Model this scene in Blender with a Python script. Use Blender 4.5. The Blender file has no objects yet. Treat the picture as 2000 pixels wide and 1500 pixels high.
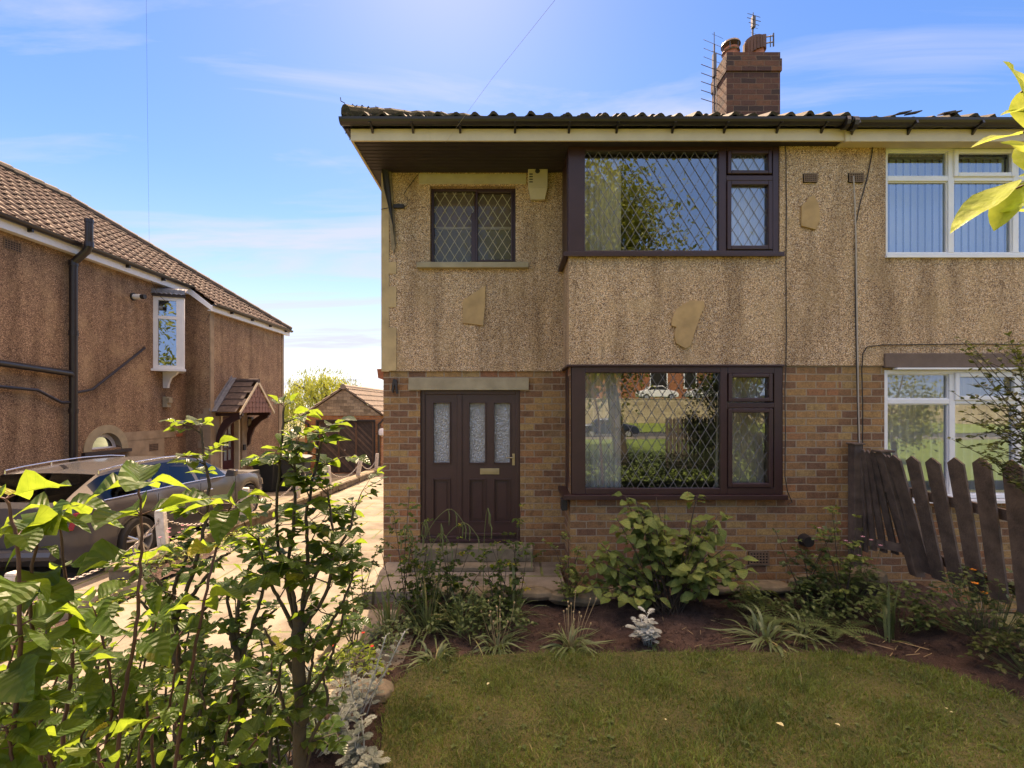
import bpy, math, random
from math import sin, cos, pi, radians, sqrt
from mathutils import Vector, Matrix
R = random.Random(7)
sc = bpy.context.scene
col = sc.collection

# ------------------------------------------------------------------ camera, world, sun, exposure
cd = bpy.data.cameras.new("camera"); cam = bpy.data.objects.new("camera", cd); col.objects.link(cam)
cam.location = (0, 0, 2.1); cam.rotation_euler = (radians(90), 0, 0)
cd.sensor_width = 36; cd.lens = 16.2; cd.shift_y = 0.0235; cd.clip_start = 0.05; cd.clip_end = 3000
sc.camera = cam
SUN_EL, SUN_AZ = 50.0, -9.0          # azimuth from +Y, negative = towards -X
w = bpy.data.worlds.new("World"); sc.world = w; w.use_nodes = True
nt = w.node_tree; N = nt.nodes; L = nt.links; N.clear()
def nn(t, **k):
    n = N.new(t)
    for a, b in k.items(): setattr(n, a, b)
    return n
sky = nn('ShaderNodeTexSky', sky_type='NISHITA', sun_disc=False)
sky.sun_elevation = radians(SUN_EL); sky.sun_rotation = radians(SUN_AZ)
sky.air_density = 1.0; sky.dust_density = 0.15; sky.ozone_density = 2.5; sky.altitude = 300
hs = nn('ShaderNodeHueSaturation'); hs.inputs['Saturation'].default_value = 1.33
hs.inputs['Hue'].default_value = 0.507
L.new(sky.outputs[0], hs.inputs['Color'])
tc = nn('ShaderNodeTexCoord'); sx = nn('ShaderNodeSeparateXYZ'); L.new(tc.outputs['Generated'], sx.inputs[0])
def wm(op, a, b=None):
    n = nn('ShaderNodeMath', operation=op)
    for i, v in enumerate((a, b)):
        if v is None: continue
        if isinstance(v, (int, float)): n.inputs[i].default_value = v
        else: L.new(v, n.inputs[i])
    return n.outputs[0]
zz = wm('ADD', wm('MAXIMUM', sx.outputs[2], 0.0), 0.16)
cx = nn('ShaderNodeCombineXYZ'); L.new(wm('DIVIDE', sx.outputs[0], zz), cx.inputs[0]); L.new(wm('DIVIDE', sx.outputs[1], zz), cx.inputs[1])
mp = nn('ShaderNodeMapping'); L.new(cx.outputs[0], mp.inputs[0]); mp.inputs['Rotation'].default_value = (0, 0, radians(-14)); mp.inputs['Scale'].default_value = (0.42, 1.5, 1); mp.inputs['Location'].default_value = (2.15, 0.9, 0)
n1 = nn('ShaderNodeTexNoise'); L.new(mp.outputs[0], n1.inputs['Vector']); n1.inputs['Scale'].default_value = 1.3; n1.inputs['Detail'].default_value = 10; n1.inputs['Roughness'].default_value = 0.58; n1.inputs['Distortion'].default_value = 1.1
cr = nn('ShaderNodeValToRGB'); L.new(n1.outputs[0], cr.inputs[0]); cr.color_ramp.elements[0].position = 0.47; cr.color_ramp.elements[1].position = 0.66
hz = nn('ShaderNodeMapRange'); L.new(sx.outputs[2], hz.inputs[0]); hz.inputs[1].default_value = 0.40; hz.inputs[2].default_value = 0.0; hz.inputs[3].default_value = 0.0; hz.inputs[4].default_value = 0.82
hz2 = wm('POWER', hz.outputs[0], 1.5)
cf = wm('MINIMUM', wm('ADD', wm('MULTIPLY', cr.outputs[0], 0.72), hz2), 0.93)
mx = nn('ShaderNodeMix', data_type='RGBA'); 
def wmap(src, a, b, c, d):
    n = nn('ShaderNodeMapRange', interpolation_type='SMOOTHSTEP'); L.new(src, n.inputs[0])
    for i, v in enumerate((a, b, c, d)): n.inputs[i + 1].default_value = v
    return n.outputs[0]
def wmix(f, a, b, bt='MIX'):
    n = nn('ShaderNodeMix', data_type='RGBA', blend_type=bt)
    for i, v in ((0, f), (6, a), (7, b)):
        if isinstance(v, (int, float)): n.inputs[i].default_value = v
        elif isinstance(v, tuple): n.inputs[i].default_value = (*v, 1)
        else: L.new(v, n.inputs[i])
    return n.outputs[2]
blue = wmix(1.0, hs.outputs[0], (0.59, 0.60, 0.63), 'MULTIPLY')
L.new(cf, mx.inputs[0]); L.new(blue, mx.inputs[6]); mx.inputs[7].default_value = (1.45, 1.95, 2.9, 1)
# fill light: overhead glow and brightened sky behind the view, added to lift shade
overhead_fill = wmix(wmap(sx.outputs[2], 0.68, 0.86, 0.0, 0.9), mx.outputs[2], (16, 12.8, 9.4))
behind = wmix(wm('MULTIPLY', wmap(sx.outputs[1], 0.25, -0.45, 0.0, 0.75), wmap(sx.outputs[2], -0.02, 0.1, 0.0, 1.0)), overhead_fill, (1.1, 2.2, 4.6))

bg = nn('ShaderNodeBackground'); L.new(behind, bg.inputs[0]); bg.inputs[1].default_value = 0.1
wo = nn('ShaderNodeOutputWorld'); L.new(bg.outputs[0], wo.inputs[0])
sl = bpy.data.lights.new("sun", 'SUN'); so = bpy.data.objects.new("sun", sl); col.objects.link(so)
sl.energy = 2.9; sl.angle = radians(0.55); sl.color = (1.0, 0.93, 0.80)
az, el = radians(SUN_AZ), radians(SUN_EL)
sd = Vector((sin(az) * cos(el), cos(az) * cos(el), sin(el)))
so.rotation_euler = sd.to_track_quat('Z', 'Y').to_euler(); so.location = sd * 40
vs = sc.view_settings; vs.view_transform = 'Standard'; vs.look = 'None'; vs.gamma = 1; vs.use_curve_mapping = False; vs.exposure = 2.15
try:
    vs.use_white_balance = True; vs.white_balance_temperature = 9300; vs.white_balance_tint = 24
except Exception: pass
sc.cycles.max_bounces = 8; sc.cycles.transparent_max_bounces = 12; sc.cycles.caustics_reflective = False; sc.cycles.caustics_refractive = False

# ------------------------------------------------------------------ materials
def M(name): 
    m = bpy.data.materials.new(name); m.use_nodes = True
    return m, m.node_tree, m.node_tree.nodes["Principled BSDF"]
def node(t, ty, **k):
    n = t.nodes.new(ty)
    for a, b in k.items(): setattr(n, a, b)
    return n
def mathn(t, op, a, b=None):
    n = node(t, 'ShaderNodeMath', operation=op)
    for i, v in enumerate((a, b)):
        if v is None: continue
        if isinstance(v, (int, float)): n.inputs[i].default_value = v
        else: t.links.new(v, n.inputs[i])
    return n.outputs[0]
def mixc(t, f, a, b, bt='MIX'):
    n = node(t, 'ShaderNodeMix', data_type='RGBA', blend_type=bt)
    for i, v in ((0, f), (6, a), (7, b)):
        if isinstance(v, (int, float)): n.inputs[i].default_value = v
        elif isinstance(v, tuple): n.inputs[i].default_value = (*v, 1) if len(v) == 3 else v
        else: t.links.new(v, n.inputs[i])
    return n.outputs[2]
def ramp(t, src, stops, interp='LINEAR'):
    n = node(t, 'ShaderNodeValToRGB'); e = n.color_ramp.elements; n.color_ramp.interpolation = interp
    while len(e) < len(stops): e.new(0.5)
    for q, (p, c) in zip(e, stops):
        q.position = p; q.color = (*c, 1) if len(c) == 3 else c
    t.links.new(src, n.inputs[0]); return n.outputs[0]
def noise(t, scale, detail=3, rough=0.55, vec=None):
    n = node(t, 'ShaderNodeTexNoise'); n.inputs['Scale'].default_value = scale; n.inputs['Detail'].default_value = detail; n.inputs['Roughness'].default_value = rough
    if vec is None:
        c = node(t, 'ShaderNodeTexCoord'); vec = c.outputs['Object']
    t.links.new(vec, n.inputs['Vector']); return n.outputs[0]
def bump(t, p, h, s, d=0.01):
    n = node(t, 'ShaderNodeBump'); n.inputs['Strength'].default_value = s; n.inputs['Distance'].default_value = d
    t.links.new(h, n.inputs['Height']); t.links.new(n.outputs[0], p.inputs['Normal'])
def simple(name, c, rough=0.6, metal=0.0, var=0.25, sc_=8, b=0.0, bs=40, spec=0.5, c2=None):
    m, t, p = M(name)
    f = noise(t, sc_, 5)
    c2 = c2 or tuple(x * (1 - var) for x in c)
    f2 = ramp(t, f, [(0.3, (0, 0, 0)), (0.7, (1, 1, 1))])
    t.links.new(mixc(t, f2, c2, c), p.inputs['Base Color'])
    p.inputs['Roughness'].default_value = rough; p.inputs['Metallic'].default_value = metal
    p.inputs['Specular IOR Level'].default_value = spec
    if b: bump(t, p, noise(t, bs, 4), b)
    return m
def boxuv(t):
    """box mapping: walls facing X use (y,z), others (x,z)"""
    c = node(t, 'ShaderNodeTexCoord'); s = node(t, 'ShaderNodeSeparateXYZ'); t.links.new(c.outputs['Object'], s.inputs[0])
    g = node(t, 'ShaderNodeNewGeometry'); s2 = node(t, 'ShaderNodeSeparateXYZ'); t.links.new(g.outputs['True Normal'], s2.inputs[0])
    ax = mathn(t, 'GREATER_THAN', mathn(t, 'ABSOLUTE', s2.outputs[0]), 0.7)
    u = mathn(t, 'ADD', mathn(t, 'MULTIPLY', s.outputs[1], ax), mathn(t, 'MULTIPLY', s.outputs[0], mathn(t, 'SUBTRACT', 1.0, ax)))
    cb = node(t, 'ShaderNodeCombineXYZ'); t.links.new(u, cb.inputs[0]); t.links.new(s.outputs[2], cb.inputs[1])
    return cb.outputs[0], c.outputs['Object'], s
def brickmat(name, stops, mortar, bw=0.235, bh=0.0865, ms=0.006, bstr=0.9, stain=(0.03, 0.02, 0.012), st=0.45):
    m, t, p = M(name)
    uv, ob, s = boxuv(t)
    wv = node(t, 'ShaderNodeTexNoise'); wv.inputs['Scale'].default_value = 9; t.links.new(ob, wv.inputs['Vector'])
    va = node(t, 'ShaderNodeVectorMath', operation='SCALE'); t.links.new(wv.outputs['Color'], va.inputs[0]); va.inputs['Scale'].default_value = 0.015
    vb = node(t, 'ShaderNodeVectorMath', operation='ADD'); t.links.new(uv, vb.inputs[0]); t.links.new(va.outputs[0], vb.inputs[1])
    b = node(t, 'ShaderNodeTexBrick'); t.links.new(vb.outputs[0], b.inputs['Vector'])
    b.inputs['Scale'].default_value = 1; b.inputs['Brick Width'].default_value = bw; b.inputs['Row Height'].default_value = bh
    b.inputs['Mortar Size'].default_value = ms; b.inputs['Mortar Smooth'].default_value = 0.25; b.inputs['Bias'].default_value = 0
    b.inputs['Color1'].default_value = (0, 0, 0, 1); b.inputs['Color2'].default_value = (1, 1, 1, 1); b.inputs['Mortar'].default_value = (0.5, 0.5, 0.5, 1)
    c = ramp(t, b.outputs['Color'], stops, 'LINEAR')
    n1 = noise(t, 60, 5, 0.7, ob); c = mixc(t, 0.75, c, ramp(t, n1, [(0.25, (0.35, 0.33, 0.32)), (0.75, (1.35, 1.3, 1.25))]), 'MULTIPLY')
    n2 = noise(t, 14, 3, 0.6, ob); c = mixc(t, mathn(t, 'MULTIPLY', ramp(t, n2, [(0.45, (0, 0, 0)), (0.75, (1, 1, 1))]), st), c, stain)
    mc = mixc(t, noise(t, 30, 4, 0.6, ob), tuple(x * 0.6 for x in mortar), mortar)
    c = mixc(t, b.outputs['Fac'], c, mc)
    t.links.new(c, p.inputs['Base Color']); p.inputs['Roughness'].default_value = 0.88
    h = mathn(t, 'ADD', mathn(t, 'MULTIPLY', b.outputs['Fac'], -1.0), mathn(t, 'MULTIPLY', n1, 0.5))
    bump(t, p, h, bstr, 0.012)
    return m
def dashmat(name, a, b_, dark, light, scale=95, patch=(0.30, 0.21, 0.11), pf=0.5):
    """pebbledash: chips of stone pressed in render"""
    m, t, p = M(name)
    c = node(t, 'ShaderNodeTexCoord'); ob = c.outputs['Object']
    v = node(t, 'ShaderNodeTexVoronoi'); v.inputs['Scale'].default_value = scale; t.links.new(ob, v.inputs['Vector'])
    sp = node(t, 'ShaderNodeSeparateColor'); t.links.new(v.outputs['Color'], sp.inputs[0])
    c1 = ramp(t, sp.outputs[0], [(0.0, dark), (0.22, dark), (0.3, b_), (0.6, a), (0.82, a), (0.9, light)])
    ed = ramp(t, v.outputs['Distance'], [(0.25, (1, 1, 1)), (0.75, (0.35, 0.3, 0.27))])
    c1 = mixc(t, 0.75, c1, ed, 'MULTIPLY')
    v2 = node(t, 'ShaderNodeTexVoronoi'); v2.inputs['Scale'].default_value = scale * 0.6; t.links.new(ob, v2.inputs['Vector'])
    sp2 = node(t, 'ShaderNodeSeparateColor'); t.links.new(v2.outputs['Color'], sp2.inputs[0])
    c1 = mixc(t, 0.6, c1, ramp(t, sp2.outputs[1], [(0.1, (0.6, 0.55, 0.5)), (0.9, (1.3, 1.25, 1.2))]), 'MULTIPLY')
    n = noise(t, 1.7, 5, 0.65, ob)
    c1 = mixc(t, mathn(t, 'MULTIPLY', ramp(t, n, [(0.5, (0, 0, 0)), (0.68, (1, 1, 1))]), pf), c1, patch)
    mp = node(t, 'ShaderNodeMapping'); mp.inputs['Scale'].default_value = (2.4, 2.4, 0.35); t.links.new(ob, mp.inputs[0])
    n3 = noise(t, 1.4, 5, 0.6, mp.outputs[0])
    c1 = mixc(t, 0.8, c1, ramp(t, n3, [(0.32, (0.52, 0.48, 0.44)), (0.55, (1.08, 1.08, 1.08))]), 'MULTIPLY')
    t.links.new(c1, p.inputs['Base Color']); p.inputs['Roughness'].default_value = 0.85
    bump(t, p, mathn(t, 'SUBTRACT', 1.0, v.outputs['Distance']), 0.8, 0.008)
    return m
def leafmat(name, dark, light, trans, tf=0.45, rough=0.38, vein=60, yel=(0.35, 0.30, 0.03), yf=0.0, spec=0.5, veins=0.0):
    m, t, p = M(name)
    a = node(t, 'ShaderNodeAttribute', attribute_name='var')
    n = noise(t, vein, 3)
    c = ramp(t, a.outputs['Fac'], [(0.0, dark), (0.75, light), (0.93, light), (1.0, yel if yf else light)])
    c = mixc(t, 0.5, c, ramp(t, n, [(0.3, (0.6, 0.6, 0.6)), (0.7, (1.25, 1.25, 1.25))]), 'MULTIPLY')
    hh = n
    if veins:
        au = node(t, 'ShaderNodeAttribute', attribute_name='lu'); at_ = node(t, 'ShaderNodeAttribute', attribute_name='lt')
        ab = mathn(t, 'ABSOLUTE', au.outputs['Fac']); rib = mathn(t, 'LESS_THAN', ab, 0.055)
        fr_ = mathn(t, 'FRACT', mathn(t, 'MULTIPLY', mathn(t, 'SUBTRACT', at_.outputs['Fac'], mathn(t, 'MULTIPLY', ab, 0.22)), 7.0))
        tri_ = mathn(t, 'ABSOLUTE', mathn(t, 'SUBTRACT', fr_, 0.5)); vn = mathn(t, 'MAXIMUM', rib, mathn(t, 'MULTIPLY', mathn(t, 'LESS_THAN', tri_, 0.035), 0.6))
        c = mixc(t, mathn(t, 'MULTIPLY', vn, veins), c, tuple(min(1, x * 2.0) for x in light))
        hh = mathn(t, 'ADD', mathn(t, 'MULTIPLY', n, 0.5), mathn(t, 'MULTIPLY', tri_, 2.0))
        sp_ = ramp(t, noise(t, 22, 2), [(0.66, (0, 0, 0)), (0.72, (1, 1, 1))]); c = mixc(t, mathn(t, 'MULTIPLY', sp_, 0.6), c, (0.20, 0.13, 0.03))
    t.links.new(c, p.inputs['Base Color']); p.inputs['Roughness'].default_value = rough; p.inputs['Specular IOR Level'].default_value = spec
    bump(t, p, hh, 0.45, 0.01)
    tr = node(t, 'ShaderNodeBsdfTranslucent'); tcx = mixc(t, a.outputs['Fac'], tuple(x * 0.7 for x in trans), trans)
    tcx = mixc(t, 0.6, tcx, ramp(t, n, [(0.3, (0.5, 0.6, 0.5)), (0.7, (1.2, 1.15, 1.2))]), 'MULTIPLY')
    if veins: tcx = mixc(t, mathn(t, 'MULTIPLY', vn, 0.55), tcx, tuple(x * .35 for x in trans))
    t.links.new(tcx, tr.inputs[0])
    ms = node(t, 'ShaderNodeMixShader'); ms.inputs[0].default_value = tf
    t.links.new(p.outputs[0], ms.inputs[1]); t.links.new(tr.outputs[0], ms.inputs[2])
    t.links.new(ms.outputs[0], t.nodes['Material Output'].inputs[0])
    return m
def glassmat(name, base=0.28, rough=0.0, tint=(0.95, 0.96, 0.97), bumpy=0, diffuse=None, dfac=0.0, warp=0.0, fm=1.3):
    m, t, p = M(name); t.nodes.remove(p)
    g = node(t, 'ShaderNodeBsdfGlossy'); g.inputs['Roughness'].default_value = rough; g.inputs['Color'].default_value = (0.72, 0.88, 1, 1)
    tr = node(t, 'ShaderNodeBsdfTransparent'); tr.inputs[0].default_value = (*tint, 1)
    under = tr.outputs[0]
    if diffuse:
        d = node(t, 'ShaderNodeBsdfDiffuse'); d.inputs[0].default_value = (*diffuse, 1)
        ms0 = node(t, 'ShaderNodeMixShader'); ms0.inputs[0].default_value = dfac; t.links.new(under, ms0.inputs[1]); t.links.new(d.outputs[0], ms0.inputs[2]); under = ms0.outputs[0]
    fr = node(t, 'ShaderNodeFresnel'); fr.inputs[0].default_value = 1.33
    f = mathn(t, 'MINIMUM', mathn(t, 'ADD', mathn(t, 'MULTIPLY', fr.outputs[0], fm), base), 1.0)
    ms = node(t, 'ShaderNodeMixShader'); t.links.new(f, ms.inputs[0]); t.links.new(under, ms.inputs[1]); t.links.new(g.outputs[0], ms.inputs[2])
    t.links.new(ms.outputs[0], t.nodes['Material Output'].inputs[0])
    h = None
    if bumpy: 
        v = node(t, 'ShaderNodeTexVoronoi', feature='DISTANCE_TO_EDGE'); v.inputs['Scale'].default_value = bumpy; c0 = node(t, 'ShaderNodeTexCoord'); t.links.new(c0.outputs['Object'], v.inputs['Vector']); h = (mathn(t, 'ADD', v.outputs[0], noise(t, bumpy * .8, 3)), 1.0, 0.03)
    elif warp: h = (noise(t, 1.2, 1, 0.3), warp, 0.02)
    if h:
        n = node(t, 'ShaderNodeBump'); n.inputs['Strength'].default_value = h[1]; n.inputs['Distance'].default_value = h[2]
        t.links.new(h[0], n.inputs['Height']); t.links.new(n.outputs[0], g.inputs['Normal'])
    return m

K = {}
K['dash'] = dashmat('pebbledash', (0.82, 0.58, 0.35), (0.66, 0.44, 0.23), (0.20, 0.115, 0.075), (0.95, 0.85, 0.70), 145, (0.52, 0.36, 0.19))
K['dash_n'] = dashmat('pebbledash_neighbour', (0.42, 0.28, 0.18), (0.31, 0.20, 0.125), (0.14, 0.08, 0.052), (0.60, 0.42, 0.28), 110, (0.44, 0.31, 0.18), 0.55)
K['plain'] = simple('smooth_render', (0.55, 0.40, 0.21), 0.9, var=0.35, sc_=4, b=0.3, bs=120)
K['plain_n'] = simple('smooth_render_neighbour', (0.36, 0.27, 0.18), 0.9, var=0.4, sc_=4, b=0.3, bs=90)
K['brick'] = brickmat('house_brick', [(0.0, (0.21, 0.105, 0.06)), (0.2, (0.23, 0.115, 0.058)), (0.38, (0.32, 0.165, 0.07)), (0.55, (0.41, 0.24, 0.095)), (0.72, (0.33, 0.135, 0.065)), (0.86, (0.43, 0.28, 0.11)), (1.0, (0.25, 0.145, 0.08))], (0.38, 0.29, 0.20), ms=0.0075)
K['brick_ch'] = brickmat('chimney_brick', [(0.0, (0.05, 0.028, 0.024)), (0.35, (0.085, 0.035, 0.028)), (0.7, (0.14, 0.055, 0.035)), (1.0, (0.20, 0.08, 0.04))], (0.20, 0.12, 0.08))
K['brick_g'] = brickmat('garage_brick', [(0.0, (0.28, 0.11, 0.05)), (0.5, (0.42, 0.19, 0.08)), (1.0, (0.50, 0.26, 0.12))], (0.36, 0.26, 0.18), bh=0.08)
K['brick_red'] = brickmat('far_red_brick', [(0.0, (0.35, 0.12, 0.06)), (1.0, (0.48, 0.18, 0.09))], (0.3, 0.2, 0.14))
K['stoneblock'] = brickmat('garage_gable_blocks', [(0.0, (0.22, 0.185, 0.125)), (0.5, (0.38, 0.32, 0.22)), (1.0, (0.45, 0.39, 0.27))], (0.26, 0.21, 0.15), 0.25, 0.115, 0.006)
K['stonewall'] = brickmat('retaining_stone', [(0.0, (0.40, 0.32, 0.20)), (1.0, (0.60, 0.50, 0.33))], (0.3, 0.24, 0.16), 0.6, 0.3, 0.012)
K['lintel'] = simple('cast_stone', (0.38, 0.32, 0.21), 0.9, var=0.3, sc_=6, b=0.4, bs=150)
K['lintel_p'] = simple('painted_lintel', (0.45, 0.40, 0.28), 0.85, var=0.2, sc_=6, b=0.2, bs=90)
K['brown'] = simple('brown_plastic_frame', (0.045, 0.018, 0.018), 0.42, var=0.25, sc_=6)
K['door'] = simple('brown_door', (0.055, 0.024, 0.020), 0.45, var=0.2, sc_=9, b=0.05, bs=60)
K['white'] = simple('white_plastic', (0.75, 0.77, 0.78), 0.35, var=0.08, sc_=5)
K['cream'] = simple('cream_fascia', (0.62, 0.53, 0.37), 0.5, var=0.14, sc_=5)
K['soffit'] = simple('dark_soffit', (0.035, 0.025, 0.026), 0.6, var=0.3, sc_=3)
K['gutter'] = simple('black_gutter', (0.020, 0.016, 0.017), 0.35, var=0.3, sc_=9)
K['lead'] = simple('lead_strip', (0.21, 0.20, 0.20), 0.5, 0.3, var=0.15)
K['leadflash'] = simple('lead_flashing', (0.22, 0.24, 0.28), 0.5, 0.3, var=0.4, sc_=12, b=0.3, bs=25)
K['tile'] = simple('concrete_tile_dark', (0.075, 0.055, 0.045), 0.85, var=0.55, sc_=5, b=0.6, bs=70, c2=(0.03, 0.03, 0.02))
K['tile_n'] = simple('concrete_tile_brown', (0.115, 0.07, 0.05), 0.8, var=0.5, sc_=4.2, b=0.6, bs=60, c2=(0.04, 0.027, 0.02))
K['tile_g'] = simple('garage_tile', (0.28, 0.23, 0.18), 0.85, var=0.4, sc_=4, b=0.5, bs=60)
K['tile_c'] = simple('canopy_tile', (0.085, 0.060, 0.055), 0.75, var=0.5, sc_=10, b=0.4, bs=60)
K['tile_v'] = simple('canopy_gable_tile', (0.23, 0.12, 0.10), 0.75, var=0.3, sc_=7, b=0.3, bs=60)
K['moss'] = simple('moss', (0.05, 0.045, 0.02), 0.95, var=0.6, sc_=30, b=1, bs=60)
K['pot'] = simple('terracotta', (0.42, 0.13, 0.06), 0.7, var=0.35, sc_=9)
K['steel'] = simple('aerial_metal', (0.16, 0.14, 0.13), 0.45, 0.6, var=0.4)
K['flag'] = simple('crazy_stone', (0.52, 0.34, 0.16), 0.85, var=0.4, sc_=5, b=0.4, bs=30)
K['cable'] = simple('black_cable', (0.02, 0.017, 0.015), 0.6)
K['cable_w'] = simple('grey_cable', (0.45, 0.40, 0.34), 0.6)
K['brass'] = simple('brass', (0.42, 0.34, 0.20), 0.4, 0.7, var=0.2)
K['alarm'] = simple('cream_alarm_plastic', (0.50, 0.44, 0.31), 0.5, var=0.1)
K['airb'] = simple('clay_airbrick', (0.20, 0.13, 0.085), 0.85, var=0.3)
K['hole'] = simple('dark_hole', (0.01, 0.008, 0.007), 0.9)
K['wood_old'] = simple('weathered_fence_wood', (0.155, 0.11, 0.085), 0.85, var=0.55, sc_=7, b=0.6, bs=50, c2=(0.06, 0.043, 0.035))
K['bracketwood'] = simple('flaking_bracket', (0.36, 0.28, 0.17), 0.85, var=0.4, sc_=12, c2=(0.12, 0.09, 0.06), b=0.4)
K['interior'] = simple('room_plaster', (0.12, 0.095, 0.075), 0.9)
K['curtain'] = simple('cream_curtain', (0.82, 0.76, 0.62), 0.9, var=0.1, sc_=3)
K['net'] = simple('pale_net_curtain', (0.86, 0.86, 0.85), 0.9, var=0.1, sc_=3)
K['blind'] = simple('white_vertical_blind', (0.55, 0.66, 0.80), 0.8, var=0.06)
K['glass'] = glassmat('window_glass', 0.20, warp=0.05)
K['glass_w'] = glassmat('white_window_glass', 0.22, warp=0.08)
K['glass_r'] = glassmat('small_window_glass', 0.0, diffuse=(0.20, 0.17, 0.12), dfac=0.4)
K['glass_o'] = glassmat('obscured_glass', 0.22, 0.36, bumpy=34, diffuse=(0.30, 0.29, 0.25), dfac=0.75)
K['glass_c'] = glassmat('car_glass', 0.04, 0.02, (0.34, 0.31, 0.26), fm=0.55)
K['concrete'] = simple('concrete', (0.36, 0.31, 0.24), 0.9, var=0.3, sc_=5, b=0.4, bs=60)
K['rough_stone'] = simple('rough_stone', (0.24, 0.19, 0.125), 0.9, var=0.5, sc_=6, b=0.8, bs=25, c2=(0.10, 0.085, 0.055))
K['paint_w'] = simple('weathered_white_paint', (0.72, 0.68, 0.60), 0.7, var=0.35, sc_=14, b=0.3, bs=40)
K['chain'] = simple('galvanised_chain', (0.40, 0.36, 0.32), 0.5, 0.4, var=0.4)
K['bin'] = simple('dark_bin_plastic', (0.025, 0.03, 0.03), 0.5, var=0.2, b=0.1)
K['wheel_r'] = simple('rubber', (0.012, 0.012, 0.012), 0.7)
K['alloy'] = simple('silver_alloy', (0.55, 0.55, 0.54), 0.3, 0.7, var=0.1)
K['car'] = simple('grey_car_paint', (0.07, 0.069, 0.072), 0.16, 0.0, var=0.12, sc_=2)
K['car_w'] = simple('white_car_paint', (0.75, 0.75, 0.73), 0.25, 0.0, var=0.05)
K['car_b'] = simple('blue_black_car_paint', (0.03, 0.04, 0.07), 0.22, 0.3, var=0.1)
K['chrome'] = simple('bright_trim', (0.7, 0.7, 0.7), 0.2, 0.9, var=0.05)
K['tail'] = simple('red_tail_lamp', (0.30, 0.015, 0.012), 0.2)
K['blackpl'] = simple('black_plastic', (0.02, 0.019, 0.02), 0.5)
K['bark'] = simple('bark', (0.11, 0.075, 0.05), 0.9, var=0.5, sc_=14, b=0.8, bs=40)
K['stem'] = simple('rose_stem', (0.075, 0.05, 0.03), 0.75, var=0.5, sc_=20, b=0.8, bs=60, c2=(0.04, 0.032, 0.024))
K['stem_r'] = simple('reddish_stem', (0.10, 0.04, 0.028), 0.6, var=0.5, sc_=20, b=0.3, bs=80)
K['stem_g'] = simple('green_stem', (0.12, 0.16, 0.05), 0.6, var=0.4, sc_=20)
K['stem_w'] = simple('felted_stem', (0.55, 0.56, 0.50), 0.9, var=0.2)
K['lf_big'] = leafmat('broad_leaf', (0.016, 0.05, 0.012), (0.05, 0.11, 0.02), (0.33, 0.47, 0.05), 0.54, 0.45, 45, yf=1, spec=0.3, veins=0.14)
K['lf_rose'] = leafmat('rose_leaf', (0.012, 0.035, 0.012), (0.035, 0.08, 0.018), (0.31, 0.46, 0.05), 0.50, 0.38, 60, yf=1, spec=0.35, veins=0.2)
K['lf_hyd'] = leafmat('hydrangea_leaf', (0.09, 0.14, 0.035), (0.18, 0.23, 0.06), (0.30, 0.36, 0.07), 0.3, 0.5, 50, spec=0.3, veins=0.35)
K['lf_small'] = leafmat('small_dark_leaf', (0.03, 0.05, 0.016), (0.07, 0.10, 0.03), (0.2, 0.26, 0.04), 0.3, 0.4, 60)
K['lf_yew'] = leafmat('dark_evergreen_leaf', (0.008, 0.014, 0.006), (0.025, 0.035, 0.014), (0.05, 0.06, 0.02), 0.15, 0.6, 60, spec=0.2)
K['lf_bed'] = leafmat('bed_leaf', (0.05, 0.085, 0.03), (0.10, 0.15, 0.05), (0.2, 0.28, 0.05), 0.3, 0.45, 60)
K['lf_strap'] = leafmat('strap_leaf', (0.08, 0.125, 0.055), (0.17, 0.22, 0.10), (0.28, 0.35, 0.09), 0.3, 0.4, 40, (0.45, 0.36, 0.16), 1)
K['lf_silver'] = leafmat('silver_leaf', (0.15, 0.19, 0.15), (0.33, 0.37, 0.31), (0.28, 0.31, 0.25), 0.2, 0.9, 60, spec=0.1)
K['lf_white'] = leafmat('white_felted_leaf', (0.34, 0.38, 0.34), (0.60, 0.64, 0.58), (0.4, 0.42, 0.36), 0.15, 0.9, 60, spec=0.1)
K['lf_lime'] = leafmat('lime_leaf', (0.20, 0.32, 0.04), (0.36, 0.48, 0.06), (0.60, 0.66, 0.13), 0.55, 0.4, 45)
K['lf_willow'] = leafmat('willow_leaf', (0.10, 0.14, 0.02), (0.24, 0.28, 0.04), (0.40, 0.43, 0.06), 0.45, 0.5, 30)
K['lf_tree'] = leafmat('tree_leaf', (0.06, 0.09, 0.012), (0.24, 0.24, 0.04), (0.42, 0.42, 0.06), 0.35, 0.4, 30)
K['grass'] = leafmat('grass_blade', (0.028, 0.075, 0.011), (0.14, 0.22, 0.032), (0.34, 0.36, 0.06), 0.3, 0.55, 3, (0.30, 0.25, 0.11), 1)
K['pink'] = simple('pink_petal', (0.62, 0.30, 0.36), 0.6, var=0.2)
K['orange'] = simple('orange_petal', (0.85, 0.30, 0.03), 0.6, var=0.15)
K['yellow'] = simple('yellow_petal', (0.80, 0.62, 0.05), 0.6, var=0.15)
K['red'] = simple('red_petal', (0.75, 0.06, 0.03), 0.6, var=0.15)
K['straw'] = simple('dry_stalk', (0.42, 0.31, 0.16), 0.8, var=0.3)
K['foil'] = simple('foil_wrapper', (0.70, 0.70, 0.72), 0.25, 0.5)
K['foil_b'] = simple('blue_print', (0.02, 0.12, 0.5), 0.35)
K['deadleaf'] = simple('pale_fallen_leaf', (0.55, 0.52, 0.28), 0.7)

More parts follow.
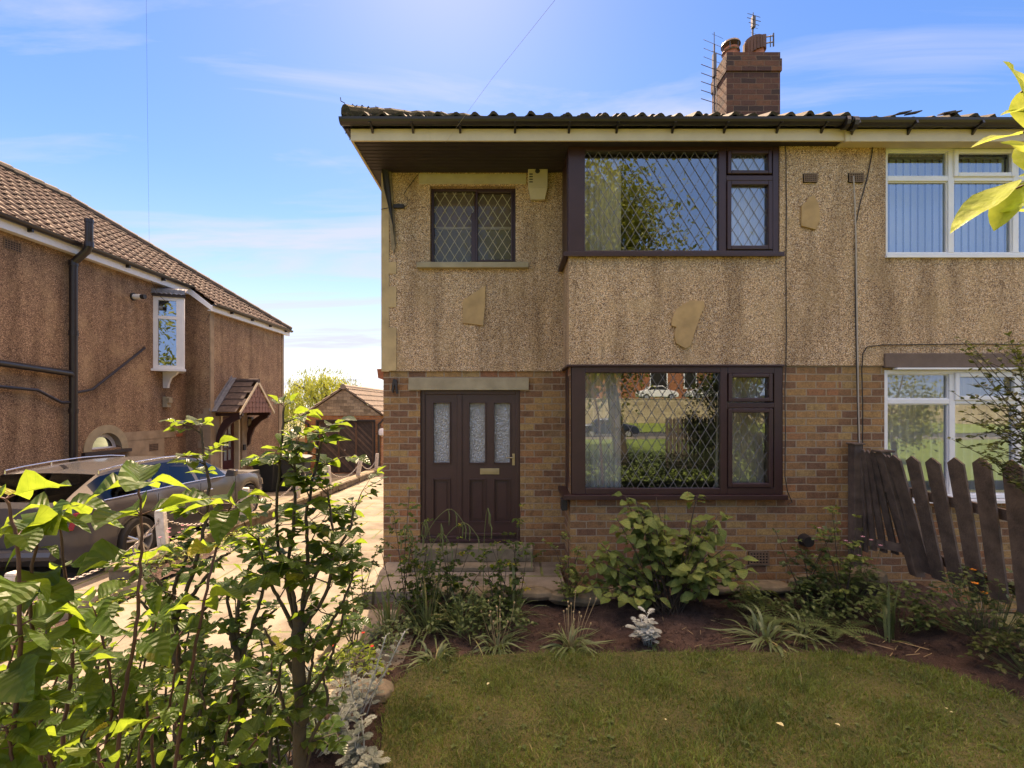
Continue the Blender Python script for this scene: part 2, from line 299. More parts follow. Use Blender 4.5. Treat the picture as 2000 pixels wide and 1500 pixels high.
def groundmat(name, stops, sc_=6, fine=90, bstr=0.9, rough=0.95, dist=0.02):
    m, t, p = M(name)
    a = noise(t, sc_, 6, 0.6); b = noise(t, fine, 4, 0.7)
    f = mathn(t, 'ADD', mathn(t, 'MULTIPLY', a, 0.5), mathn(t, 'MULTIPLY', b, 0.5))
    t.links.new(ramp(t, f, stops), p.inputs['Base Color']); p.inputs['Roughness'].default_value = rough
    bump(t, p, b, bstr, dist); return m
K['soil'] = groundmat('garden_soil', [(0.36, (0.025, 0.014, 0.010)), (0.5, (0.085, 0.046, 0.034)), (0.60, (0.14, 0.082, 0.058)), (0.70, (0.30, 0.21, 0.15))], 5, 120, 1.0, .95, .03)
K['turf'] = groundmat('turf_base', [(0.35, (0.04, 0.045, 0.014)), (0.55, (0.10, 0.09, 0.03)), (0.7, (0.16, 0.13, 0.06))], 3, 70)
K['earth'] = groundmat('rough_ground', [(0.35, (0.10, 0.10, 0.04)), (0.55, (0.17, 0.16, 0.07)), (0.7, (0.25, 0.21, 0.12))], 0.3, 3)
K['verge'] = groundmat('sunny_verge', [(0.35, (0.10, 0.15, 0.025)), (0.55, (0.16, 0.22, 0.035)), (0.7, (0.24, 0.26, 0.06))], 0.5, 8)
K['asphalt'] = groundmat('asphalt', [(0.35, (0.045, 0.045, 0.045)), (0.7, (0.085, 0.08, 0.075))], 0.6, 60)
def slabmat(name, base, dark, sw, sh, off=0.5):
    m, t, p = M(name)
    c = node(t, 'ShaderNodeTexCoord'); ob = c.outputs['Object']
    wv = node(t, 'ShaderNodeTexNoise'); wv.inputs['Scale'].default_value = 5; t.links.new(ob, wv.inputs['Vector'])
    va = node(t, 'ShaderNodeVectorMath', operation='SCALE'); t.links.new(wv.outputs['Color'], va.inputs[0]); va.inputs['Scale'].default_value = 0.03
    vb = node(t, 'ShaderNodeVectorMath', operation='ADD'); t.links.new(ob, vb.inputs[0]); t.links.new(va.outputs[0], vb.inputs[1])
    b = node(t, 'ShaderNodeTexBrick'); t.links.new(vb.outputs[0], b.inputs['Vector']); b.offset = off
    b.inputs['Scale'].default_value = 1; b.inputs['Brick Width'].default_value = sw; b.inputs['Row Height'].default_value = sh
    b.inputs['Mortar Size'].default_value = 0.017; b.inputs['Mortar Smooth'].default_value = 0.3
    b.inputs['Color1'].default_value = (0, 0, 0, 1); b.inputs['Color2'].default_value = (1, 1, 1, 1)
    cc = ramp(t, b.outputs['Color'], [(0, tuple(x * 0.82 for x in base)), (1, base)])
    cc = mixc(t, 0.8, cc, ramp(t, noise(t, 2.2, 6, 0.6, ob), [(0.34, (0.42, 0.39, 0.34)), (0.58, (1.12, 1.1, 1.08))]), 'MULTIPLY')
    cc = mixc(t, 0.5, cc, ramp(t, noise(t, 60, 4, 0.7, ob), [(0.3, (0.7, 0.7, 0.7)), (0.7, (1.2, 1.2, 1.2))]), 'MULTIPLY')
    mo = ramp(t, noise(t, 3, 4, 0.6, ob), [(0.4, dark), (0.6, (0.12, 0.15, 0.03))])
    cc = mixc(t, b.outputs['Fac'], cc, mo)
    t.links.new(cc, p.inputs['Base Color']); p.inputs['Roughness'].default_value = 0.9
    bump(t, p, mathn(t, 'ADD', mathn(t, 'MULTIPLY', b.outputs['Fac'], -1.0), mathn(t, 'MULTIPLY', noise(t, 60, 4, 0.7, ob), 0.4)), 0.7, 0.012)
    return m
K['slabs'] = slabmat('drive_slabs', (0.215, 0.185, 0.145), (0.08, 0.09, 0.055), 0.9, 0.62)
K['slabs2'] = slabmat('path_slabs', (0.22, 0.19, 0.15), (0.07, 0.05, 0.035), 0.75, 0.55)
m, t, p = M('garage_boards')   # diagonal boarding
c = node(t, 'ShaderNodeTexCoord'); s = node(t, 'ShaderNodeSeparateXYZ'); t.links.new(c.outputs['Object'], s.inputs[0])
d = mathn(t, 'ADD', s.outputs[0], s.outputs[2]); fr = mathn(t, 'FRACT', mathn(t, 'MULTIPLY', d, 9.0)); gr = mathn(t, 'LESS_THAN', fr, 0.12)
wn = node(t, 'ShaderNodeTexWhiteNoise', noise_dimensions='1D'); t.links.new(mathn(t, 'FLOOR', mathn(t, 'MULTIPLY', d, 9.0)), wn.inputs['W'])
cc = ramp(t, wn.outputs[0], [(0, (0.03, 0.024, 0.022)), (0.7, (0.06, 0.045, 0.038)), (1, (0.13, 0.09, 0.065))])
cc = mixc(t, 0.7, cc, ramp(t, noise(t, 9, 5), [(0.3, (0.5, 0.5, 0.5)), (0.7, (1.5, 1.4, 1.3))]), 'MULTIPLY')
t.links.new(mixc(t, gr, cc, (0.012, 0.01, 0.008)), p.inputs['Base Color']); p.inputs['Roughness'].default_value = 0.6
bump(t, p, mathn(t, 'SUBTRACT', 1.0, gr), 0.6, 0.01); K['boards'] = m

# ------------------------------------------------------------------ geometry helpers
class MB:
    def __init__(s): s.v = []; s.f = []; s.a = []; s.u = []; s.cur = 0.5
    def add(s, vs, fs):
        o = len(s.v); s.v += [tuple(x) for x in vs]; s.a += [s.cur] * len(vs); s.u += [(0.5, 0.5)] * (len(s.v) - len(s.u)); s.f += [tuple(i + o for i in q) for q in fs]; return s
    def box(s, x0, x1, y0, y1, z0, z1):
        if x0 > x1: x0, x1 = x1, x0
        if y0 > y1: y0, y1 = y1, y0
        if z0 > z1: z0, z1 = z1, z0
        return s.add([(x0,y0,z0),(x1,y0,z0),(x1,y1,z0),(x0,y1,z0),(x0,y0,z1),(x1,y0,z1),(x1,y1,z1),(x0,y1,z1)],
              [(0,3,2,1),(4,5,6,7),(0,1,5,4),(1,2,6,5),(2,3,7,6),(3,0,4,7)])
    def prism(s, pts, d):      # polygon pts (3D), extruded by vector d
        n = len(pts); d = Vector(d); a = [Vector(p) for p in pts]
        return s.add([*a, *[p + d for p in a]], [tuple(range(n))[::-1], tuple(range(n, 2 * n))] + [(i, (i + 1) % n, n + (i + 1) % n, n + i) for i in range(n)])
    def tube(s, pts, r, n=8, cap=True):
        pts = [Vector(p) for p in pts]; m_ = len(pts); rr = r if isinstance(r, (list, tuple)) else [r] * m_
        vs = []; fs = []; up = None
        for i, p in enumerate(pts):
            dd = (pts[min(i + 1, m_ - 1)] - pts[max(i - 1, 0)])
            if dd.length < 1e-9: dd = Vector((0, 0, 1))
            dd.normalize()
            if up is None: up = Vector((0, 0, 1)) if abs(dd.z) < 0.9 else Vector((1, 0, 0))
            a = dd.cross(up); 
            if a.length < 1e-6: a = dd.orthogonal()
            a.normalize(); b = a.cross(dd); up = b
            for k in range(n):
                t_ = 2 * pi * k / n; vs.append(p + (a * cos(t_) + b * sin(t_)) * rr[i])
        for i in range(m_ - 1):
            for k in range(n): fs.append((i * n + k, i * n + (k + 1) % n, (i + 1) * n + (k + 1) % n, (i + 1) * n + k))
        if cap: fs += [tuple(range(n))[::-1], tuple((m_ - 1) * n + k for k in range(n))]
        return s.add(vs, fs)
    def disc_x(s, c, r, x0, x1, n=24, r2=None):   # cylinder with axis X
        r2 = r if r2 is None else r2; vs = []
        for x, q in ((x0, r), (x1, r2)):
            for k in range(n): vs.append((x, c[0] + q * cos(2 * pi * k / n), c[1] + q * sin(2 * pi * k / n)))
        return s.add(vs, [tuple(range(n)), tuple(range(n, 2 * n))[::-1]] + [(k, n + k, n + (k + 1) % n, (k + 1) % n) for k in range(n)])
    def lathe(s, c, prof, n=20):
        vs = [(c[0] + r * cos(2 * pi * k / n), c[1] + r * sin(2 * pi * k / n), c[2] + z) for r, z in prof for k in range(n)]
        fs = [(i * n + k, i * n + (k + 1) % n, (i + 1) * n + (k + 1) % n, (i + 1) * n + k) for i in range(len(prof) - 1) for k in range(n)]
        return s.add(vs, fs)
    def leaf(s, p, d, up, ln, wd, curl=0.3, fold=0.25, seg=4, shape=0.42, wavy=0.0):
        """curved leaf blade with a midrib fold"""
        d = Vector(d).normalized(); up = Vector(up); sd_ = d.cross(up)
        if sd_.length < 1e-5: sd_ = d.orthogonal()
        sd_.normalize(); up = sd_.cross(d).normalized(); p = Vector(p)
        vs = []; fs = []
        for i in range(seg + 1):
            t_ = i / seg
            wv = wd * 0.5 * (max(0.0, sin(pi * t_ ** (0.5 / (1 - shape) * 0.9 + 0.1)) ** 0.8) if 0 < t_ < 1 else 0.02)
            a = -curl * t_ * t_
            c = p + d * (ln * t_ * (1 - 0.25 * abs(curl) * t_)) + up * (ln * a * 0.6)
            fo = fold * wv + (sin(t_ * 9 + ln * 70) * wavy * wv)
            vs += [c - sd_ * wv + up * fo, c, c + sd_ * wv + up * (fold * wv - sin(t_ * 8 + 1) * wavy * wv)]
        for i in range(seg):
            a = i * 3; fs += [(a, a + 1, a + 4, a + 3), (a + 1, a + 2, a + 5, a + 4)]
        s.add(vs, fs); s.u[-len(vs):] = [(k - 1.0, i / seg) for i in range(seg + 1) for k in range(3)]; return s
    def build(s, name, mat, parent=None, smooth=False, bevel=0.0, attr=False):
        me = bpy.data.meshes.new(name)
        off = Vector(LOC.get(parent.name, (0, 0, 0))) if parent else Vector((0, 0, 0))
        me.from_pydata([(x - off.x, y - off.y, z - off.z) for x, y, z in s.v], [], s.f); me.update()
        o = bpy.data.objects.new(name, me); col.objects.link(o)
        if isinstance(mat, str): mat = K[mat]
        me.materials.append(mat)
        if attr:
            at = me.attributes.new('var', 'FLOAT', 'POINT'); at.data.foreach_set('value', s.a)
        if attr:
            for nm, ix in (('lu', 0), ('lt', 1)):
                at = me.attributes.new(nm, 'FLOAT', 'POINT'); at.data.foreach_set('value', [q[ix] for q in s.u])
        if smooth:
            me.polygons.foreach_set('use_smooth', [True] * len(me.polygons))
            if smooth != 'all':
                try: me.set_sharp_from_angle(angle=radians(38))
                except Exception: pass
        if bevel:
            b = o.modifiers.new('b', 'BEVEL'); b.width = bevel; b.segments = 2; b.limit_method = 'ANGLE'; b.angle_limit = radians(40)
        if parent: o.parent = parent; LOC[o.name] = tuple(off)
        return o
LOC = {}
def tag(o, label, cat=None, group=None, kind=None):
    if label: o['label'] = label
    if cat: o['category'] = cat
    if group: o['group'] = group
    if kind: o['kind'] = kind
    return o
def empty(name, loc, label, cat, group=None):
    o = bpy.data.objects.new(name, None); col.objects.link(o); o.location = loc; o.empty_display_size = 0.2
    LOC[o.name] = tuple(loc); return tag(o, label, cat, group)
def structure(name, mb, mat, **k):
    o = mb.build(name, mat, **k); o['kind'] = 'structure'; return o
def single(name, mb, mat, label, cat, group=None, **k):
    """a thing that is one mesh: origin at its base"""
    lo = [min(v[i] for v in mb.v) for i in range(3)]; hi = [max(v[i] for v in mb.v) for i in range(3)]
    c = ((lo[0] + hi[0]) / 2, (lo[1] + hi[1]) / 2, lo[2])
    mb.v = [(a - c[0], b - c[1], d - c[2]) for a, b, d in mb.v]
    o = mb.build(name, mat, **k); o.location = c; return tag(o, label, cat, group)
def copy_tree(o, parent=None):
    c = o.copy(); col.objects.link(c); c.parent = parent
    for ch in [x for x in bpy.data.objects if x.parent == o]: copy_tree(ch, c)
    return c
CZ = 2.1
def W(px, py, Y): return Vector(((px - 1000) / 900 * Y, Y, CZ + (797 - py) / 900 * Y))
YF, YR = 5.4, 6.0
def FX(px): return (px - 1000) * YF / 900
def FZ(py): return CZ + (797 - py) * YF / 900
def RX(px): return (px - 1000) * YR / 900
def RZ(py): return CZ + (797 - py) * YR / 900
def wallgrid(mb, a0, a1, z0, z1, plane, thick, holes, axis='y'):
    """wall face on plane with openings, plus reveals; axis 'y': faces -Y at y=plane, body goes +Y. axis 'x': faces +X at x=plane, body goes -X"""
    us = sorted({a0, a1, *[h for q in holes for h in q[:2] if a0 < h < a1]}); zs = sorted({z0, z1, *[h for q in holes for h in q[2:] if z0 < h < z1]})
    def P(u, z, d): return (u, plane + d, z) if axis == 'y' else (plane - d, u, z)
    def inside(u, z): return any(h[0] < u < h[1] and h[2] < z < h[3] for h in holes)
    for i in range(len(us) - 1):
        for j in range(len(zs) - 1):
            if inside((us[i] + us[i+1]) / 2, (zs[j] + zs[j+1]) / 2): continue
            mb.add([P(us[i], zs[j], 0), P(us[i+1], zs[j], 0), P(us[i+1], zs[j+1], 0), P(us[i], zs[j+1], 0)], [(0, 1, 2, 3)])
            mb.add([P(us[i], zs[j], thick), P(us[i+1], zs[j], thick), P(us[i+1], zs[j+1], thick), P(us[i], zs[j+1], thick)], [(3, 2, 1, 0)])
    for h in holes:
        a, b, c, d = max(h[0], a0), min(h[1], a1), max(h[2], z0), min(h[3], z1)
        if h[0] > a0: mb.add([P(a, c, 0), P(a, d, 0), P(a, d, thick), P(a, c, thick)], [(0, 1, 2, 3)])
        if h[1] < a1: mb.add([P(b, c, 0), P(b, d, 0), P(b, d, thick), P(b, c, thick)], [(3, 2, 1, 0)])
        if h[2] >= z0: mb.add([P(a, c, 0), P(b, c, 0), P(b, c, thick), P(a, c, thick)], [(3, 2, 1, 0)])
        if h[3] <= z1: mb.add([P(a, d, 0), P(b, d, 0), P(b, d, thick), P(a, d, thick)], [(0, 1, 2, 3)])
def frame_rect(mb, x0, x1, z0, z1, y0, y1, wdt, mw=None):
    """rectangular frame of four butted bars (mitre look by bevel)"""
    l, r, b, t_ = wdt if isinstance(wdt, tuple) else (wdt,) * 4
    mb.box(x0, x0 + l, y0, y1, z0, z1); mb.box(x1 - r, x1, y0, y1, z0, z1)
    mb.box(x0 + l, x1 - r, y0, y1, z0, z0 + b); mb.box(x0 + l, x1 - r, y0, y1, z1 - t_, z1)
def lattice(mb, x0, x1, z0, z1, y, dx=0.127, dz=0.205, wd=0.0052):
    """diamond leading clipped to the pane"""
    k = dz / dx
    for sgn in (1, -1):
        c0 = (z0 - sgn * k * (x1 if sgn > 0 else x0)); c1 = (z1 - sgn * k * (x0 if sgn > 0 else x1))
        c = math.floor(c0 / dz) * dz
        while c < c1:
            # line z = sgn*k*x + c
            pts = []
            xa = x0; za = sgn * k * xa + c; xb = x1; zb = sgn * k * xb + c
            lo, hi = 0.0, 1.0
            dzv = zb - za
            for bound, s_ in ((z0, 1), (z1, -1)):
                ta = (bound - za) / dzv
                if (dzv > 0) == (s_ > 0): lo = max(lo, ta)
                else: hi = min(hi, ta)
            if hi - lo > 0.003:
                p0 = (xa + (xb - xa) * lo, za + dzv * lo); p1 = (xa + (xb - xa) * hi, za + dzv * hi)
                dd = Vector((p1[0] - p0[0], 0, p1[1] - p0[1])).normalized(); nx = Vector((-dd.z, 0, dd.x)) * wd / 2
                yy = y - (0.001 if sgn > 0 else 0.0)
                a = Vector((p0[0], yy, p0[1])); b = Vector((p1[0], yy, p1[1]))
                mb.prism([a - nx, b - nx, b + nx, a + nx], (0, -0.003, 0))
            c += dz
def tile_sheet(mb, o, u, v, nrm, u0f, u1f, V, roll=0.21, course=0.32, rh=0.035, step=0.022, spr=6, jit=0.0):
    """pantile surface: rolls along u, courses along v; u0f/u1f give the u limits at a distance v (hips)"""
    o, u, v, nrm = Vector(o), Vector(u).normalized(), Vector(v).normalized(), Vector(nrm).normalized()
    nc = int(math.ceil(V / course)); rows = []
    umin = min(u0f(0), u0f(V)); umax = max(u1f(0), u1f(V)); nu = int((umax - umin) / roll * spr) + 2
    for c in range(nc):
        va, vb = c * course, min((c + 1) * course, V)
        jj = [R.uniform(-jit, jit) for _ in range(int((umax - umin) / roll) + 3)]
        for vv, hh in ((va, step), (vb, 0.0)):
            row = []
            for i in range(nu):
                uu = umin + i * roll / spr; ph = uu / roll
                uc = min(max(uu, u0f(vv)), u1f(vv))
                h = rh * max(0.0, cos(2 * pi * ph)) ** 0.7 + hh + jj[int((uu - umin) / roll)]
                row.append(o + u * uc + v * vv + nrm * h)
            rows.append(row)
    base = [r[0:0] for r in rows]
    vs = [p for r in rows for p in r]; fs = []
    for r in range(len(rows) - 1):
        for i in range(nu - 1): fs.append((r * nu + i, r * nu + i + 1, (r + 1) * nu + i + 1, (r + 1) * nu + i))
    mb.add(vs, fs)
    # front lip
    n0 = len(rows[0]); lip = [p - nrm * 0.03 for p in rows[0]]
    mb.add(list(rows[0]) + lip, [(i + 1, i, n0 + i, n0 + i + 1) for i in range(n0 - 1)])
# ------------------------------------------------------------------ ground, drive, paths
g = MB(); n = 40
structure('ground', MB().add([(-900, -40, -0.32), (900, -40, -0.32), (900, 1800, -0.32), (-900, 1800, -0.32), (-900, -900, 3), (900, -900, 3)], [(0, 1, 2, 3), (4, 5, 1, 0)]), 'earth')
def slope(y): return 0.0 if y < 7 else -0.22 * min(1.0, (y - 7) / 10)
mb = MB(); ys = [-2.2 + 0.5 * i for i in range(52)]
for a, b in zip(ys, ys[1:]): mb.add([(-4.62, a, slope(a)), (-0.9 if b < 5 else -1.69, a, slope(a)), (-0.9 if b < 5 else -1.69, b, slope(b)), (-4.62, b, slope(b))], [(0, 1, 2, 3)])
structure('drive', mb, 'slabs')
mb = MB()
for a, b in zip(ys, ys[1:]): mb.add([(-8.2, a, slope(a) - .1), (-4.85, a, slope(a) - .1), (-4.85, b, slope(b) - .1), (-8.2, b, slope(b) - .1)], [(0, 1, 2, 3)])
structure('neighbour_drive', mb, 'slabs')
mb = MB(); mb.box(-9.5, -3.6, 22.5, 40, -0.4, -0.21); structure('back_yard', mb, 'concrete')
def bumpy(x0, x1, y0, y1, zf, st=0.06, jit=0.0):
    nx = int((x1 - x0) / st); ny = int((y1 - y0) / st); vs = []
    for j in range(ny + 1):
        for i in range(nx + 1):
            x = x0 + (x1 - x0) * i / nx; y = y0 + (y1 - y0) * j / ny
            vs.append((x, y, zf(x, y) + R.uniform(-jit, jit)))
    return vs, [(j * (nx + 1) + i, j * (nx + 1) + i + 1, (j + 1) * (nx + 1) + i + 1, (j + 1) * (nx + 1) + i) for j in range(ny) for i in range(nx)]
def zsoil(x, y):
    z = 0.02 + 0.02 * sin(x * 3.1 + y * 2) + 0.015 * sin(x * 7 - y * 5)
    if x > 3.2: z += 0.10 * min(1, (x - 3.2) / 1.0)
    if x < -1.2: z -= 0.05 * min(1, (-1.2 - x) / 0.3)
    return z
mb = MB(); mb.add(*bumpy(-1.5, 4.6, -0.4, 5.32, zsoil, 0.04, 0.008)); structure('garden_bed', mb, 'soil', smooth='all')
mb = MB()                                     # crumbs of soil and bark, uncountable
for i in range(12000):
    x = R.uniform(-1.3, 4.2); y = R.uniform(1.6, 5.1); r = R.choice((.004, .006, .009, .014, .02)) * R.uniform(.7, 1.3)
    z = zsoil(x, y) + r * .3; a = R.uniform(0, 6); c_, s_ = cos(a) * r, sin(a) * r
    mb.add([(x + c_, y + s_, z), (x - s_, y + c_, z), (x - c_, y - s_, z), (x + s_, y - c_, z), (x + R.uniform(-.3, .3) * r, y, z + r * .8), (x, y, z - r)], [(0, 1, 4), (1, 2, 4), (2, 3, 4), (3, 0, 4)])
o = mb.build('soil_crumbs', 'soil'); tag(o, 'loose crumbs of dark soil over the flower bed', 'soil crumbs', kind='stuff')
# lawn outline (world), from the bed edge round to behind the camera
edge = [(-.80, -0.4), (-.78, 1.5), (-.77, 2.7), (-.86, 3.13), (-.85, 3.40), (-.76, 3.60), (-.58, 3.74), (0, 3.80), (1.27, 3.83), (2.54, 3.82), (3.0, 3.77), (3.3, 3.60), (3.5, 3.30), (3.56, 3.0), (3.6, 1.5), (3.6, -0.4)]
def inlawn(x, y):
    if y > 3.85 or x < -.9 or x > 3.65: return False
    c = False; P_ = edge
    for i in range(len(P_)):
        a, b = P_[i], P_[i - 1]
        if (a[1] > y) != (b[1] > y) and x < (b[0] - a[0]) * (y - a[1]) / (b[1] - a[1]) + a[0]: c = not c
    return c
mb = MB(); mb.prism([(x, y, 0.0) for x, y in edge], (0, 0, 0.075)); structure('lawn', mb, 'turf')
import numpy as np
rng = np.random.default_rng(5)
def blades(n, region, zf, hmin, hmax, wmax, fine_near=True, clump=0.0):
    P_ = []; 
    while len(P_) < n:
        x = R.uniform(region[0], region[1]); y = region[2] + (region[3] - region[2]) * R.random() ** 1.15
        jx, jy = R.gauss(0, .035), R.gauss(0, .035)
        if inlawn(x + jx, y + jy): P_.append((x, y))
    vs = np.zeros((n, 5, 3)); va = np.zeros((n, 5)); P_ = np.array(P_)
    patch = 0.5 + 0.28 * np.sin(P_[:, 0] * 2.3 + 1) * np.cos(P_[:, 1] * 3.1) + 0.2 * np.sin(P_[:, 0] * 9.1 + P_[:, 1] * 6.3) * np.sin(P_[:, 1] * 8 - P_[:, 0] * 3)
    h = rng.uniform(hmin, hmax, n) * (0.75 + 0.5 * patch); a = rng.uniform(0, 2 * pi, n); h = h * np.where(rng.random(n) < .05, 1.7, 1.0) * (0.8 + .35 * np.sin(P_[:, 0] * 5.7 + 2) * np.sin(P_[:, 1] * 7.9)); lean = rng.uniform(0.1, 1.2, n) * h; w_ = rng.uniform(.5, 1, n) * wmax
    dx, dy = np.cos(a), np.sin(a); b = rng.uniform(0, 2 * pi, n); sx_, sy_ = np.cos(b) * w_, np.sin(b) * w_
    z0 = 0.07
    for k, (t_, ww) in enumerate(((0, 1), (0, -1), (.55, .8), (.55, -.8), (1, 0))):
        vs[:, k, 0] = P_[:, 0] + dx * lean * t_ ** 1.6 + sx_ * ww; vs[:, k, 1] = P_[:, 1] + dy * lean * t_ ** 1.6 + sy_ * ww; vs[:, k, 2] = z0 + h * t_ * (1 - .25 * t_)
    va[:] = np.clip(rng.normal(0.42, 0.22, n) + (0.5 - patch) * .6 + np.where(rng.random(n) < .05, .5, 0), 0, 1)[:, None]
    me = bpy.data.meshes.new('lawn_grass'); i0 = np.arange(n)[:, None] * 5
    quads = (i0 + np.array([0, 1, 3, 2])).reshape(-1, 4); tris = (i0 + np.array([2, 3, 4])).reshape(-1, 3)
    me.vertices.add(n * 5); me.vertices.foreach_set('co', vs.ravel()); me.loops.add(n * 7); me.loops.foreach_set('vertex_index', np.concatenate([quads.ravel(), tris.ravel()]))
    me.polygons.add(2 * n); me.polygons.foreach_set('loop_start', np.concatenate([np.arange(n) * 4, 4 * n + np.arange(n) * 3])); me.polygons.foreach_set('loop_total', np.concatenate([np.full(n, 4), np.full(n, 3)]))
    me.update(calc_edges=True); me.validate(); at = me.attributes.new('var', 'FLOAT', 'POINT'); at.data.foreach_set('value', va.ravel())
    me.materials.append(K['grass']); o = bpy.data.objects.new('lawn_grass', me); col.objects.link(o)
    return tag(o, 'mown grass blades of the front lawn', 'grass', kind='stuff')
blades(90000, (-.95, 3.65, 2.2, 3.90), None, .02, .06, .0028)
q = MB()
for k in range(120):
    x = R.uniform(-.6, 3.4); y = R.uniform(2.6, 3.7)
    if not inlawn(x, y): continue
    s_ = R.uniform(.012, .032)
    for j in range(R.randint(4, 8)): a = R.uniform(0, 6.3); q.cur = R.random(); q.leaf((x, y, .088), (cos(a), sin(a), .35), (0, 0, 1), s_, s_ * .45, .5, .2, 3)
o = q.build('lawn_weeds', 'lf_bed', attr=True, smooth='all'); tag(o, 'small flat weed rosettes scattered through the lawn', 'weeds', kind='stuff')
# path in front of the door and along the front wall
mb = MB(); mb.box(-1.62, .60, 5.02, 5.99, -.1, .10); structure('path', mb, 'slabs2')
# ------------------------------------------------------------------ the house
H = empty('semi_detached_house', (1.0, 6.0, 0), 'left house of the pebbledashed pair, with dark brown leaded windows and brown front door', 'house')
PX = 3.84                                     # party line
upW = (0.667, FX(1523), FZ(500), 5.3); loW = (0.69, FX(1531), FZ(968), FZ(714)); brTop = FZ(714)
rW = (RX(840), RX(1007), RZ(513), RZ(363)); dW = (RX(820), RX(1016), 0.36, RZ(762)); rTop = RZ(725)
mb = MB()
wallgrid(mb, .667, PX, brTop, 5.3, YF, .25, [upW])
wallgrid(mb, -1.693, .667, rTop, 5.3, YR, .25, [rW])
wallgrid(mb, YF, YR, brTop, 5.3, .667, -.2, [(YF, YR - .03, FZ(500), 5.3)], 'x')
mb.add([(-1.693, YR, rTop), (-1.693, 13, rTop), (-1.693, 13, 5.3), (-1.693, YR, 5.3)], [(0, 1, 2, 3)])
mb.build('pebbledash_wall', 'dash', H)
mb = MB()
wallgrid(mb, .687, PX, -.3, brTop, YF + .02, .25, [loW])
wallgrid(mb, -1.68, .687, -.3, rTop, YR + .02, .25, [dW])
wallgrid(mb, YF + .02, YR + .02, -.3, brTop, .687, -.2, [(YF + .02, YR - .02, loW[2], brTop)], 'x')
mb.add([(-1.68, YR + .02, -.3), (-1.68, 13, -.3), (-1.68, 13, rTop), (-1.68, YR + .02, rTop)], [(0, 1, 2, 3)])
mb.add([(-1.68, 13, -.3), (PX, 13, -.3), (PX, 13, 5.3), (-1.68, 13, 5.3)], [(0, 1, 2, 3)])
mb.build('brick_wall', 'brick', H)
mb = MB(); mb.box(-1.66, .667, YR + .004, YR + .03, rTop - .004, rTop + .0); 
mb = MB()                                     # smooth corner strip with quoin blocks
mb.box(-1.700, -1.60, YR - .008, YR + .1, rTop - .004, 5.16); mb.box(-1.700, -1.694, YR + .1, YR + .3, rTop, 5.16)
for k, (a, b) in enumerate(((640, 690), (560, 600), (512, 535), (690, 724))): mb.box(-1.60, -1.505, YR - .008, YR, RZ(b), RZ(a))
mb.build('quoin_strip', 'plain', H)
# rooms (seen through the glass)
def room(x0, x1, y0, y1, z0, z1):
    m_ = MB(); m_.add([(x0,y0,z0),(x1,y0,z0),(x1,y1,z0),(x0,y1,z0),(x0,y0,z1),(x1,y0,z1),(x1,y1,z1),(x0,y1,z1)], [(0,1,2,3),(4,7,6,5),(1,2,6,5)[::-1],(2,3,7,6)[::-1],(3,0,4,7)[::-1]]); return m_
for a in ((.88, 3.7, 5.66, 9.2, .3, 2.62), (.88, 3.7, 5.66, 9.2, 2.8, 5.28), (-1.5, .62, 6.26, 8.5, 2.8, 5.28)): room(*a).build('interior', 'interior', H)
def window_unit(parent, m_frame, opts, y, glass='glass', lead=True, sash=(), lm='lead'):
    """opts: list of panes (x0,x1,z0,z1); outer frame bars come as boxes; sash panes get an opening frame standing proud"""
    for p_ in opts:
        q = MB(); q.add([(p_[0] - .01, y + .035, p_[2] - .01), (p_[1] + .01, y + .035, p_[2] - .01), (p_[1] + .01, y + .035, p_[3] + .01), (p_[0] - .01, y + .035, p_[3] + .01)], [(0, 1, 2, 3)])
        q.build('pane', glass, parent)
        if lead:
            q = MB(); lattice(q, p_[0], p_[1], p_[2], p_[3], y + .031, wd=.0052 if lm == 'lead' else .0075); q.build('leading', lm, parent)
    for p_, wd in sash:
        q = MB(); frame_rect(q, p_[0] - wd, p_[1] + wd, p_[2] - wd, p_[3] + wd, y - .014, y + .06, wd); q.build('opening_sash', m_frame, parent, bevel=.008)
# upper corner window
gl = (FX(1143), FX(1405), FZ(488), FZ(293)); ca = (FX(1429), FX(1501), FZ(479), FZ(361)); fa = (FX(1429), FX(1501), FZ(332), FZ(300))
y = YF + .012
fr = MB(); z0, z1 = FZ(494), 5.185; x1 = FX(1523)
fr.box(.662, gl[0], y, y + .08, z0, z1); fr.box(gl[0], gl[1], y, y + .08, z0, gl[2]); fr.box(gl[0], gl[1], y, y + .08, gl[3], z1); fr.box(gl[1], ca[0] - .055, y, y + .08, z0, z1)
fr.box(x1 - .075, x1, y, y + .08, z0, z1); a, b = ca[0] - .055, x1 - .075
fr.box(a, b, y, y + .08, z0, ca[2] - .05); fr.box(a, b, y, y + .08, ca[3] + .055, fa[2] - .055); fr.box(a, b, y, y + .08, fa[3] + .04, z1)
U = fr.build('window', 'brown', H, bevel=.007); U['label'] = 'upper corner window with leaded panes'
window_unit(U, 'brown', [gl, ca, fa], y, sash=[(ca, .05), (fa, .042)])
q = MB(); q.box(.655, .675, YF + .093, YR, z0, 5.2); q.build('return_panel', 'brown', U, bevel=.003)
q = MB(); q.box(.60, x1 + .03, YF - .05, YF + .01, FZ(501), z0); q.box(.60, .655, YF + .01, YR, FZ(501), z0); q.box(.60, x1 + .03, YF - .05, YF - .044, FZ(501) - .012, FZ(501)); q.build('sill', 'brown', U, bevel=.004)
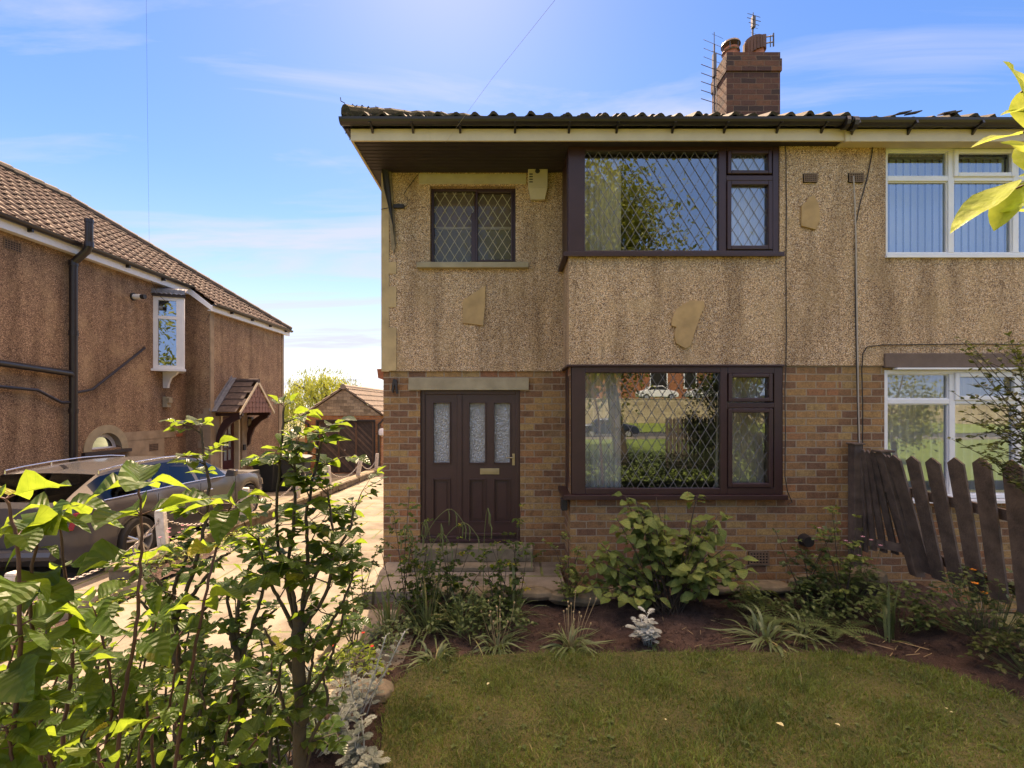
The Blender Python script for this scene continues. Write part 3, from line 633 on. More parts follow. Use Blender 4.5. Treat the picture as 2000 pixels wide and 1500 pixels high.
# lower corner window
gl = (FX(1144), FX(1408), FZ(954), FZ(728)); ca = (FX(1431), FX(1502), FZ(944), FZ(806)); fa = (FX(1431), FX(1502), FZ(777), FZ(737))
fr = MB(); z0, z1 = FZ(966), FZ(716); x1 = FX(1530)
fr.box(.70, gl[0], y, y + .08, z0, z1); fr.box(gl[0], gl[1], y, y + .08, z0, gl[2]); fr.box(gl[0], gl[1], y, y + .08, gl[3], z1); fr.box(gl[1], ca[0] - .055, y, y + .08, z0, z1)
fr.box(x1 - .1, x1, y, y + .08, z0, z1); a, b = ca[0] - .055, x1 - .1
fr.box(a, b, y, y + .08, z0, ca[2] - .05); fr.box(a, b, y, y + .08, ca[3] + .055, fa[2] - .055); fr.box(a, b, y, y + .08, fa[3] + .045, z1)
U = fr.build('window', 'brown', H, bevel=.007); U['label'] = 'lower corner window with leaded panes'
window_unit(U, 'brown', [gl, ca, fa], y, sash=[(ca, .05), (fa, .045)])
q = MB(); q.box(.694, .714, YF + .093, YR + .01, z0, z1); q.box(.688, .694, YF + .14, YF + .5, z0 + .1, z1 - .1); q.build('return_panel', 'brown', U, bevel=.003)
q = MB(); q.box(.60, x1 + .03, YF - .05, YF + .01, FZ(975), z0); q.box(.60, .70, YF + .01, YR + .018, FZ(975), z0); q.build('sill', 'brown', U, bevel=.004)
q = MB(); q.box(.645, x1 + .01, YF - .012, YF + .011, z1, z1 + .025); q.box(.645, .70, YF + .011, YR + .0, z1, z1 + .025); q.build('head_trim', 'brown', U, bevel=.004)
# recessed bathroom window
fr = MB(); yy = YR + .075; X0, X1, Z0, Z1 = rW; mu = RX(924)
frame_rect(fr, X0, X1, Z0, Z1, yy, yy + .06, .035); fr.box(mu - .03, mu + .03, yy, yy + .06, Z0 + .035, Z1 - .035 - .28)
U = fr.build('window', 'brown', H, bevel=.005); U['label'] = 'small leaded window above the front door'
p1 = (X0 + .035, mu - .03, Z0 + .035, Z1 - .035); p2 = (mu + .055, X1 - .06, Z0 + .06, Z1 - .06); p1b = (mu - .03, mu + .03, Z1 - .315, Z1 - .035)
window_unit(U, 'brown', [(X0 + .035, mu, Z0 + .035, Z1 - .035), p2], yy, glass='glass_r', sash=[(p2, .028)], lm='lintel_p')
q = MB(); q.box(X0 + .04, X1 - .04, yy + .12, yy + .14, Z0, Z0 + .50); q.build('lower_screen', simple('grey_green_board', (.11, .12, .085), .8), U)
q = MB(); q.box(X0 + .04, X1 - .04, yy + .10, yy + .15, Z0 + .502, Z0 + .535); q.build('screen_rail', 'cream', U)
q = MB(); q.box(X0 + .04, X1 - .04, yy + .17, yy + .19, Z0 + .54, Z1); q.build('roller_blind', simple('dusky_blind', (.16, .075, .06), .8), U)
q = MB(); q.box(RX(815), RX(1032), YR - .06, YR + .07, RZ(525), RZ(514)); q.build('sill', 'lintel', U, bevel=.006)
q = MB(); q.box(RX(818), RX(1028), YR - .012, YR + .06, Z1 + .02, RZ(340)); q.build('lintel', 'lintel_p', U, bevel=.006)
# front door
X0, X1, Z0, Z1 = dW; yy = YR + .06
fr = MB(); frame_rect(fr, X0, X1, Z0, Z1, yy, yy + .09, .055); mu = RX(897); fr.box(mu - .03, mu + .03, yy - .004, yy + .09, Z0 + .055, Z1 - .055)
D = fr.build('front_door', 'door', H, bevel=.006)
def leafdoor(xa, xb, holes, panels, name, ypl):
    q = MB(); wallgrid(q, xa, xb, Z0 + .055, Z1 - .055, ypl, .04, holes); o = q.build(name, 'door', D, bevel=.0)
    return o
gz0, gz1 = RZ(905), RZ(787)
s1 = (RX(845), RX(877), gz0, gz1); g1 = (RX(916), RX(947), gz0, gz1); g2 = (RX(965), RX(996), gz0, gz1)
pz0, pz1 = RZ(1022), RZ(938); b1 = (RX(845), RX(877), pz0, pz1); b2 = (RX(916), RX(947), pz0, pz1); b3 = (RX(965), RX(996), pz0, pz1)
leafdoor(X0 + .055, mu - .03, [s1, b1], None, 'side_panel', yy + .02); leafdoor(mu + .03, X1 - .055, [g1, g2, b2, b3], None, 'door_leaf', yy + .012)
for k, h in enumerate((s1, g1, g2)):
    q = MB(); q.box(h[0], h[1], yy + .035, yy + .04, h[2], h[3]); q.build('pane', 'glass_o', D)
    q = MB(); frame_rect(q, h[0] - .012, h[1] + .012, h[2] - .012, h[3] + .012, yy - .003, yy + .034, .014); q.build('glazing_bead', 'door', D, bevel=.004)
for h in (b1, b2, b3):
    q = MB(); q.box(h[0], h[1], yy + .036, yy + .046, h[2], h[3]); q.box(h[0] + .04, h[1] - .04, yy + .028, yy + .036, h[2] + .04, h[3] - .04)
    frame_rect(q, h[0] - .01, h[1] + .01, h[2] - .01, h[3] + .01, yy + .0, yy + .035, .014); q.build('lower_panel', 'door', D, bevel=.005)
q = MB(); q.box(mu + .03, X1 - .055, yy - .02, yy + .011, Z0 + .06, Z0 + .10); q.build('weather_bar', 'door', D, bevel=.006)
q = MB(); q.box(X0 - .0, X1, yy - .05, yy, Z0 - .02, Z0 + .02); q.build('threshold', 'brown', D, bevel=.005)
q = MB(); zc = RZ(922); q.box(RX(937), RX(975), yy + .002, yy + .012, zc - .04, zc + .04); q.box(RX(941), RX(971), yy - .005, yy + .002, zc - .02, zc + .02); q.build('letter_plate', 'brass', D, bevel=.003)
q = MB(); hx = RX(1003); q.box(hx - .017, hx + .017, yy + .002, yy + .012, RZ(910), RZ(887)); q.tube([(hx, yy + .002, RZ(894)), (hx, yy - .05, RZ(894))], .009); q.tube([(hx, yy - .05, RZ(894)), (hx - .10, yy - .055, RZ(894) - .004)], [.009, .007]); q.build('handle', 'brass', D, bevel=.002)
q = MB(); q.box(RX(798), RX(1033), YR - .012, YR + .2, dW[3], RZ(738)); q.build('lintel', 'lintel', D, bevel=.006)
q = MB(); q.box(-1.25, RX(1040), 5.62, YR + .1, .10, .16); q.box(-1.25, RX(1040), 5.8, YR + .1, .16, RZ(1062)); q.build('doorstep', 'rough_stone', D, bevel=.012)
# eaves
ex0 = -1.84; GZ = 5.32
mb = MB(); mb.box(ex0, PX - .05, 5.255, 5.28, 5.15, 5.285); mb.box(ex0, ex0 + .025, 5.28, 13.2, 5.15, 5.285); mb.box(ex0 + .9, ex0 + .905, 5.252, 5.255, 5.15, 5.285); mb.build('fascia', 'cream', H, bevel=.004)
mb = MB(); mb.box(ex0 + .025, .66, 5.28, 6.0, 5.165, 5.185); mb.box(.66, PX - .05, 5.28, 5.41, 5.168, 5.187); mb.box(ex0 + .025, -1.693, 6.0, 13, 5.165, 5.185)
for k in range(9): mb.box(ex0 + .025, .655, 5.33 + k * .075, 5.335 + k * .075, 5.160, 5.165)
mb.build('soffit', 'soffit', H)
def gutterm(mb, x0, x1, yc, zc, r=.062):
    n_ = 8
    pr = [(yc + r * cos(pi + pi * k / n_), zc + r * sin(pi + pi * k / n_)) for k in range(n_ + 1)]; pr2 = [(yc + (r - .006) * cos(pi + pi * k / n_), zc + (r - .006) * sin(pi + pi * k / n_)) for k in range(n_ + 1)]
    pts = pr + pr2[::-1]; mb.prism([(x0, a, b) for a, b in pts], (x1 - x0, 0, 0))
mb = MB(); gutterm(mb, ex0 - .09, 3.78, 5.185, 5.345); mb.prism([(ex0 - .09, 5.185 + .062 * cos(pi + pi * k / 8), 5.345 + .062 * sin(pi + pi * k / 8)) for k in range(9)], (.006, 0, 0))
yz = [(ex0 - .055 + .055 * cos(pi + pi * k / 8), 5.345 + .06 * sin(pi + pi * k / 8)) for k in range(9)]; mb.prism([(a, 5.26, b) for a, b in yz], (0, 7.9, 0))
Gt = mb.build('gutter', 'gutter', H)
for px in (725, 805, 898, 1006, 1112, 1206, 1316, 1418, 1522, 1610):
    q = MB(); x = (px - 1000) / 900 * 5.2; q.prism([(x - .012, 5.254, 5.23), (x - .012, 5.254, 5.30), (x - .012, 5.15, 5.31), (x - .012, 5.13, 5.285), (x - .012, 5.21, 5.272)], (.024, 0, 0)); q.build('gutter_bracket', 'gutter', Gt)
# roof
PIT = radians(29); tz = 5.355; ty = 5.17; tx = ex0 - .05
mb = MB(); cs, sn = cos(PIT), sin(PIT); VL = 4.0 / cs
tile_sheet(mb, (0, ty, tz), (1, 0, 0), (0, cs, sn), (0, -sn, cs), lambda v: tx + v * cs, lambda v: PX, VL, .208, .33, .042, .02, 8, .012)
tile_sheet(mb, (tx, 0, tz), (0, -1, 0), (cs, 0, sn), (-sn, 0, cs), lambda v: -13.17 + v * cs, lambda v: -ty - v * cs, VL, .208, .33, .042, .02, 6, .012)
mb.add([(tx, 13.17, tz), (PX, 13.17, tz), (PX, 9.17, tz + 4 * sn / cs), (tx + 4, 9.17, tz + 4 * sn / cs)], [(0, 1, 2, 3)])
Rf = mb.build('roof', 'tile', H, smooth=False)
q = MB(); pts = []; rr = []
for k in range(60):
    t_ = k / 59; pts.append((tx + .02 + 3.9 * t_, ty + .03 + 3.9 * t_, tz + .06 + 3.9 * t_ * sn / cs + R.uniform(-.008, .008))); rr.append(.085 + R.uniform(-.008, .012) + (.012 if k % 6 == 0 else 0))
q.tube(pts, rr, 12); q.tube([(tx + 3.95, 9.17, tz + 4 * sn / cs), (PX, 9.17, tz + 4 * sn / cs)], .1, 10); q.build('hip_tiles', 'moss', Rf)
q = MB()
for k in range(240):
    t_ = R.random() ** 1.5; x = tx + .02 + .95 * t_ + R.uniform(-.05, .10); yb = ty + .05 + .95 * t_; z = tz + .06 + (yb - ty) * sn / cs + R.uniform(-.04, .09) * (1 - t_ * .6); r = R.uniform(.008, .03)
    q.add([(x + r * R.uniform(-1, 1), yb + r * R.uniform(-1, 1), z + r * R.uniform(-1, 1)) for _ in range(6)], [(0, 1, 2), (2, 3, 4), (0, 4, 5), (1, 2, 4), (1, 3, 5)])
for k in range(160):
    yb = R.uniform(5.3, 8); x = tx + R.uniform(-.03, .08); z = tz + R.uniform(-.05, .07); r = R.uniform(.01, .04)
    q.add([(x + r * R.uniform(-1, 1), yb + r * R.uniform(-1, 1), z + r * R.uniform(-1, 1)) for _ in range(6)], [(0, 1, 2), (2, 3, 4), (0, 4, 5), (1, 2, 4), (1, 3, 5)])
q.build('moss', 'moss', Rf)['kind'] = 'stuff'
q = MB(); q.tube([(tx + .03, ty, tz + .1), (tx + .01, ty, tz + .17), (tx - .03, ty, tz + .19), (tx - .035, ty, tz + .23)], .005, 5); q.build('bent_wire', 'cable', Rf)
# chimney
Cx0, Cx1, Cy0, Cy1 = 3.352, 4.19, 7.2, 7.72; Ct = 7.66
q = MB(); q.box(Cx0, Cx1, Cy0, Cy1, 6.2, Ct - .30); q.box(Cx0 - .012, Cx1 + .018, Cy0 - .02, Cy1 + .02, Ct - .30, Ct - .11); q.box(Cx0 - .0, Cx1 + .0, Cy0 - .003, Cy1 + .003, Ct - .11, Ct)
Ch = q.build('chimney', 'brick_ch', H)
q = MB(); q.box(Cx0 + .05, Cx1 - .05, Cy0 + .05, Cy1 - .05, Ct, Ct + .02); q.build('flaunching', 'concrete', Ch)
q = MB(); q.lathe((3.56, 7.5, Ct), [(.15, 0), (.15, .02), (.125, .12), (.115, .22), (.13, .23), (.13, .26), (.10, .26)]); P1 = q.build('chimney_pot', 'pot', Ch, smooth=True)
q = MB(); q.lathe((3.56, 7.5, Ct), [(.0, .40), (.09, .395), (.14, .36), (.15, .33), (.14, .325), (0, .34)])
for k in range(6): a = k * pi / 3; q.tube([(3.56 + .125 * cos(a), 7.5 + .125 * sin(a), Ct + .2), (3.56 + .13 * cos(a), 7.5 + .13 * sin(a), Ct + .34)], .008, 5)
q.tube([(3.56 + .133 * cos(k * pi / 8), 7.5 + .133 * sin(k * pi / 8), Ct + .21) for k in range(17)], .008, 5); q.build('cowl', 'steel', P1)
q = MB(); q.lathe((3.92, 7.45, Ct), [(.16, 0), (.16, .02), (.145, .1), (.14, .2), (.12, .2)]); P2 = q.build('chimney_pot', 'pot', Ch, smooth=True)
q = MB()
for k in range(22):
    a = 2 * pi * k / 22; h = .38 + .05 * sin(a); q.prism([(3.92 + r * cos(b), 7.45 + r * sin(b), Ct + .14 + .06 * cos(a)) for r, b in ((.15, a - .12), (.15, a + .12), (.17, a + .12), (.17, a - .12))], (0, 0, h - .14))
q.lathe((3.92, 7.45, Ct), [(.148, .2), (.148, .37), (0, .38)]); q.build('slatted_cowl', simple('rusty_cowl', (.13, .06, .04), .7, .2), P2)
q = MB()
for k in (0, 1): q.tube([(4.09, 7.4, Ct + .30 + k * .1), (4.2, 7.4, Ct + .32 + k * .1)], .01, 5)
q.tube([(4.2, 7.4, Ct + .25), (4.2, 7.4, Ct + .46)], .012, 5); q.tube([(4.15, 7.4, Ct + .24), (4.15, 7.4, Ct + .42)], .008, 5); q.build('pot_bracket', 'steel', P2)
# aerials (held by the chimney: things of their own)
A1 = empty('television_aerial', (3.31, 7.45, 6.9), 'large television aerial with long rods strapped to the left side of the chimney', 'aerial')
q = MB(); q.tube([(3.27, 7.45, 6.35), (3.27, 7.45, 7.98)], .013, 6); q.tube([(3.27, 7.45, 7.98), (3.27, 7.45, 8.18)], .006, 5); q.tube([(3.27, 7.45, 6.72), (3.36, 7.45, 6.72)], .015, 5); q.tube([(3.27, 7.45, 6.9), (3.36, 7.45, 6.86)], .015, 5); q.build('mast', 'steel', A1)
q = MB(); dirb = Vector((.55, .80, .24)).normalized(); q.box(3.245, 3.295, 7.42, 7.48, 7.45, 7.82)
for k in range(8):
    zz_ = 7.02 + k * .135; ln = .34 if k < 5 else .28; e_ = Vector((.85, .5, .13)).normalized(); c_ = Vector((3.27, 7.43, zz_)); q.tube([c_ - e_ * ln, c_ + e_ * ln * (1 if k > 1 else .5)], .0055 if k < 5 else .0035, 5)
    if k % 2: q.tube([c_ + Vector((0, -.1, .05)) - e_ * .14, c_ + Vector((0, -.1, .05)) + e_ * .14], .003, 4)
q.build('rods', 'steel', A1)
q = MB(); q.tube([(3.28, 7.44, 7.6), (3.30, 7.42, 7.1), (3.26, 7.4, 6.6), (3.27, 7.3, 6.4), (3.2, 7.2, 6.35)], .007, 5); q.build('cable', 'cable_w', A1)
A2 = empty('television_aerial', (3.95, 7.6, Ct), 'small television aerial on a thin mast above the chimney pots', 'aerial')
q = MB(); q.tube([(3.98, 7.62, Ct), (3.98, 7.62, Ct + .86)], .014, 6); q.tube([(3.98, 7.62, Ct + .8), (3.99, 7.62, Ct + .98)], .007, 5); q.box(3.96, 4.01, 7.58, 7.64, Ct + .72, Ct + .9); q.build('mast', 'steel', A2)
q = MB(); e_ = Vector((.9, .4, .13)).normalized()
for k, (hh, ln, th) in enumerate(((.9, .15, .005), (.83, .16, .006), (.76, .12, .006), (.7, .09, .004), (.6, .08, .003), (.52, .08, .003), (.44, .08, .003))): c_ = Vector((3.98, 7.58, Ct + hh)); q.tube([c_ - e_ * ln, c_ + e_ * ln], th, 4)
q.build('rods', 'steel', A2)
# things fixed on the house front
def slabstone(pts, f, y, label, grp=None):
    q = MB(); n_ = len(pts); pp = [(f[0](a), y, f[1](b)) for a, b in pts]; q.prism([(a + R.uniform(-.004, .004), b, c + R.uniform(-.004, .004)) for a, b, c in pp], (0, .03, 0)); return single('decorative_stone', q, 'flag', label, 'wall stone', 'stone slabs set in the pebbledash', bevel=.005)
slabstone([(903, 632), (905, 586), (913, 581), (948, 558), (947, 600), (944, 637), (925, 634)], (RX, RZ), YR - .022, 'tan stone slab with a slanted top on the pebbledash above the front door')
slabstone([(1312, 622), (1320, 603), (1345, 588), (1374, 588), (1374, 600), (1366, 620), (1352, 660), (1348, 676), (1338, 681), (1320, 672), (1315, 655), (1319, 640), (1311, 636)], (FX, FZ), YF - .022, 'large ragged tan stone slab on the pebbledash between the two corner windows')
slabstone([(1563, 402), (1573, 395), (1576, 388), (1588, 381), (1597, 400), (1601, 425), (1592, 450), (1563, 443)], (FX, FZ), YF - .022, 'pointed tan stone slab below the air brick right of the upper corner window')
def airbrick(x0, x1, z0, z1, y, label, name='air_brick'):
    E_ = empty(name, ((x0 + x1) / 2, y, z0), label, 'air brick', 'air bricks in the front walls'); q = MB(); nx, nz = 6, 4; hs_ = []
    for i in range(nx):
        for j in range(nz): a = x0 + .012 + (x1 - x0 - .024) * (i + .18) / nx; b = z0 + .01 + (z1 - z0 - .02) * (j + .2) / nz; hs_.append((a, a + (x1 - x0 - .024) * .64 / nx, b, b + (z1 - z0 - .02) * .6 / nz))
    wallgrid(q, x0, x1, z0, z1, y, .012, hs_); q.build('grid', 'airb', E_); q = MB(); q.box(x0, x1, y + .012, y + .02, z0, z1); q.build('cavity', 'hole', E_)
airbrick(FX(1568), FX(1595), FZ(357), FZ(340), YF - .021, 'small clay air brick high on the wall just right of the brown upper window')
airbrick(FX(1656), FX(1685), FZ(357), FZ(339), YF - .021, 'small clay air brick high on the wall with a grey cable coming out of it')
airbrick(FX(1463), FX(1503), FZ(1103), FZ(1078), YF - .001, 'square terracotta air brick low in the brickwork beside the hydrangea')
q = MB(); q.box(RX(1031), RX(1069), YR - .09, YR - .002, RZ(372), RZ(334)); q.prism([(RX(1031), YR - .09, RZ(372)), (RX(1069), YR - .09, RZ(372)), (RX(1064), YR - .05, RZ(393)), (RX(1036), YR - .05, RZ(393))], (0, .048, 0))
A = empty('burglar_alarm', (RX(1050), YR, RZ(393)), 'cream burglar alarm box with a round sensor under the eaves above the door', 'alarm box'); q.build('housing', 'alarm', A, bevel=.008)
q = MB(); q.lathe((0, 0, 0), [(0, .012), (.028, .008), (.032, 0)], 16); q.v = [(x + RX(1049), YR - .09 - z, y_ + RZ(341)) for x, y_, z in q.v]; q.build('sensor', 'blackpl', A)
q = MB(); [q.box(RX(1033) + .002, RX(1040), YR - .094, YR - .09, RZ(348 + 5 * k), RZ(346 + 5 * k)) or q.box(RX(1060), RX(1067), YR - .094, YR - .09, RZ(348 + 5 * k), RZ(346 + 5 * k)) for k in range(4)]; q.build('vent_slots', 'blackpl', A)
q = MB(); q.prism([(RX(752), YR - .03, RZ(300)), (RX(762), YR - .03, RZ(290)), (RX(768), YR - .03, RZ(380)), (RX(774), YR - .03, RZ(478)), (RX(770), YR - .03, RZ(497)), (RX(765), YR - .03, RZ(485)), (RX(758), YR - .03, RZ(385))], (0, .028, 0)); single('eaves_bracket', q, 'bracketwood', 'flaking painted wooden eaves strut hanging at the left corner of the house', 'eaves strut', bevel=.004)
q = MB(); q.prism([(RX(746), YR - .10, RZ(300)), (RX(757), YR - .10, RZ(288)), (RX(772), YR - .05, RZ(470)), (RX(773), YR - .04, RZ(482)), (RX(768), YR - .04, RZ(440)), (RX(753), YR - .09, RZ(372))], (0, .025, 0)); single('iron_strap', q, 'cable', 'black iron strap slanting down the left corner below the eaves', 'iron strap')
q = MB(); q.box(RX(770), RX(790), YR - .04, YR - .003, RZ(408), RZ(401)); q.tube([(RX(790), YR - .02, RZ(405)), (RX(798), YR - .02, RZ(400)), (RX(796), YR - .015, RZ(388)), (RX(789), YR - .015, RZ(381)), (RX(795), YR - .012, RZ(370)), (RX(820), YR - .014, RZ(338))], .004, 5); q.tube([(RX(770), YR - .02, RZ(405)), (RX(745), YR - .02, RZ(410))], .004, 5); single('cable_junction', q, 'cable', 'black cable junction near the left corner under the eaves', 'junction box')
q = MB(); q.prism([(-1.70, 6.1, 2.62), (-1.79, 6.1, 2.62), (-1.775, 6.1, 2.50), (-1.70, 6.1, 2.47)], (0, .12, 0)); single('hopper_box', q, 'pot', 'small terracotta red box on the side wall at brick height', 'hopper', bevel=.006)
q = MB(); q.prism([(RX(768), YR - .02, RZ(740)), (RX(776), YR - .04, RZ(742)), (RX(779), YR - .06, RZ(768)), (RX(776), YR - .05, RZ(770)), (RX(772), YR - .03, RZ(750)), (RX(768), YR - .02, RZ(768)), (RX(765), YR - .02, RZ(762))], (0, .03, 0)); single('hanging_hook', q, 'cable', 'rusty iron basket hook on the brickwork left of the door', 'wall hook')
def walltube(pts, r, mat_, label, y=YF - .008, name='wall_cable'):
    q = MB(); q.tube([(FX(a), y - (R.random() * .004), FZ(b)) for a, b in pts], r, 5); return single(name, q, mat_, label, 'cable')
walltube([(1531, 262), (1534, 300), (1535, 400), (1534, 520), (1535, 640), (1534, 716), (1532, 760), (1533, 850), (1532, 930), (1537, 960), (1546, 980), (1538, 985)], .0055, 'cable', 'black cable running down the wall just right of the brown windows')
walltube([(1706, 264), (1702, 300), (1692, 350), (1678, 400), (1670, 440), (1669, 560), (1671, 700), (1673, 780), (1675, 870)], .006, 'cable', 'black cable bowing down from the eaves beside the grey cable')
walltube([(1664, 346), (1667, 400), (1669, 470), (1670, 560), (1672, 690), (1674, 800), (1676, 880)], .008, 'cable_w', 'grey cable hanging from the upper air brick down the wall', y=YF - .022)
walltube([(1683, 885), (1684, 800), (1682, 720), (1684, 690), (1692, 678), (1720, 674), (1800, 673), (1900, 672), (2040, 674)], .006, 'cable', 'black cable bending round above the white lower window')
q = MB(); q.disc_x((0, 0), .075, 0, .1, 18, .06); q.v = [(y_ + FX(1572), YF - x + .02, z + FZ(1055)) for x, y_, z in q.v]; single('waste_cap', q, 'blackpl', 'dark round vent cowl low on the brick wall', 'vent cowl')
q = MB(); q.box(FX(1098), FX(1110), YF + .06, YF + .2, FZ(1000), FZ(978)); single('outdoor_socket', q, 'blackpl', 'small black box under the left end of the lower window sill', 'outdoor socket', bevel=.01)
q = MB(); p0 = W(870, 279, 5.24); q.tube([p0, W(905, 230, 4.9), W(960, 155, 4.2), W(1100, -20, 2.8), W(1500, -600, 1.2)], .0013, 4, cap=True); single('telephone_wire', q, 'cable_w', 'thin telephone wire rising from the eaves above the door towards the sky', 'wire')
# ------------------------------------------------------------------ the attached right house
G = empty('semi_detached_house', (6.0, 6.0, 0), 'right house of the semi-detached pair with white framed windows, partly behind the picket fence', 'house')
XR = 9.6
uw = (FX(1730), FX(2250), FZ(500), FZ(284)); lw = (FX(1730), FX(2250), FZ(975), FZ(722))
mb = MB(); wallgrid(mb, PX, XR, brTop, 5.3, YF, .25, [uw, (lw[0], lw[1], brTop, FZ(719))]); mb.add([(XR, YF, brTop), (XR, 13, brTop), (XR, 13, 5.3), (XR, YF, 5.3)], [(0, 1, 2, 3)]); mb.build('pebbledash_wall', 'dash', G)
mb = MB(); wallgrid(mb, PX, XR, -.3, brTop, YF + .02, .25, [lw]); mb.add([(XR, YF, -.3), (XR, 13, -.3), (XR, 13, brTop), (XR, YF, brTop)], [(0, 1, 2, 3)]); mb.add([(PX, 13, -.3), (XR, 13, -.3), (XR, 13, 5.3), (PX, 13, 5.3)], [(0, 1, 2, 3)]); mb.build('brick_wall', 'brick', G)
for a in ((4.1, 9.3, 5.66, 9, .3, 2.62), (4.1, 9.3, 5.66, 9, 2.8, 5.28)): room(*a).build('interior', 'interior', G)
def white_window(box, cols, ztr, opener_col, label, lead=None, trz2=None):
    x0, x1, z0, z1 = box; yy = YF + .03; fr = MB(); frame_rect(fr, x0, x1, z0, z1, yy, yy + .07, .05); xs = [x0 + .025] + cols + [x1 - .025]
    for c_ in cols: fr.box(c_ - .035, c_ + .035, yy, yy + .07, z0 + .05, z1 - .05)
    for i in range(len(xs) - 1):
        a = xs[i] + (.035 if i else .025); b = xs[i + 1] - (.035 if i < len(xs) - 2 else .025); fr.box(a, b, yy, yy + .07, ztr - .03, ztr + .03)
    U = fr.build('window', 'white', G, bevel=.006); U['label'] = label
    for i in range(len(xs) - 1):
        a = xs[i] + (.035 if i else .025); b = xs[i + 1] - (.035 if i < len(xs) - 2 else .025)
        for za, zb in ((z0 + .05, ztr - .03), (ztr + .03, z1 - .05)):
            q = MB(); q.add([(a, yy + .04, za), (b, yy + .04, za), (b, yy + .04, zb), (a, yy + .04, zb)], [(0, 1, 2, 3)]); q.build('pane', 'glass_w', U)
            q = MB(); frame_rect(q, a, b, za, zb, yy + .02, yy + .038, .012); q.build('bead', 'white', U)
        if i == opener_col:
            q = MB(); frame_rect(q, a - .015, b + .015, ztr + .015, z1 - .035, yy - .02, yy + .018, .05); q.build('opening_sash', 'white', U, bevel=.007)
    return U
U1 = white_window(uw, [FX(1863), FX(1990), FX(2120)], FZ(346), 1, 'white upper window with vertical blinds')
q = MB(); q.box(uw[0] - .01, uw[1], YF - .03, YF + .028, uw[2] - .025, uw[2] + .0); q.build('sill', 'white', U1)
U2 = white_window(lw, [FX(1865), FX(1995), FX(2120)], FZ(784), 1, 'white lower window with net curtains')
q = MB(); q.box(lw[0] + .0, lw[1], YF - .09, YF + .028, lw[2] - .03, lw[2]); q.build('sill', 'white', U2); q = MB(); q.box(FX(1746), lw[1], YF - .05, YF + .02, lw[3] + .0, lw[3] + .02); q.build('head_trim', 'white', U2)
q = MB(); q.box(FX(1726), lw[1], YF - .022, YF + .1, lw[3] + .022, FZ(690)); q.build('lintel', simple('dark_grey_render', (.17, .12, .095), .9, b=.4, bs=60), U2, bevel=.01)
for k, (pa, pb) in enumerate(((1808, 1838), (1900, 1940))): pass
mb = MB(); mb.box(PX - .05, XR + .1, 5.235, 5.26, 5.13, 5.27); mb.box(FX(1640), FX(1642), 5.23, 5.236, 5.13, 5.27); mb.build('fascia', 'cream', G, bevel=.004)
mb = MB(); mb.box(PX - .05, XR + .1, 5.26, 5.41, 5.15, 5.17); mb.build('soffit', 'cream', G)
mb = MB(); gutterm(mb, 3.78, XR + .1, 5.17, 5.325, .066); mb.tube([(3.80 + k * .05, 5.17 , 5.29) for k in range(2)], .075, 10); mb.tube([(3.72, 5.17, 5.30), (3.76, 5.17, 5.30)], .07, 10); Gg = mb.build('gutter', 'gutter', G)
for px in (1667, 1778, 1905, 2030):
    q = MB(); x = (px - 1000) / 900 * 5.2; q.prism([(x - .012, 5.234, 5.20), (x - .012, 5.234, 5.28), (x - .012, 5.11, 5.30), (x - .012, 5.10, 5.262), (x - .012, 5.19, 5.245)], (.024, 0, 0)); q.build('gutter_bracket', 'gutter', Gg)
mb = MB(); tile_sheet(mb, (0, ty, tz - .03), (1, 0, 0), (0, cs, sn), (0, -sn, cs), lambda v: PX, lambda v: XR + .1, VL, .225, .33, .036, .02, 8, .02)
mb.add([(PX, 13.17, tz), (XR + .1, 13.17, tz), (XR + .1, 9.17, tz + 4 * sn / cs - .03), (PX, 9.17, tz + 4 * sn / cs - .03)], [(0, 1, 2, 3)]); Gf = mb.build('roof', 'tile', G)
q = MB(); q.tube([(PX, 9.17, tz + 4 * sn / cs), (XR, 9.17, tz + 4 * sn / cs)], .1, 10); q.build('ridge_tiles', 'tile', Gf)
q = MB()
for px in (1745, 1830, 1842, 1765): x = (px - 1000) / 900 * 5.2; q.prism([(x, 5.12, 5.375), (x + .14, 5.12, 5.40), (x + .15, 5.22, 5.43), (x + .02, 5.22, 5.41)], (0, 0, .012))
q.build('slipped_tile', 'tile', Gf)
# curtains, blinds
def curtain(x0, x1, z0, z1, y, label, mat_='curtain', waves=9, amp=.025, cat='curtain', lean=0.0, name='curtain'):
    q = MB(); n_ = waves * 8; rows = 5
    vs = []
    for j in range(rows):
        t_ = j / (rows - 1)
        for i in range(n_ + 1):
            u = i / n_; xx = x0 + (x1 - x0) * u + lean * t_ * (1 - u); vs.append((xx, y + amp * sin(2 * pi * waves * u + .6 * sin(u * 9)) * (1.1 - .3 * t_), z0 + (z1 - z0) * t_))
    q.add(vs, [(j * (n_ + 1) + i, j * (n_ + 1) + i + 1, (j + 1) * (n_ + 1) + i + 1, (j + 1) * (n_ + 1) + i) for j in range(rows - 1) for i in range(n_)])
    return single(name, q, mat_, label, cat, smooth=True)
curtain(.80, 1.36, 3.86, 5.2, 5.74, 'cream curtain behind the left side of the upper corner window')
curtain(2.50, 3.25, 3.86, 5.2, 5.72, 'pale curtain behind the narrow right casement of the upper corner window', 'net', 12)
curtain(.86, 1.36, 1.02, 2.6, 5.74, 'pale curtain hanging at the left of the lower corner window', 'net', 7)
curtain(2.52, 3.15, 1.02, 2.6, 5.74, 'cream curtain drawn behind the narrow right casement of the lower corner window', 'curtain', 6, .035, lean=.05)
curtain(4.42, 7.4, .95, 2.6, 5.73, 'sheer net curtain behind the white lower window', 'net', 30, .02, cat='net curtain', name='net_curtain')
B = empty('vertical_blind', (5.9, 5.72, 3.9), 'white vertical blind drawn behind the white upper window', 'blind')
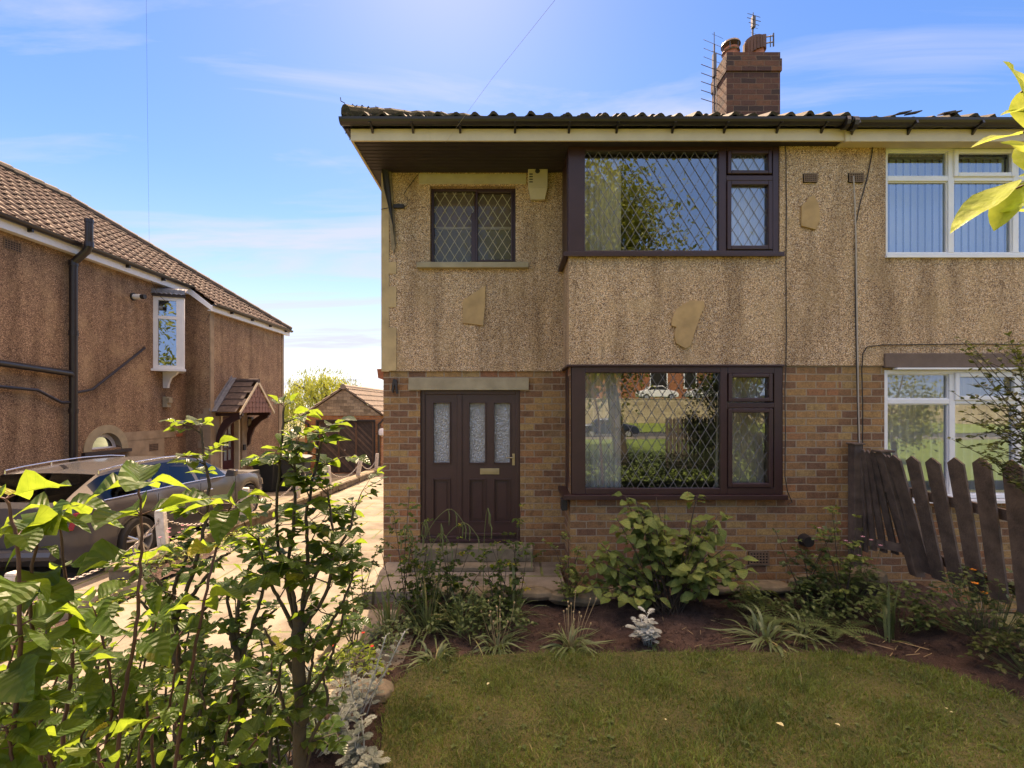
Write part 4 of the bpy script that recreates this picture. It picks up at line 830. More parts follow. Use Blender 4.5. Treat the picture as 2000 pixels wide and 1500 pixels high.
for k in range(34): q = MB(); x = 4.40 + k * .09; a = .3; q.prism([(x, 5.70, 3.88), (x + .088, 5.72, 3.88), (x + .088, 5.722, 3.88), (x, 5.702, 3.88)], (0, 0, 1.3)); q.build('slat', 'blind', B)
# ------------------------------------------------------------------ the neighbour's house on the left
NH = empty('neighbour_house', (-8.0, 9.0, -.1), 'brown pebbledashed house on the left with a tiled hip roof, seen along its side wall', 'house')
NX, BX, BY0, BY1 = -8.0, -7.4, 11.3, 14.9
ah = []                                       # arch window opening (approximated by a stepped hole behind a proud surround)
mb = MB(); dr = (11.72, 12.5, -.2, 1.93)
wallgrid(mb, 3.5, BY0, -.4, 5.1, NX, .25, [(8.75, 9.42, 1.30, 1.62)], 'x')
wallgrid(mb, BY0, BY1, -.4, 4.75, BX, .25, [dr], 'x')
mb.add([(NX, BY0, -.4), (BX, BY0, -.4), (BX, BY0, 4.8), (NX, BY0, 5.2)], [(0, 1, 2, 3)]); mb.add([(BX, BY1, -.4), (-14, BY1, -.4), (-14, BY1, 4.75), (BX, BY1, 4.75)], [(0, 1, 2, 3)])
mb.add([(NX, 3.5, -.4), (-14, 3.5, -.4), (-14, 3.5, 5.1), (NX, 3.5, 5.1)], [(0, 1, 2, 3)]); mb.add([(-14, 3.5, -.4), (-14, BY1, -.4), (-14, BY1, 5.1), (-14, 3.5, 5.1)], [(0, 1, 2, 3)])
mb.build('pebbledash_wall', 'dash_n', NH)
mb = MB(); mb.box(BX - .01, BX + .018, BY0 - .012, BY0 + .12, .2, 4.6); mb.box(BX - .16, BX - .01, BY0 - .014, BY0 + .01, -.3, 2.1); mb.box(BX - .01, BX + .022, BY0 + .12, 11.62, -.3, 2.0)
for k in range(7): mb.box(BX - .30, BX - .16, BY0 - .008, BY0 + .01, -.2 + k * .33, -.02 + k * .33)
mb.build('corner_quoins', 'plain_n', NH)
mb = MB(); mb.box(BX - .01, BX + .018, BY1 - .10, BY1 + .015, 2.2, 4.6); mb.box(BX - .01, BX + .024, BY1 - .30, BY1 + .015, -.3, 2.2); mb.build('corner_quoins', 'plain_n', NH)
mb = MB(); mb.box(BX - .01, BX + .05, 12.56, 12.78, -.3, 2.0); mb.build('door_pier', 'plain_n', NH)
mb = MB(); mb.box(NX - .01, NX + .012, 9.46, 10.9, 1.42, 1.60); mb.box(NX - .01, NX + .006, 9.55, 10.6, .4, 1.42); mb.build('patched_render', 'plain_n', NH)
# roof: one plane, eave at the main wall z 5.0, cat-slide over the projecting bay
ang = math.atan2(.41, .58); cs, sn = cos(ang), sin(ang)
ex, ez = -7.27, 4.62                          # lower eave
V = 3.75 / cs
mb = MB()
tile_sheet(mb, (ex, 0, ez), (0, -1, 0), (-cs, 0, sn), (sn, 0, cs), lambda v: -(15.15 - v * cs), lambda v: (-(BY0 - .1) if v * cs < .56 else -2.5), V, .20, .31, .04, .028, 6, .004)
mb.add([(ex, 15.15, ez), (-14.8, 15.15, ez), (-11.02, 11.40, ez + 3.75 * sn / cs), (-11.02, 11.40, ez + 3.75 * sn / cs)], [(0, 1, 2)])
mb.add([(-11.02, 11.4, ez + 3.75 * sn / cs), (-14.8, 15.15, ez), (-14.8, 2.5, ez), (-11.02, 2.5, ez + 3.75 * sn / cs)], [(0, 1, 2, 3)])
mb.add([(-7.84, 2.5, 5.05), (-11.02, 2.5, ez + 3.75 * sn / cs), (-14.8, 2.5, ez)], [(0, 1, 2)])
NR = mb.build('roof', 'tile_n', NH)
q = MB(); rz = ez + 3.75 * sn / cs
for k in range(26): ya = 2.6 + k * .34; q.tube([(-11.02, ya, rz + .02), (-11.02, min(ya + .35, 11.42), rz + .035)], [.115, .125], 10)
h0 = Vector((-11.02, 11.4, rz + .02)); h1 = Vector((ex - .02, 15.13, ez + .04))
for k in range(16): q.tube([h0.lerp(h1, k / 16), h0.lerp(h1, (k + 1.03) / 16)], [.115, .125], 10)
q.build('ridge_tiles', 'tile', NR)
q = MB(); q.box(-7.90, -7.84, 3.4, BY0 - .02, 4.87, 5.02); q.box(NX, -7.90, 3.4, BY0 - .02, 4.88, 4.90); q.box(-7.32, -7.28, BY0 - .1, 15.1, 4.46, 4.60); q.box(BX, -7.32, BY0 - .1, 15.1, 4.47, 4.49); q.prism([(-7.84, BY0 - .12, 4.87), (-7.28, BY0 - .12, 4.46), (-7.28, BY0 - .12, 4.58), (-7.84, BY0 - .12, 5.02)], (0, .03, 0)); q.build('fascia', 'white', NH)
q = MB()
def gy(mb, y0, y1, xc, zc, r):
    pts = [(xc + r * cos(pi + pi * k / 8), zc + r * sin(pi + pi * k / 8)) for k in range(9)] + [(xc + (r - .007) * cos(-pi * k / 8), zc + (r - .007) * sin(-pi * k / 8)) for k in range(9)]
    mb.prism([(a, y0, b) for a, b in pts], (0, y1 - y0, 0))
gy(q, 2.5, BY0 - .05, -7.78, 5.06, .065); gy(q, BY0 - .1, 15.1, -7.22, 4.63, .06)
for k in range(8): q.box(-7.85, -7.76, 4.6 + k * .95, 4.63 + k * .95, 4.95, 5.03)
for k in range(4): q.box(-7.29, -7.20, 11.9 + k * .95, 11.93 + k * .95, 4.53, 4.6)
q.build('gutter', 'gutter', NH)
q = MB(); q.tube([(-7.90, 8.3, -.2), (-7.90, 8.3, 4.62), (-7.88, 8.3, 4.74), (-7.66, 8.3, 4.93), (-7.62, 8.3, 5.02), (-7.62, 8.3, 5.5)], .062, 12)
for z_ in (.6, 2.0, 3.4, 4.66, 5.0): q.tube([((-7.62 if z_ > 4.9 else -7.90), 8.3, z_), ((-7.62 if z_ > 4.9 else -7.90), 8.3, z_ + .09)], .073, 12)
q.tube([(-7.62, 8.3, 5.44), (-7.62, 8.3, 5.5)], .07, 12)
q.tube([(-7.90, 4, 3.0), (-7.90, 8.24, 2.72), (-7.90, 8.3, 2.62)], .055, 10); q.tube([(-7.93, 4, 2.62), (-7.93, 7.7, 2.40), (-7.93, 7.9, 2.30), (-7.93, 8.1, 2.2), (-7.9, 8.3, 2.2)], .025, 8)
q.tube([(-7.93, 8.3, 2.36), (-7.93, 8.7, 2.45), (-7.93, 9.95, 3.40), (-7.99, 10.0, 3.42)], .026, 8)
q.build('soil_pipe', 'gutter', NH, smooth=True)
q = MB(); q.tube([(-8.0, 9.72, 4.45), (-7.82, 9.72, 4.45)], .055, 12); q.build('flue', 'white', NH); q = MB(); q.tube([(-7.82, 9.72, 4.45), (-7.74, 9.72, 4.45)], .05, 12); q.tube([(-8.0, 9.72, 4.45), (-7.97, 9.72, 4.45)], .08, 14); q.build('flue_end', 'blackpl', NH)
# projecting angled window
W0 = empty if False else None
a_, b_, c_ = (NX, 10.27), (-7.45, 10.47), (NX, 11.15)
def tri(z0, z1, e=0.0): return [(a_[0] - .02, a_[1] - e, z0), (b_[0] + e, b_[1] - e * .5, z0), (c_[0] - .02, c_[1] + e, z0)], (0, 0, z1 - z0)
fr = MB(); za, zb = 2.98, 4.60
d1 = Vector((b_[0] - a_[0], b_[1] - a_[1], 0)).normalized(); n1_ = Vector((d1.y, -d1.x, 0)); Lw = (Vector(b_) - Vector(a_)).length
def bar(mb, s0, s1, z0, z1, d0=-.0, dd=.05):
    p0 = Vector((a_[0], a_[1], 0)) + d1 * s0 - n1_ * d0; p1 = Vector((a_[0], a_[1], 0)) + d1 * s1 - n1_ * d0
    mb.prism([(p0.x, p0.y, z0), (p1.x, p1.y, z0), (p1.x, p1.y, z1), (p0.x, p0.y, z1)], tuple(-n1_ * dd))
bar(fr, 0, .09, za, zb); bar(fr, Lw - .15, Lw, za, zb); bar(fr, .09, Lw - .15, za, za + .08); bar(fr, .09, Lw - .15, zb - .08, zb); bar(fr, .09, Lw - .15, 4.10, 4.17)
d2 = [(b_[0], b_[1] + .004, za), (c_[0], c_[1], za), (c_[0], c_[1], zb), (b_[0], b_[1] + .004, zb)]; fr.prism(d2, (-.03, -.02, 0))
PW = fr.build('window', 'white', NH); PW['label'] = 'white angled window projecting from the side wall'
q = MB(); bar(q, .08, Lw - .14, za + .07, zb - .07, .03, .004); q.build('pane', glassmat('neighbour_glass', .30, warp=.3, diffuse=(.03, .03, .03), dfac=.8), PW)
q = MB(); q.prism(*tri(za - .05, za, .07)); q.prism([(NX, 10.55, za - .05), (-7.62, 10.50, za - .05), (-7.66, 10.50, za - .11), (-7.80, 10.52, za - .2), (-7.87, 10.54, za - .34), (-7.88, 10.54, za - .42), (NX, 10.56, za - .42)], (0, .06, 0)); q.build('sill_and_bracket', 'white', PW)
q = MB(); q.prism(*tri(zb, zb + .06, .05)); q.build('head', 'soffit', PW)
q = MB()
for k in range(7):
    s0 = -.02 + k * (Lw + .06) / 7; p0 = Vector((a_[0], a_[1] - .07, 0)) + d1 * s0; p1 = p0 + d1 * (Lw + .06) / 7; m_ = (p0 + p1) / 2
    q.prism([(p0.x, p0.y, zb + .075), (m_.x, m_.y, zb + .045), (p1.x, p1.y, zb + .075), (p1.x - .05, p1.y + .2, zb + .22), (p0.x - .05, p0.y + .2, zb + .22)], (0, .004, .012))
q.prism([(a_[0], a_[1] - .05, zb + .06), (b_[0] + .05, b_[1] - .04, zb + .06), (c_[0], c_[1], zb + .06), (c_[0], c_[1], zb + .25), (a_[0], a_[1] + .1, zb + .25)][:3], (-.0, 0, .10)); q.build('lead_roof', 'leadflash', PW)
# arch window
q = MB(); yc, zc = 9.09, 1.27
def arcp(r, x, k, n_=16): a = pi * k / n_; return (x, yc - r * cos(a), zc + r * sin(a) * 1.0)
for k in range(16):
    A_, B_, C_, D_ = arcp(.34, NX + .02, k), arcp(.34, NX + .02, k + 1), arcp(.50, NX + .02, k + 1), arcp(.50, NX + .02, k); q.add([A_, B_, C_, D_], [(0, 1, 2, 3)])
    E_, F_ = arcp(.34, NX - .2, k), arcp(.34, NX - .2, k + 1); q.add([A_, B_, F_, E_], [(0, 3, 2, 1)]); G1, H1 = arcp(.50, NX - .01, k), arcp(.50, NX - .01, k + 1); q.add([D_, C_, H1, G1], [(0, 1, 2, 3)])
AW = q.build('window', 'lintel', NH); AW['label'] = 'half round window in a cast stone arch'
q = MB(); q.box(NX - .01, NX + .07, 8.56, 9.62, 1.20, 1.265); q.build('sill', 'soffit', AW)
q = MB()
for k in range(16):
    A_, B_, C_, D_ = arcp(.26, NX - .10, k), arcp(.26, NX - .10, k + 1), arcp(.335, NX - .10, k + 1), arcp(.335, NX - .10, k); q.add([A_, B_, C_, D_], [(0, 1, 2, 3)])
q.box(NX - .14, NX - .095, 8.76, 9.42, 1.268, 1.33); q.build('frame', 'white', AW)
q = MB(); q.add([arcp(.30, NX - .12, k) for k in range(17)], [tuple(range(17))]); q.build('pane', glassmat('arch_glass', .10, warp=.3, diffuse=(.05, .06, .06), dfac=.7), AW)
for k, (yq, zq) in enumerate(((10.15, 1.15), (7.25, 4.62))):
    q = MB(); q.box(NX + .0, NX + .012, yq, yq + .26, zq, zq + .16); vb_ = q.build('air_brick', 'airb', NH); q = MB()
    for i in range(6):
        for j in range(4): q.box(NX + .012, NX + .014, yq + .015 + i * .04, yq + .04 + i * .04, zq + .015 + j * .035, zq + .035 + j * .035)
    q.build('holes', 'hole', vb_)
q = MB(); q.box(NX, NX + .10, 10.55, 10.68, 2.12, 2.36); q.box(NX + .1, NX + .14, 10.56, 10.67, 2.22, 2.34); q.build('vent_box', 'lintel', NH)
q = MB(); q.box(NX, NX + .015, 10.98, 11.18, 1.42, 1.49); q.build('red_brick', 'pot', NH)
# side door under the canopy
q = MB(); wallgrid(q, dr[0] + .04, dr[1] - .04, dr[2], dr[3] - .04, BX - .12, .045, [(11.86 + i * .18, 12.0 + i * .18, .72 + j * .34, 1.0 + j * .34) for i in range(3) for j in range(3)], 'x'); ND = q.build('side_door', simple('dark_red_door', (.075, .018, .018), .4), NH)
q = MB(); q.box(BX - .15, BX - .14, 11.8, 12.45, .65, 1.75); q.build('pane', 'glass_o', ND); q = MB(); q.box(BX - .13, BX + .012, dr[0] - .02, dr[0] + .04, dr[2], dr[3]); q.box(BX - .13, BX + .012, dr[1] - .04, dr[1] + .02, dr[2], dr[3]); q.box(BX - .13, BX + .012, dr[0] + .04, dr[1] - .04, dr[3] - .04, dr[3]); q.build('door_frame', 'cream', ND)
q = MB(); q.box(BX + .05, BX + .09, 12.58, 12.68, .95, 1.10); q.build('key_box', 'blackpl', NH)
q = MB(); q.box(BX + .05, BX + .16, 12.80, 12.92, 1.55, 1.85); lt = q.build('wall_lantern', 'blackpl', NH, bevel=.01); q = MB(); q.box(BX + .08, BX + .17, 12.79, 12.93, 1.6, 1.8); q.build('lantern_glass', 'lintel', lt)
# canopy
cy0, cy1, cm, cz, ca_, cx1 = 11.35, 12.95, 12.15, 1.98, 2.80, -6.70
CN = MB()
L1 = Vector((0, cm - cy0, ca_ - cz)); l1 = L1.length; v1 = L1.normalized()
mbc = MB()
for side in (0, 1):
    vv = v1 if side == 0 else Vector((0, -v1.y, v1.z)); nn_ = Vector((0, -v1.z, v1.y)) if side == 0 else Vector((0, v1.z, v1.y)); y0_ = cy0 if side == 0 else cy1
    for r in range(5):
        b0 = Vector((0, y0_, cz)) + vv * (l1 * r / 5) + nn_ * .03; b1 = Vector((0, y0_, cz)) + vv * (l1 * (r + 1.06) / 5) + nn_ * .012
        for k in range(4):
            xa = BX + .0 + k * .175 + (0.08 if r % 2 else 0) - .08; xb = xa + .172; xa = max(xa, BX); xb = min(xb, cx1 + .02)
            if xb - xa < .03: continue
            mbc.prism([(xa, b0.y, b0.z), (xb, b0.y, b0.z), (xb, b1.y, b1.z), (xa, b1.y, b1.z)], tuple(nn_ * .014))
CP = mbc.build('canopy', 'tile_c', NH); CP['label'] = 'small tiled gable canopy over the side door'
q = MB(); q.tube([(BX, cm, ca_ + .02), (cx1 + .03, cm, ca_ + .02)], .06, 10); q.build('ridge_tile', 'tile_c', CP)
q = MB(); q.prism([(BX + .02, cy0 - .03, cz + .03), (BX + .14, cy0 - .03, cz + .03), (BX + .14, cm, ca_ + .085), (BX + .02, cm, ca_ + .085)], (0, -.01, .015)); q.prism([(BX + .002, cy0 - .06, cz + .02), (BX + .002, cm, ca_ + .06), (BX + .002, cm, ca_ + .16), (BX + .002, cy0 - .12, cz + .07)], (.012, 0, 0)); q.build('lead_flashing', 'leadflash', CP)
q = MB(); q.prism([(cx1 - .05, cy0 + .08, cz), (cx1 - .05, cy1 - .08, cz), (cx1 - .05, cm, ca_ - .06)], (.03, 0, 0)); q.build('gable_panel', 'tile_v', CP)
q = MB()
for r in range(5):
    zz_ = cz + r * .135; hw_ = (ca_ - .08 - zz_) / (ca_ - cz) * .76; n_ = max(2, int(hw_ * 2 / .15)) 
    for k in range(n_):
        ya = cm - hw_ + k * 2 * hw_ / n_; yb = ya + 2 * hw_ / n_ - .004; q.prism([(cx1 - .018 , ya, zz_ + .03), (cx1 - .018, ya + .03, zz_), (cx1 - .018, yb - .03, zz_), (cx1 - .018, yb, zz_ + .03), (cx1 - .022, yb - .02, zz_ + .13), (cx1 - .022, ya + .02, zz_ + .13)], (.012, 0, 0))
q.build('hung_tiles', 'tile_v', CP)
q = MB()
for s_, e_ in (((cy0 - .02), 1), ((cy1 + .02), -1)): q.prism([(cx1 - .0, s_, cz - .05), (cx1 - .0, cm, ca_ - .05), (cx1 - .0, cm, ca_ + .03), (cx1 - .0, s_, cz + .03)], (.022, 0, 0))
q.build('bargeboard', 'cream', CP)
for yq in (cy0 + .12, cy1 - .16):
    q = MB(); q.box(BX, cx1 - .02, yq, yq + .07, cz - .08, cz)
    pts = [(BX + .02, 1.05), (BX + .11, 1.12), (BX + .17, 1.35), (BX + .30, 1.62), (BX + .60, 1.86), (BX + .66, 1.90), (BX + .60, 1.78)]; pts = [(BX + .01, 1.02), (BX + .10, 1.10), (BX + .14, 1.30), (BX + .24, 1.55), (BX + .42, 1.74), (BX + .62, 1.84), (BX + .62, 1.90), (BX + .40, 1.90), (BX + .20, 1.78), (BX + .08, 1.55), (BX + .01, 1.25)]
    q.prism([(a, yq, b) for a, b in pts], (0, .07, 0)); q.build('curved_bracket', 'brown', CP)
walltube2 = MB(); walltube2.tube([Vector((-7.9, 10.05, 4.95)).lerp(Vector((-4, 5, 9.5)), k / 10) - Vector((0, 0, .5 * sin(pi * k / 10))) for k in range(11)], .0012, 4); single('telephone_wire', walltube2, 'cable', 'very thin wire rising from the eaves of the left house into the sky', 'wire')
walltube2 = MB(); walltube2.tube([(-7.85, 10.0, 4.9), (-7.8, 10.15, 4.6), (-7.6, 10.6, 4.25), (-7.5, 11.28, 4.2), (-7.4, 11.28, 4.4)], .006, 4); single('loose_cable', walltube2, 'cable', 'slack black cable looping past the projecting window of the left house', 'cable')
# ------------------------------------------------------------------ garage at the end of the drive
GY, gx0, gx1, gm = 17.0, -7.68, -4.78, -6.2
GA = empty('garage', (-6.2, GY, -.24), 'small brick garage with stone gable and dark diagonal boarded door beyond the drive', 'garage')
dz1 = W(0, 820, GY).z; ez_ = W(0, 812, GY).z; ap = W(0, 757, GY).z; do = (W(617, 0, GY).x, W(733, 0, GY).x)
q = MB(); wallgrid(q, gx0 + .04, gx1 - .04, -.35, ez_, GY, .2, [(do[0], do[1], -.3, dz1)]); q.add([(gx0 + .04, GY, -.35), (gx0 + .04, 22.5, -.35), (gx0 + .04, 22.5, ez_), (gx0 + .04, GY, ez_)], [(0, 1, 2, 3)]); q.add([(gx1 - .04, GY, -.35), (gx1 - .04, 22.5, -.35), (gx1 - .04, 22.5, ez_), (gx1 - .04, GY, ez_)], [(0, 1, 2, 3)]); q.add([(gx0, 22.5, -.35), (gx1, 22.5, -.35), (gx1, 22.5, ez_), (gm, 22.5, ap - .1), (gx0, 22.5, ez_)], [(0, 1, 2, 3, 4)]); q.build('brick_wall', 'brick_g', GA)
q = MB(); q.prism([(gx0 + .03, GY - .02, ez_), (gx1 - .03, GY - .02, ez_), (gm, GY - .02, ap - .05)], (0, .15, 0)); q.build('gable', 'stoneblock', GA)
q = MB(); rv = Vector((gm - gx0 + .15, 0, ap - ez_ + .10)); rl = rv.length; rc, rs_ = rv.x / rl, rv.z / rl
tile_sheet(q, (gx0 - .15, 0, ez_ - .06), (0, -1, 0), (rc, 0, rs_), (-rs_, 0, rc), lambda v: -22.6, lambda v: -(GY - .08), rl, .2, .36, .03, .04, 6); tile_sheet(q, (2 * gm - gx0 + .15, 0, ez_ - .06), (0, 1, 0), (-rc, 0, rs_), (rs_, 0, rc), lambda v: GY - .08, lambda v: 22.6, rl, .2, .36, .03, .04, 6)
for sg in (1, -1): xe = gx0 - .15 if sg > 0 else 2 * gm - gx0 + .15; q.prism([(xe, GY - .07, ez_ - .10), (gm, GY - .07, ap - .01), (gm, GY - .07, ap + .05), (xe, GY - .07, ez_ - .04)], (0, .06, 0))
gr_ = q.build('roof', 'tile_g', GA); q = MB(); q.tube([(gm, GY - .1, ap + .03), (gm, 22.6, ap + .03)], .10, 12); q.build('ridge_tiles', 'tile_g', gr_)
q = MB(); q.box(do[0] + .06, do[1] - .06, GY + .05, GY + .1, -.28, dz1 - .06); gd = q.build('garage_door', 'boards', GA)
q = MB()
for x in (do[0] + .09, do[0] + .80, do[0] + 1.44, do[1] - .12): q.box(x, x + .06, GY + .03, GY + .052, -.28, dz1 - .1)
q.build('batten', simple('rust_batten', (.15, .085, .05), .7, var=.4), gd); q = MB(); q.box(do[0], do[0] + .06, GY - .02, GY + .1, -.28, dz1); q.box(do[1] - .06, do[1], GY - .02, GY + .1, -.28, dz1); q.box(do[0] + .06, do[1] - .06, GY - .02, GY + .1, dz1 - .06, dz1); q.build('door_frame', 'blackpl', gd)
q = MB(); q.disc_x((0, 0), .035, 0, .04, 12); q.v = [(y_ + do[0] + 1.07, GY + .03 - x, z + .55) for x, y_, z in q.v]; q.build('handle', 'chrome', gd)
q = MB(); q.tube([(gx0 - .08, GY - .1, ez_ - .05), (gx0 - .08, GY - .1, ez_ - .15), (gx0 + .18, GY - .06, ez_ - .32), (gx0 + .2, GY - .05, ez_ - .5), (gx0 + .2, GY - .05, -.25)], .045, 8); q.tube([(gx0 - .13, GY - .08, ez_ - .02), (gx0 - .13, 22.6, ez_ - .02)], .06, 8); q.tube([(gx1 + .1, GY - .1, ez_ - .1), (gx1 - .12, GY - .06, ez_ - .32), (gx1 - .12, GY - .05, -.25)], .045, 8); q.build('downpipe', 'gutter', GA)
q = MB(); q.lathe((gx1 + .02, GY - .12, 1.2), [(0, .16), (.10, .14), (.13, .05), (.12, -.08), (0, -.14)], 14); q.build('round_lamp', 'white', GA, smooth=True)
# pale panel fence behind the bins
q = MB(); q.box(-9.8, -7.75, 17.6, 17.64, -.3, .95)
for k in range(6): q.box(-9.8 + k * .4, -9.75 + k * .4, 17.56, 17.6, -.3, 1.0)
single('panel_fence', q, 'lintel_p', 'pale boarded fence between the left house and the garage', 'fence')
# ------------------------------------------------------------------ low stone wall with chain posts
WALLX = -4.72
WL = MB(); yy = 5.4
while yy < 16.3:
    ln = R.uniform(.35, .75); z0 = slope(yy) - .1
    for c_ in range(2):
        h0 = z0 + c_ * .13; h1 = h0 + .125 + R.uniform(-.01, .01); j_ = R.uniform(-.015, .015); WL.prism([(WALLX - .13 + j_, yy + c_ * .13, h0), (WALLX + .13 + R.uniform(-.02, .02), yy + c_ * .13, h0), (WALLX + .13 + R.uniform(-.02, .02), yy + c_ * .13, h1), (WALLX - .13 + j_, yy + c_ * .13, h1)], (R.uniform(-.01, .01), ln - .012, slope(yy + ln) - slope(yy)))
    yy += ln
single('low_stone_wall', WL, 'rough_stone', 'low rough stone wall dividing the two drives', 'low wall', bevel=.015)
WL = MB()
yy = 5.5
while yy < 16.2:
    ln = R.uniform(.5, .9); z0 = slope(yy) + .155; WL.prism([(WALLX - .15, yy, z0), (WALLX + .15 + R.uniform(-.02, .02), yy, z0), (WALLX + .14, yy, z0 + .05), (WALLX - .14, yy, z0 + .05 + R.uniform(-.01, .01))], (0, ln - .015, slope(yy + ln) - slope(yy))); yy += ln
o = single('wall_coping', WL, 'rough_stone', 'pale flat coping stones lying along the top of the low dividing wall', 'coping', bevel=.01)
q = MB(); q.prism([(-4.98, 2.6, -.02), (-4.88, 2.6, -.02), (-4.20, 5.35, .0), (-4.30, 5.35, .0)], (0, 0, .15)); single('concrete_edging', q, 'concrete', 'straight concrete edging kerb at the lower left beside the drive', 'edging kerb', bevel=.01)
structure('drive_border', MB().add(*bumpy(-4.7, -4.2, 3.0, 6.6, lambda x, y: .035 + .02 * sin(x * 9 + y * 7), .06, .012)), 'soil', smooth='all')
pys = [4.35, 6.25, 8.1, 10.1, 11.9, 14.1, 16.0]; lab = ['white chain post at the far left behind the big leaves', 'leaning white chain post beside the rear wheel of the grey car', 'white chain post beside the front wheel of the grey car', 'white chain post just beyond the front of the grey car', 'white chain post standing in front of the left edge of the garage door', 'tilted white chain post in front of the middle of the garage door', 'farthest white chain post, by the right edge of the garage door']
post0 = None; tops = []
leans = [(0, 0), (.05, -5), (-.06, 4), (.03, 3), (-.05, -4), (.12, 10), (.03, 4)]
for i, yq in enumerate(pys):
    if post0 is None:
        q = MB(); q.prism([(-.055, -.045, -.15), (.055, -.045, -.15), (.055, -.045, .52), (-.055, -.045, .52)], (0, .09, 0)); q.prism([(-.055, -.045, .52), (.055, -.045, .52), (.045, -.04, .555), (-.045, -.04, .555)], (0, .08, 0)); post0 = q.build('chain_post', 'paint_w', bevel=.008); P_ = post0; q = MB(); q.tube([(.0, -.055, .45), (.0, -.07, .43), (0, -.055, .41)], .006, 6); q.build('staple', 'chain', post0)
    else: P_ = copy_tree(post0)
    zb = slope(yq) + (.17 if yq > 5.4 else .0); P_.location = (WALLX + (.0 if yq > 5.4 else .02), yq, zb); P_.rotation_euler = (0, radians(leans[i][1]), R.uniform(-.2, .2)); tag(P_, lab[i], 'post', 'white chain posts along the low wall'); sx_ = sin(radians(leans[i][1])); tops.append(Vector((WALLX + sx_ * .43, yq, zb + .43)))
cl = ['galvanised chain sagging in front of the car tail at far left', 'galvanised chain sagging beside the rear doors of the grey car', 'galvanised chain beside the bonnet of the grey car', 'galvanised chain behind the tall rose leaves beyond the car', 'pale chain hanging left of the tilted post near the garage', 'short pale chain hanging between the two posts nearest the garage']
for i in range(6):
    a, b = tops[i], tops[i + 1]; q = MB(); n_ = int((b - a).length / .045); sag = .26 if i not in (4, 5) else .30
    pts = [a.lerp(b, k / n_) + Vector((0, 0, -sag * 4 * (k / n_) * (1 - k / n_))) for k in range(n_ + 1)]
    for k in range(n_):
        p0, p1 = pts[k], pts[k + 1]; d_ = (p1 - p0); m_ = (p0 + p1) / 2; d_.normalize(); sdv = Vector((1, 0, 0)) if k % 2 else d_.cross(Vector((1, 0, 0))).normalized()
        lp = [m_ + d_ * (.030 * cos(t_)) + sdv * (.015 * sin(t_)) for t_ in [j * pi / 4 for j in range(9)]]; q.tube(lp, .006, 4, cap=False)
    single('chain', q, 'chain', cl[i], 'chain', 'chains between the white posts')
# ------------------------------------------------------------------ estate car
CXc, CY0, CGz = -6.27, 5.62, -.14
CAR = empty('parked_car', (CXc, CY0 + 2.3, CGz), 'dark grey estate car with silver roof rails parked beside the left house', 'car')
def lerp_tab(tab, s):
    for (a, va), (b, vb) in zip(tab, tab[1:]):
        if s <= b: t_ = (s - a) / (b - a); t_ = t_ * t_ * (3 - 2 * t_) if False else t_; return va + (vb - va) * t_
    return tab[-1][1]
RA, FA_, WR = 1.03, 3.83, .335
hwT = [(0, .76), (.12, .84), (.4, .895), (1, .915), (3.6, .915), (4.2, .88), (4.5, .80), (4.66, .66), (4.72, .5)]
beltT = [(0, .80), (.06, .98), (.5, 1.00), (1.5, .985), (2.5, .965), (3.45, .94), (3.9, .90), (4.3, .82), (4.55, .74), (4.68, .62), (4.72, .5)]
roofT = [(0, .82), (.06, 1.0), (.15, 1.06), (.62, 1.36), (.8, 1.385), (1.4, 1.425), (2.0, 1.43), (2.45, 1.40), (2.7, 1.35), (3.42, 1.00), (3.46, .965), (3.9, .935), (4.3, .86), (4.55, .76), (4.68, .64), (4.72, .52)]
botT = [(0, .42), (.1, .32), (.4, .22), (4.3, .20), (4.65, .26), (4.72, .34)]
st = sorted({0, .03, .06, .15, .30, .46, .62, .64, .8, 1.0, 1.2, 1.32, 1.4, 1.6, 1.8, 2.0, 2.2, 2.26, 2.34, 2.45, 2.6, 2.7, 2.9, 3.1, 3.3, 3.42, 3.46, 3.7, 3.9, 4.1, 4.3, 4.45, 4.55, 4.62, 4.68, 4.72, *[RA + k * .0625 for k in range(-6, 7)], *[FA_ + k * .0625 for k in range(-6, 7)]})
def sect(s):
    hw = lerp_tab(hwT, s); be = lerp_tab(beltT, s); ro = lerp_tab(roofT, s); bo = lerp_tab(botT, s)
    for c_ in (RA, FA_):
        d_ = abs(s - c_)
        if d_ < .378: bo = max(bo, .33 + sqrt(.378 ** 2 - d_ * d_) * .98)
    gh = ro - be; rwid = hw * (.70 if gh > .2 else .70 + (.2 - gh) * .6)
    pts = [(hw * .97, bo), (hw, bo + (be - bo) * .25), (hw * 1.0, bo + (be - bo) * .55), (hw * .985, bo + (be - bo) * .82), (hw * .955, be)]
    pts += [(hw * .94, be + gh * .04 + .004), (rwid + (hw * .94 - rwid) * .12, be + gh * .86), (rwid, be + gh * .94), (rwid * .55, ro - .006), (0, ro)]
    return pts
S = [sect(s) for s in st]; nJ = 10
bodyf = MB(); glz = {('side_window', 1): MB(), ('side_window', -1): MB(), 'rear_window': MB(), 'windscreen': MB()}
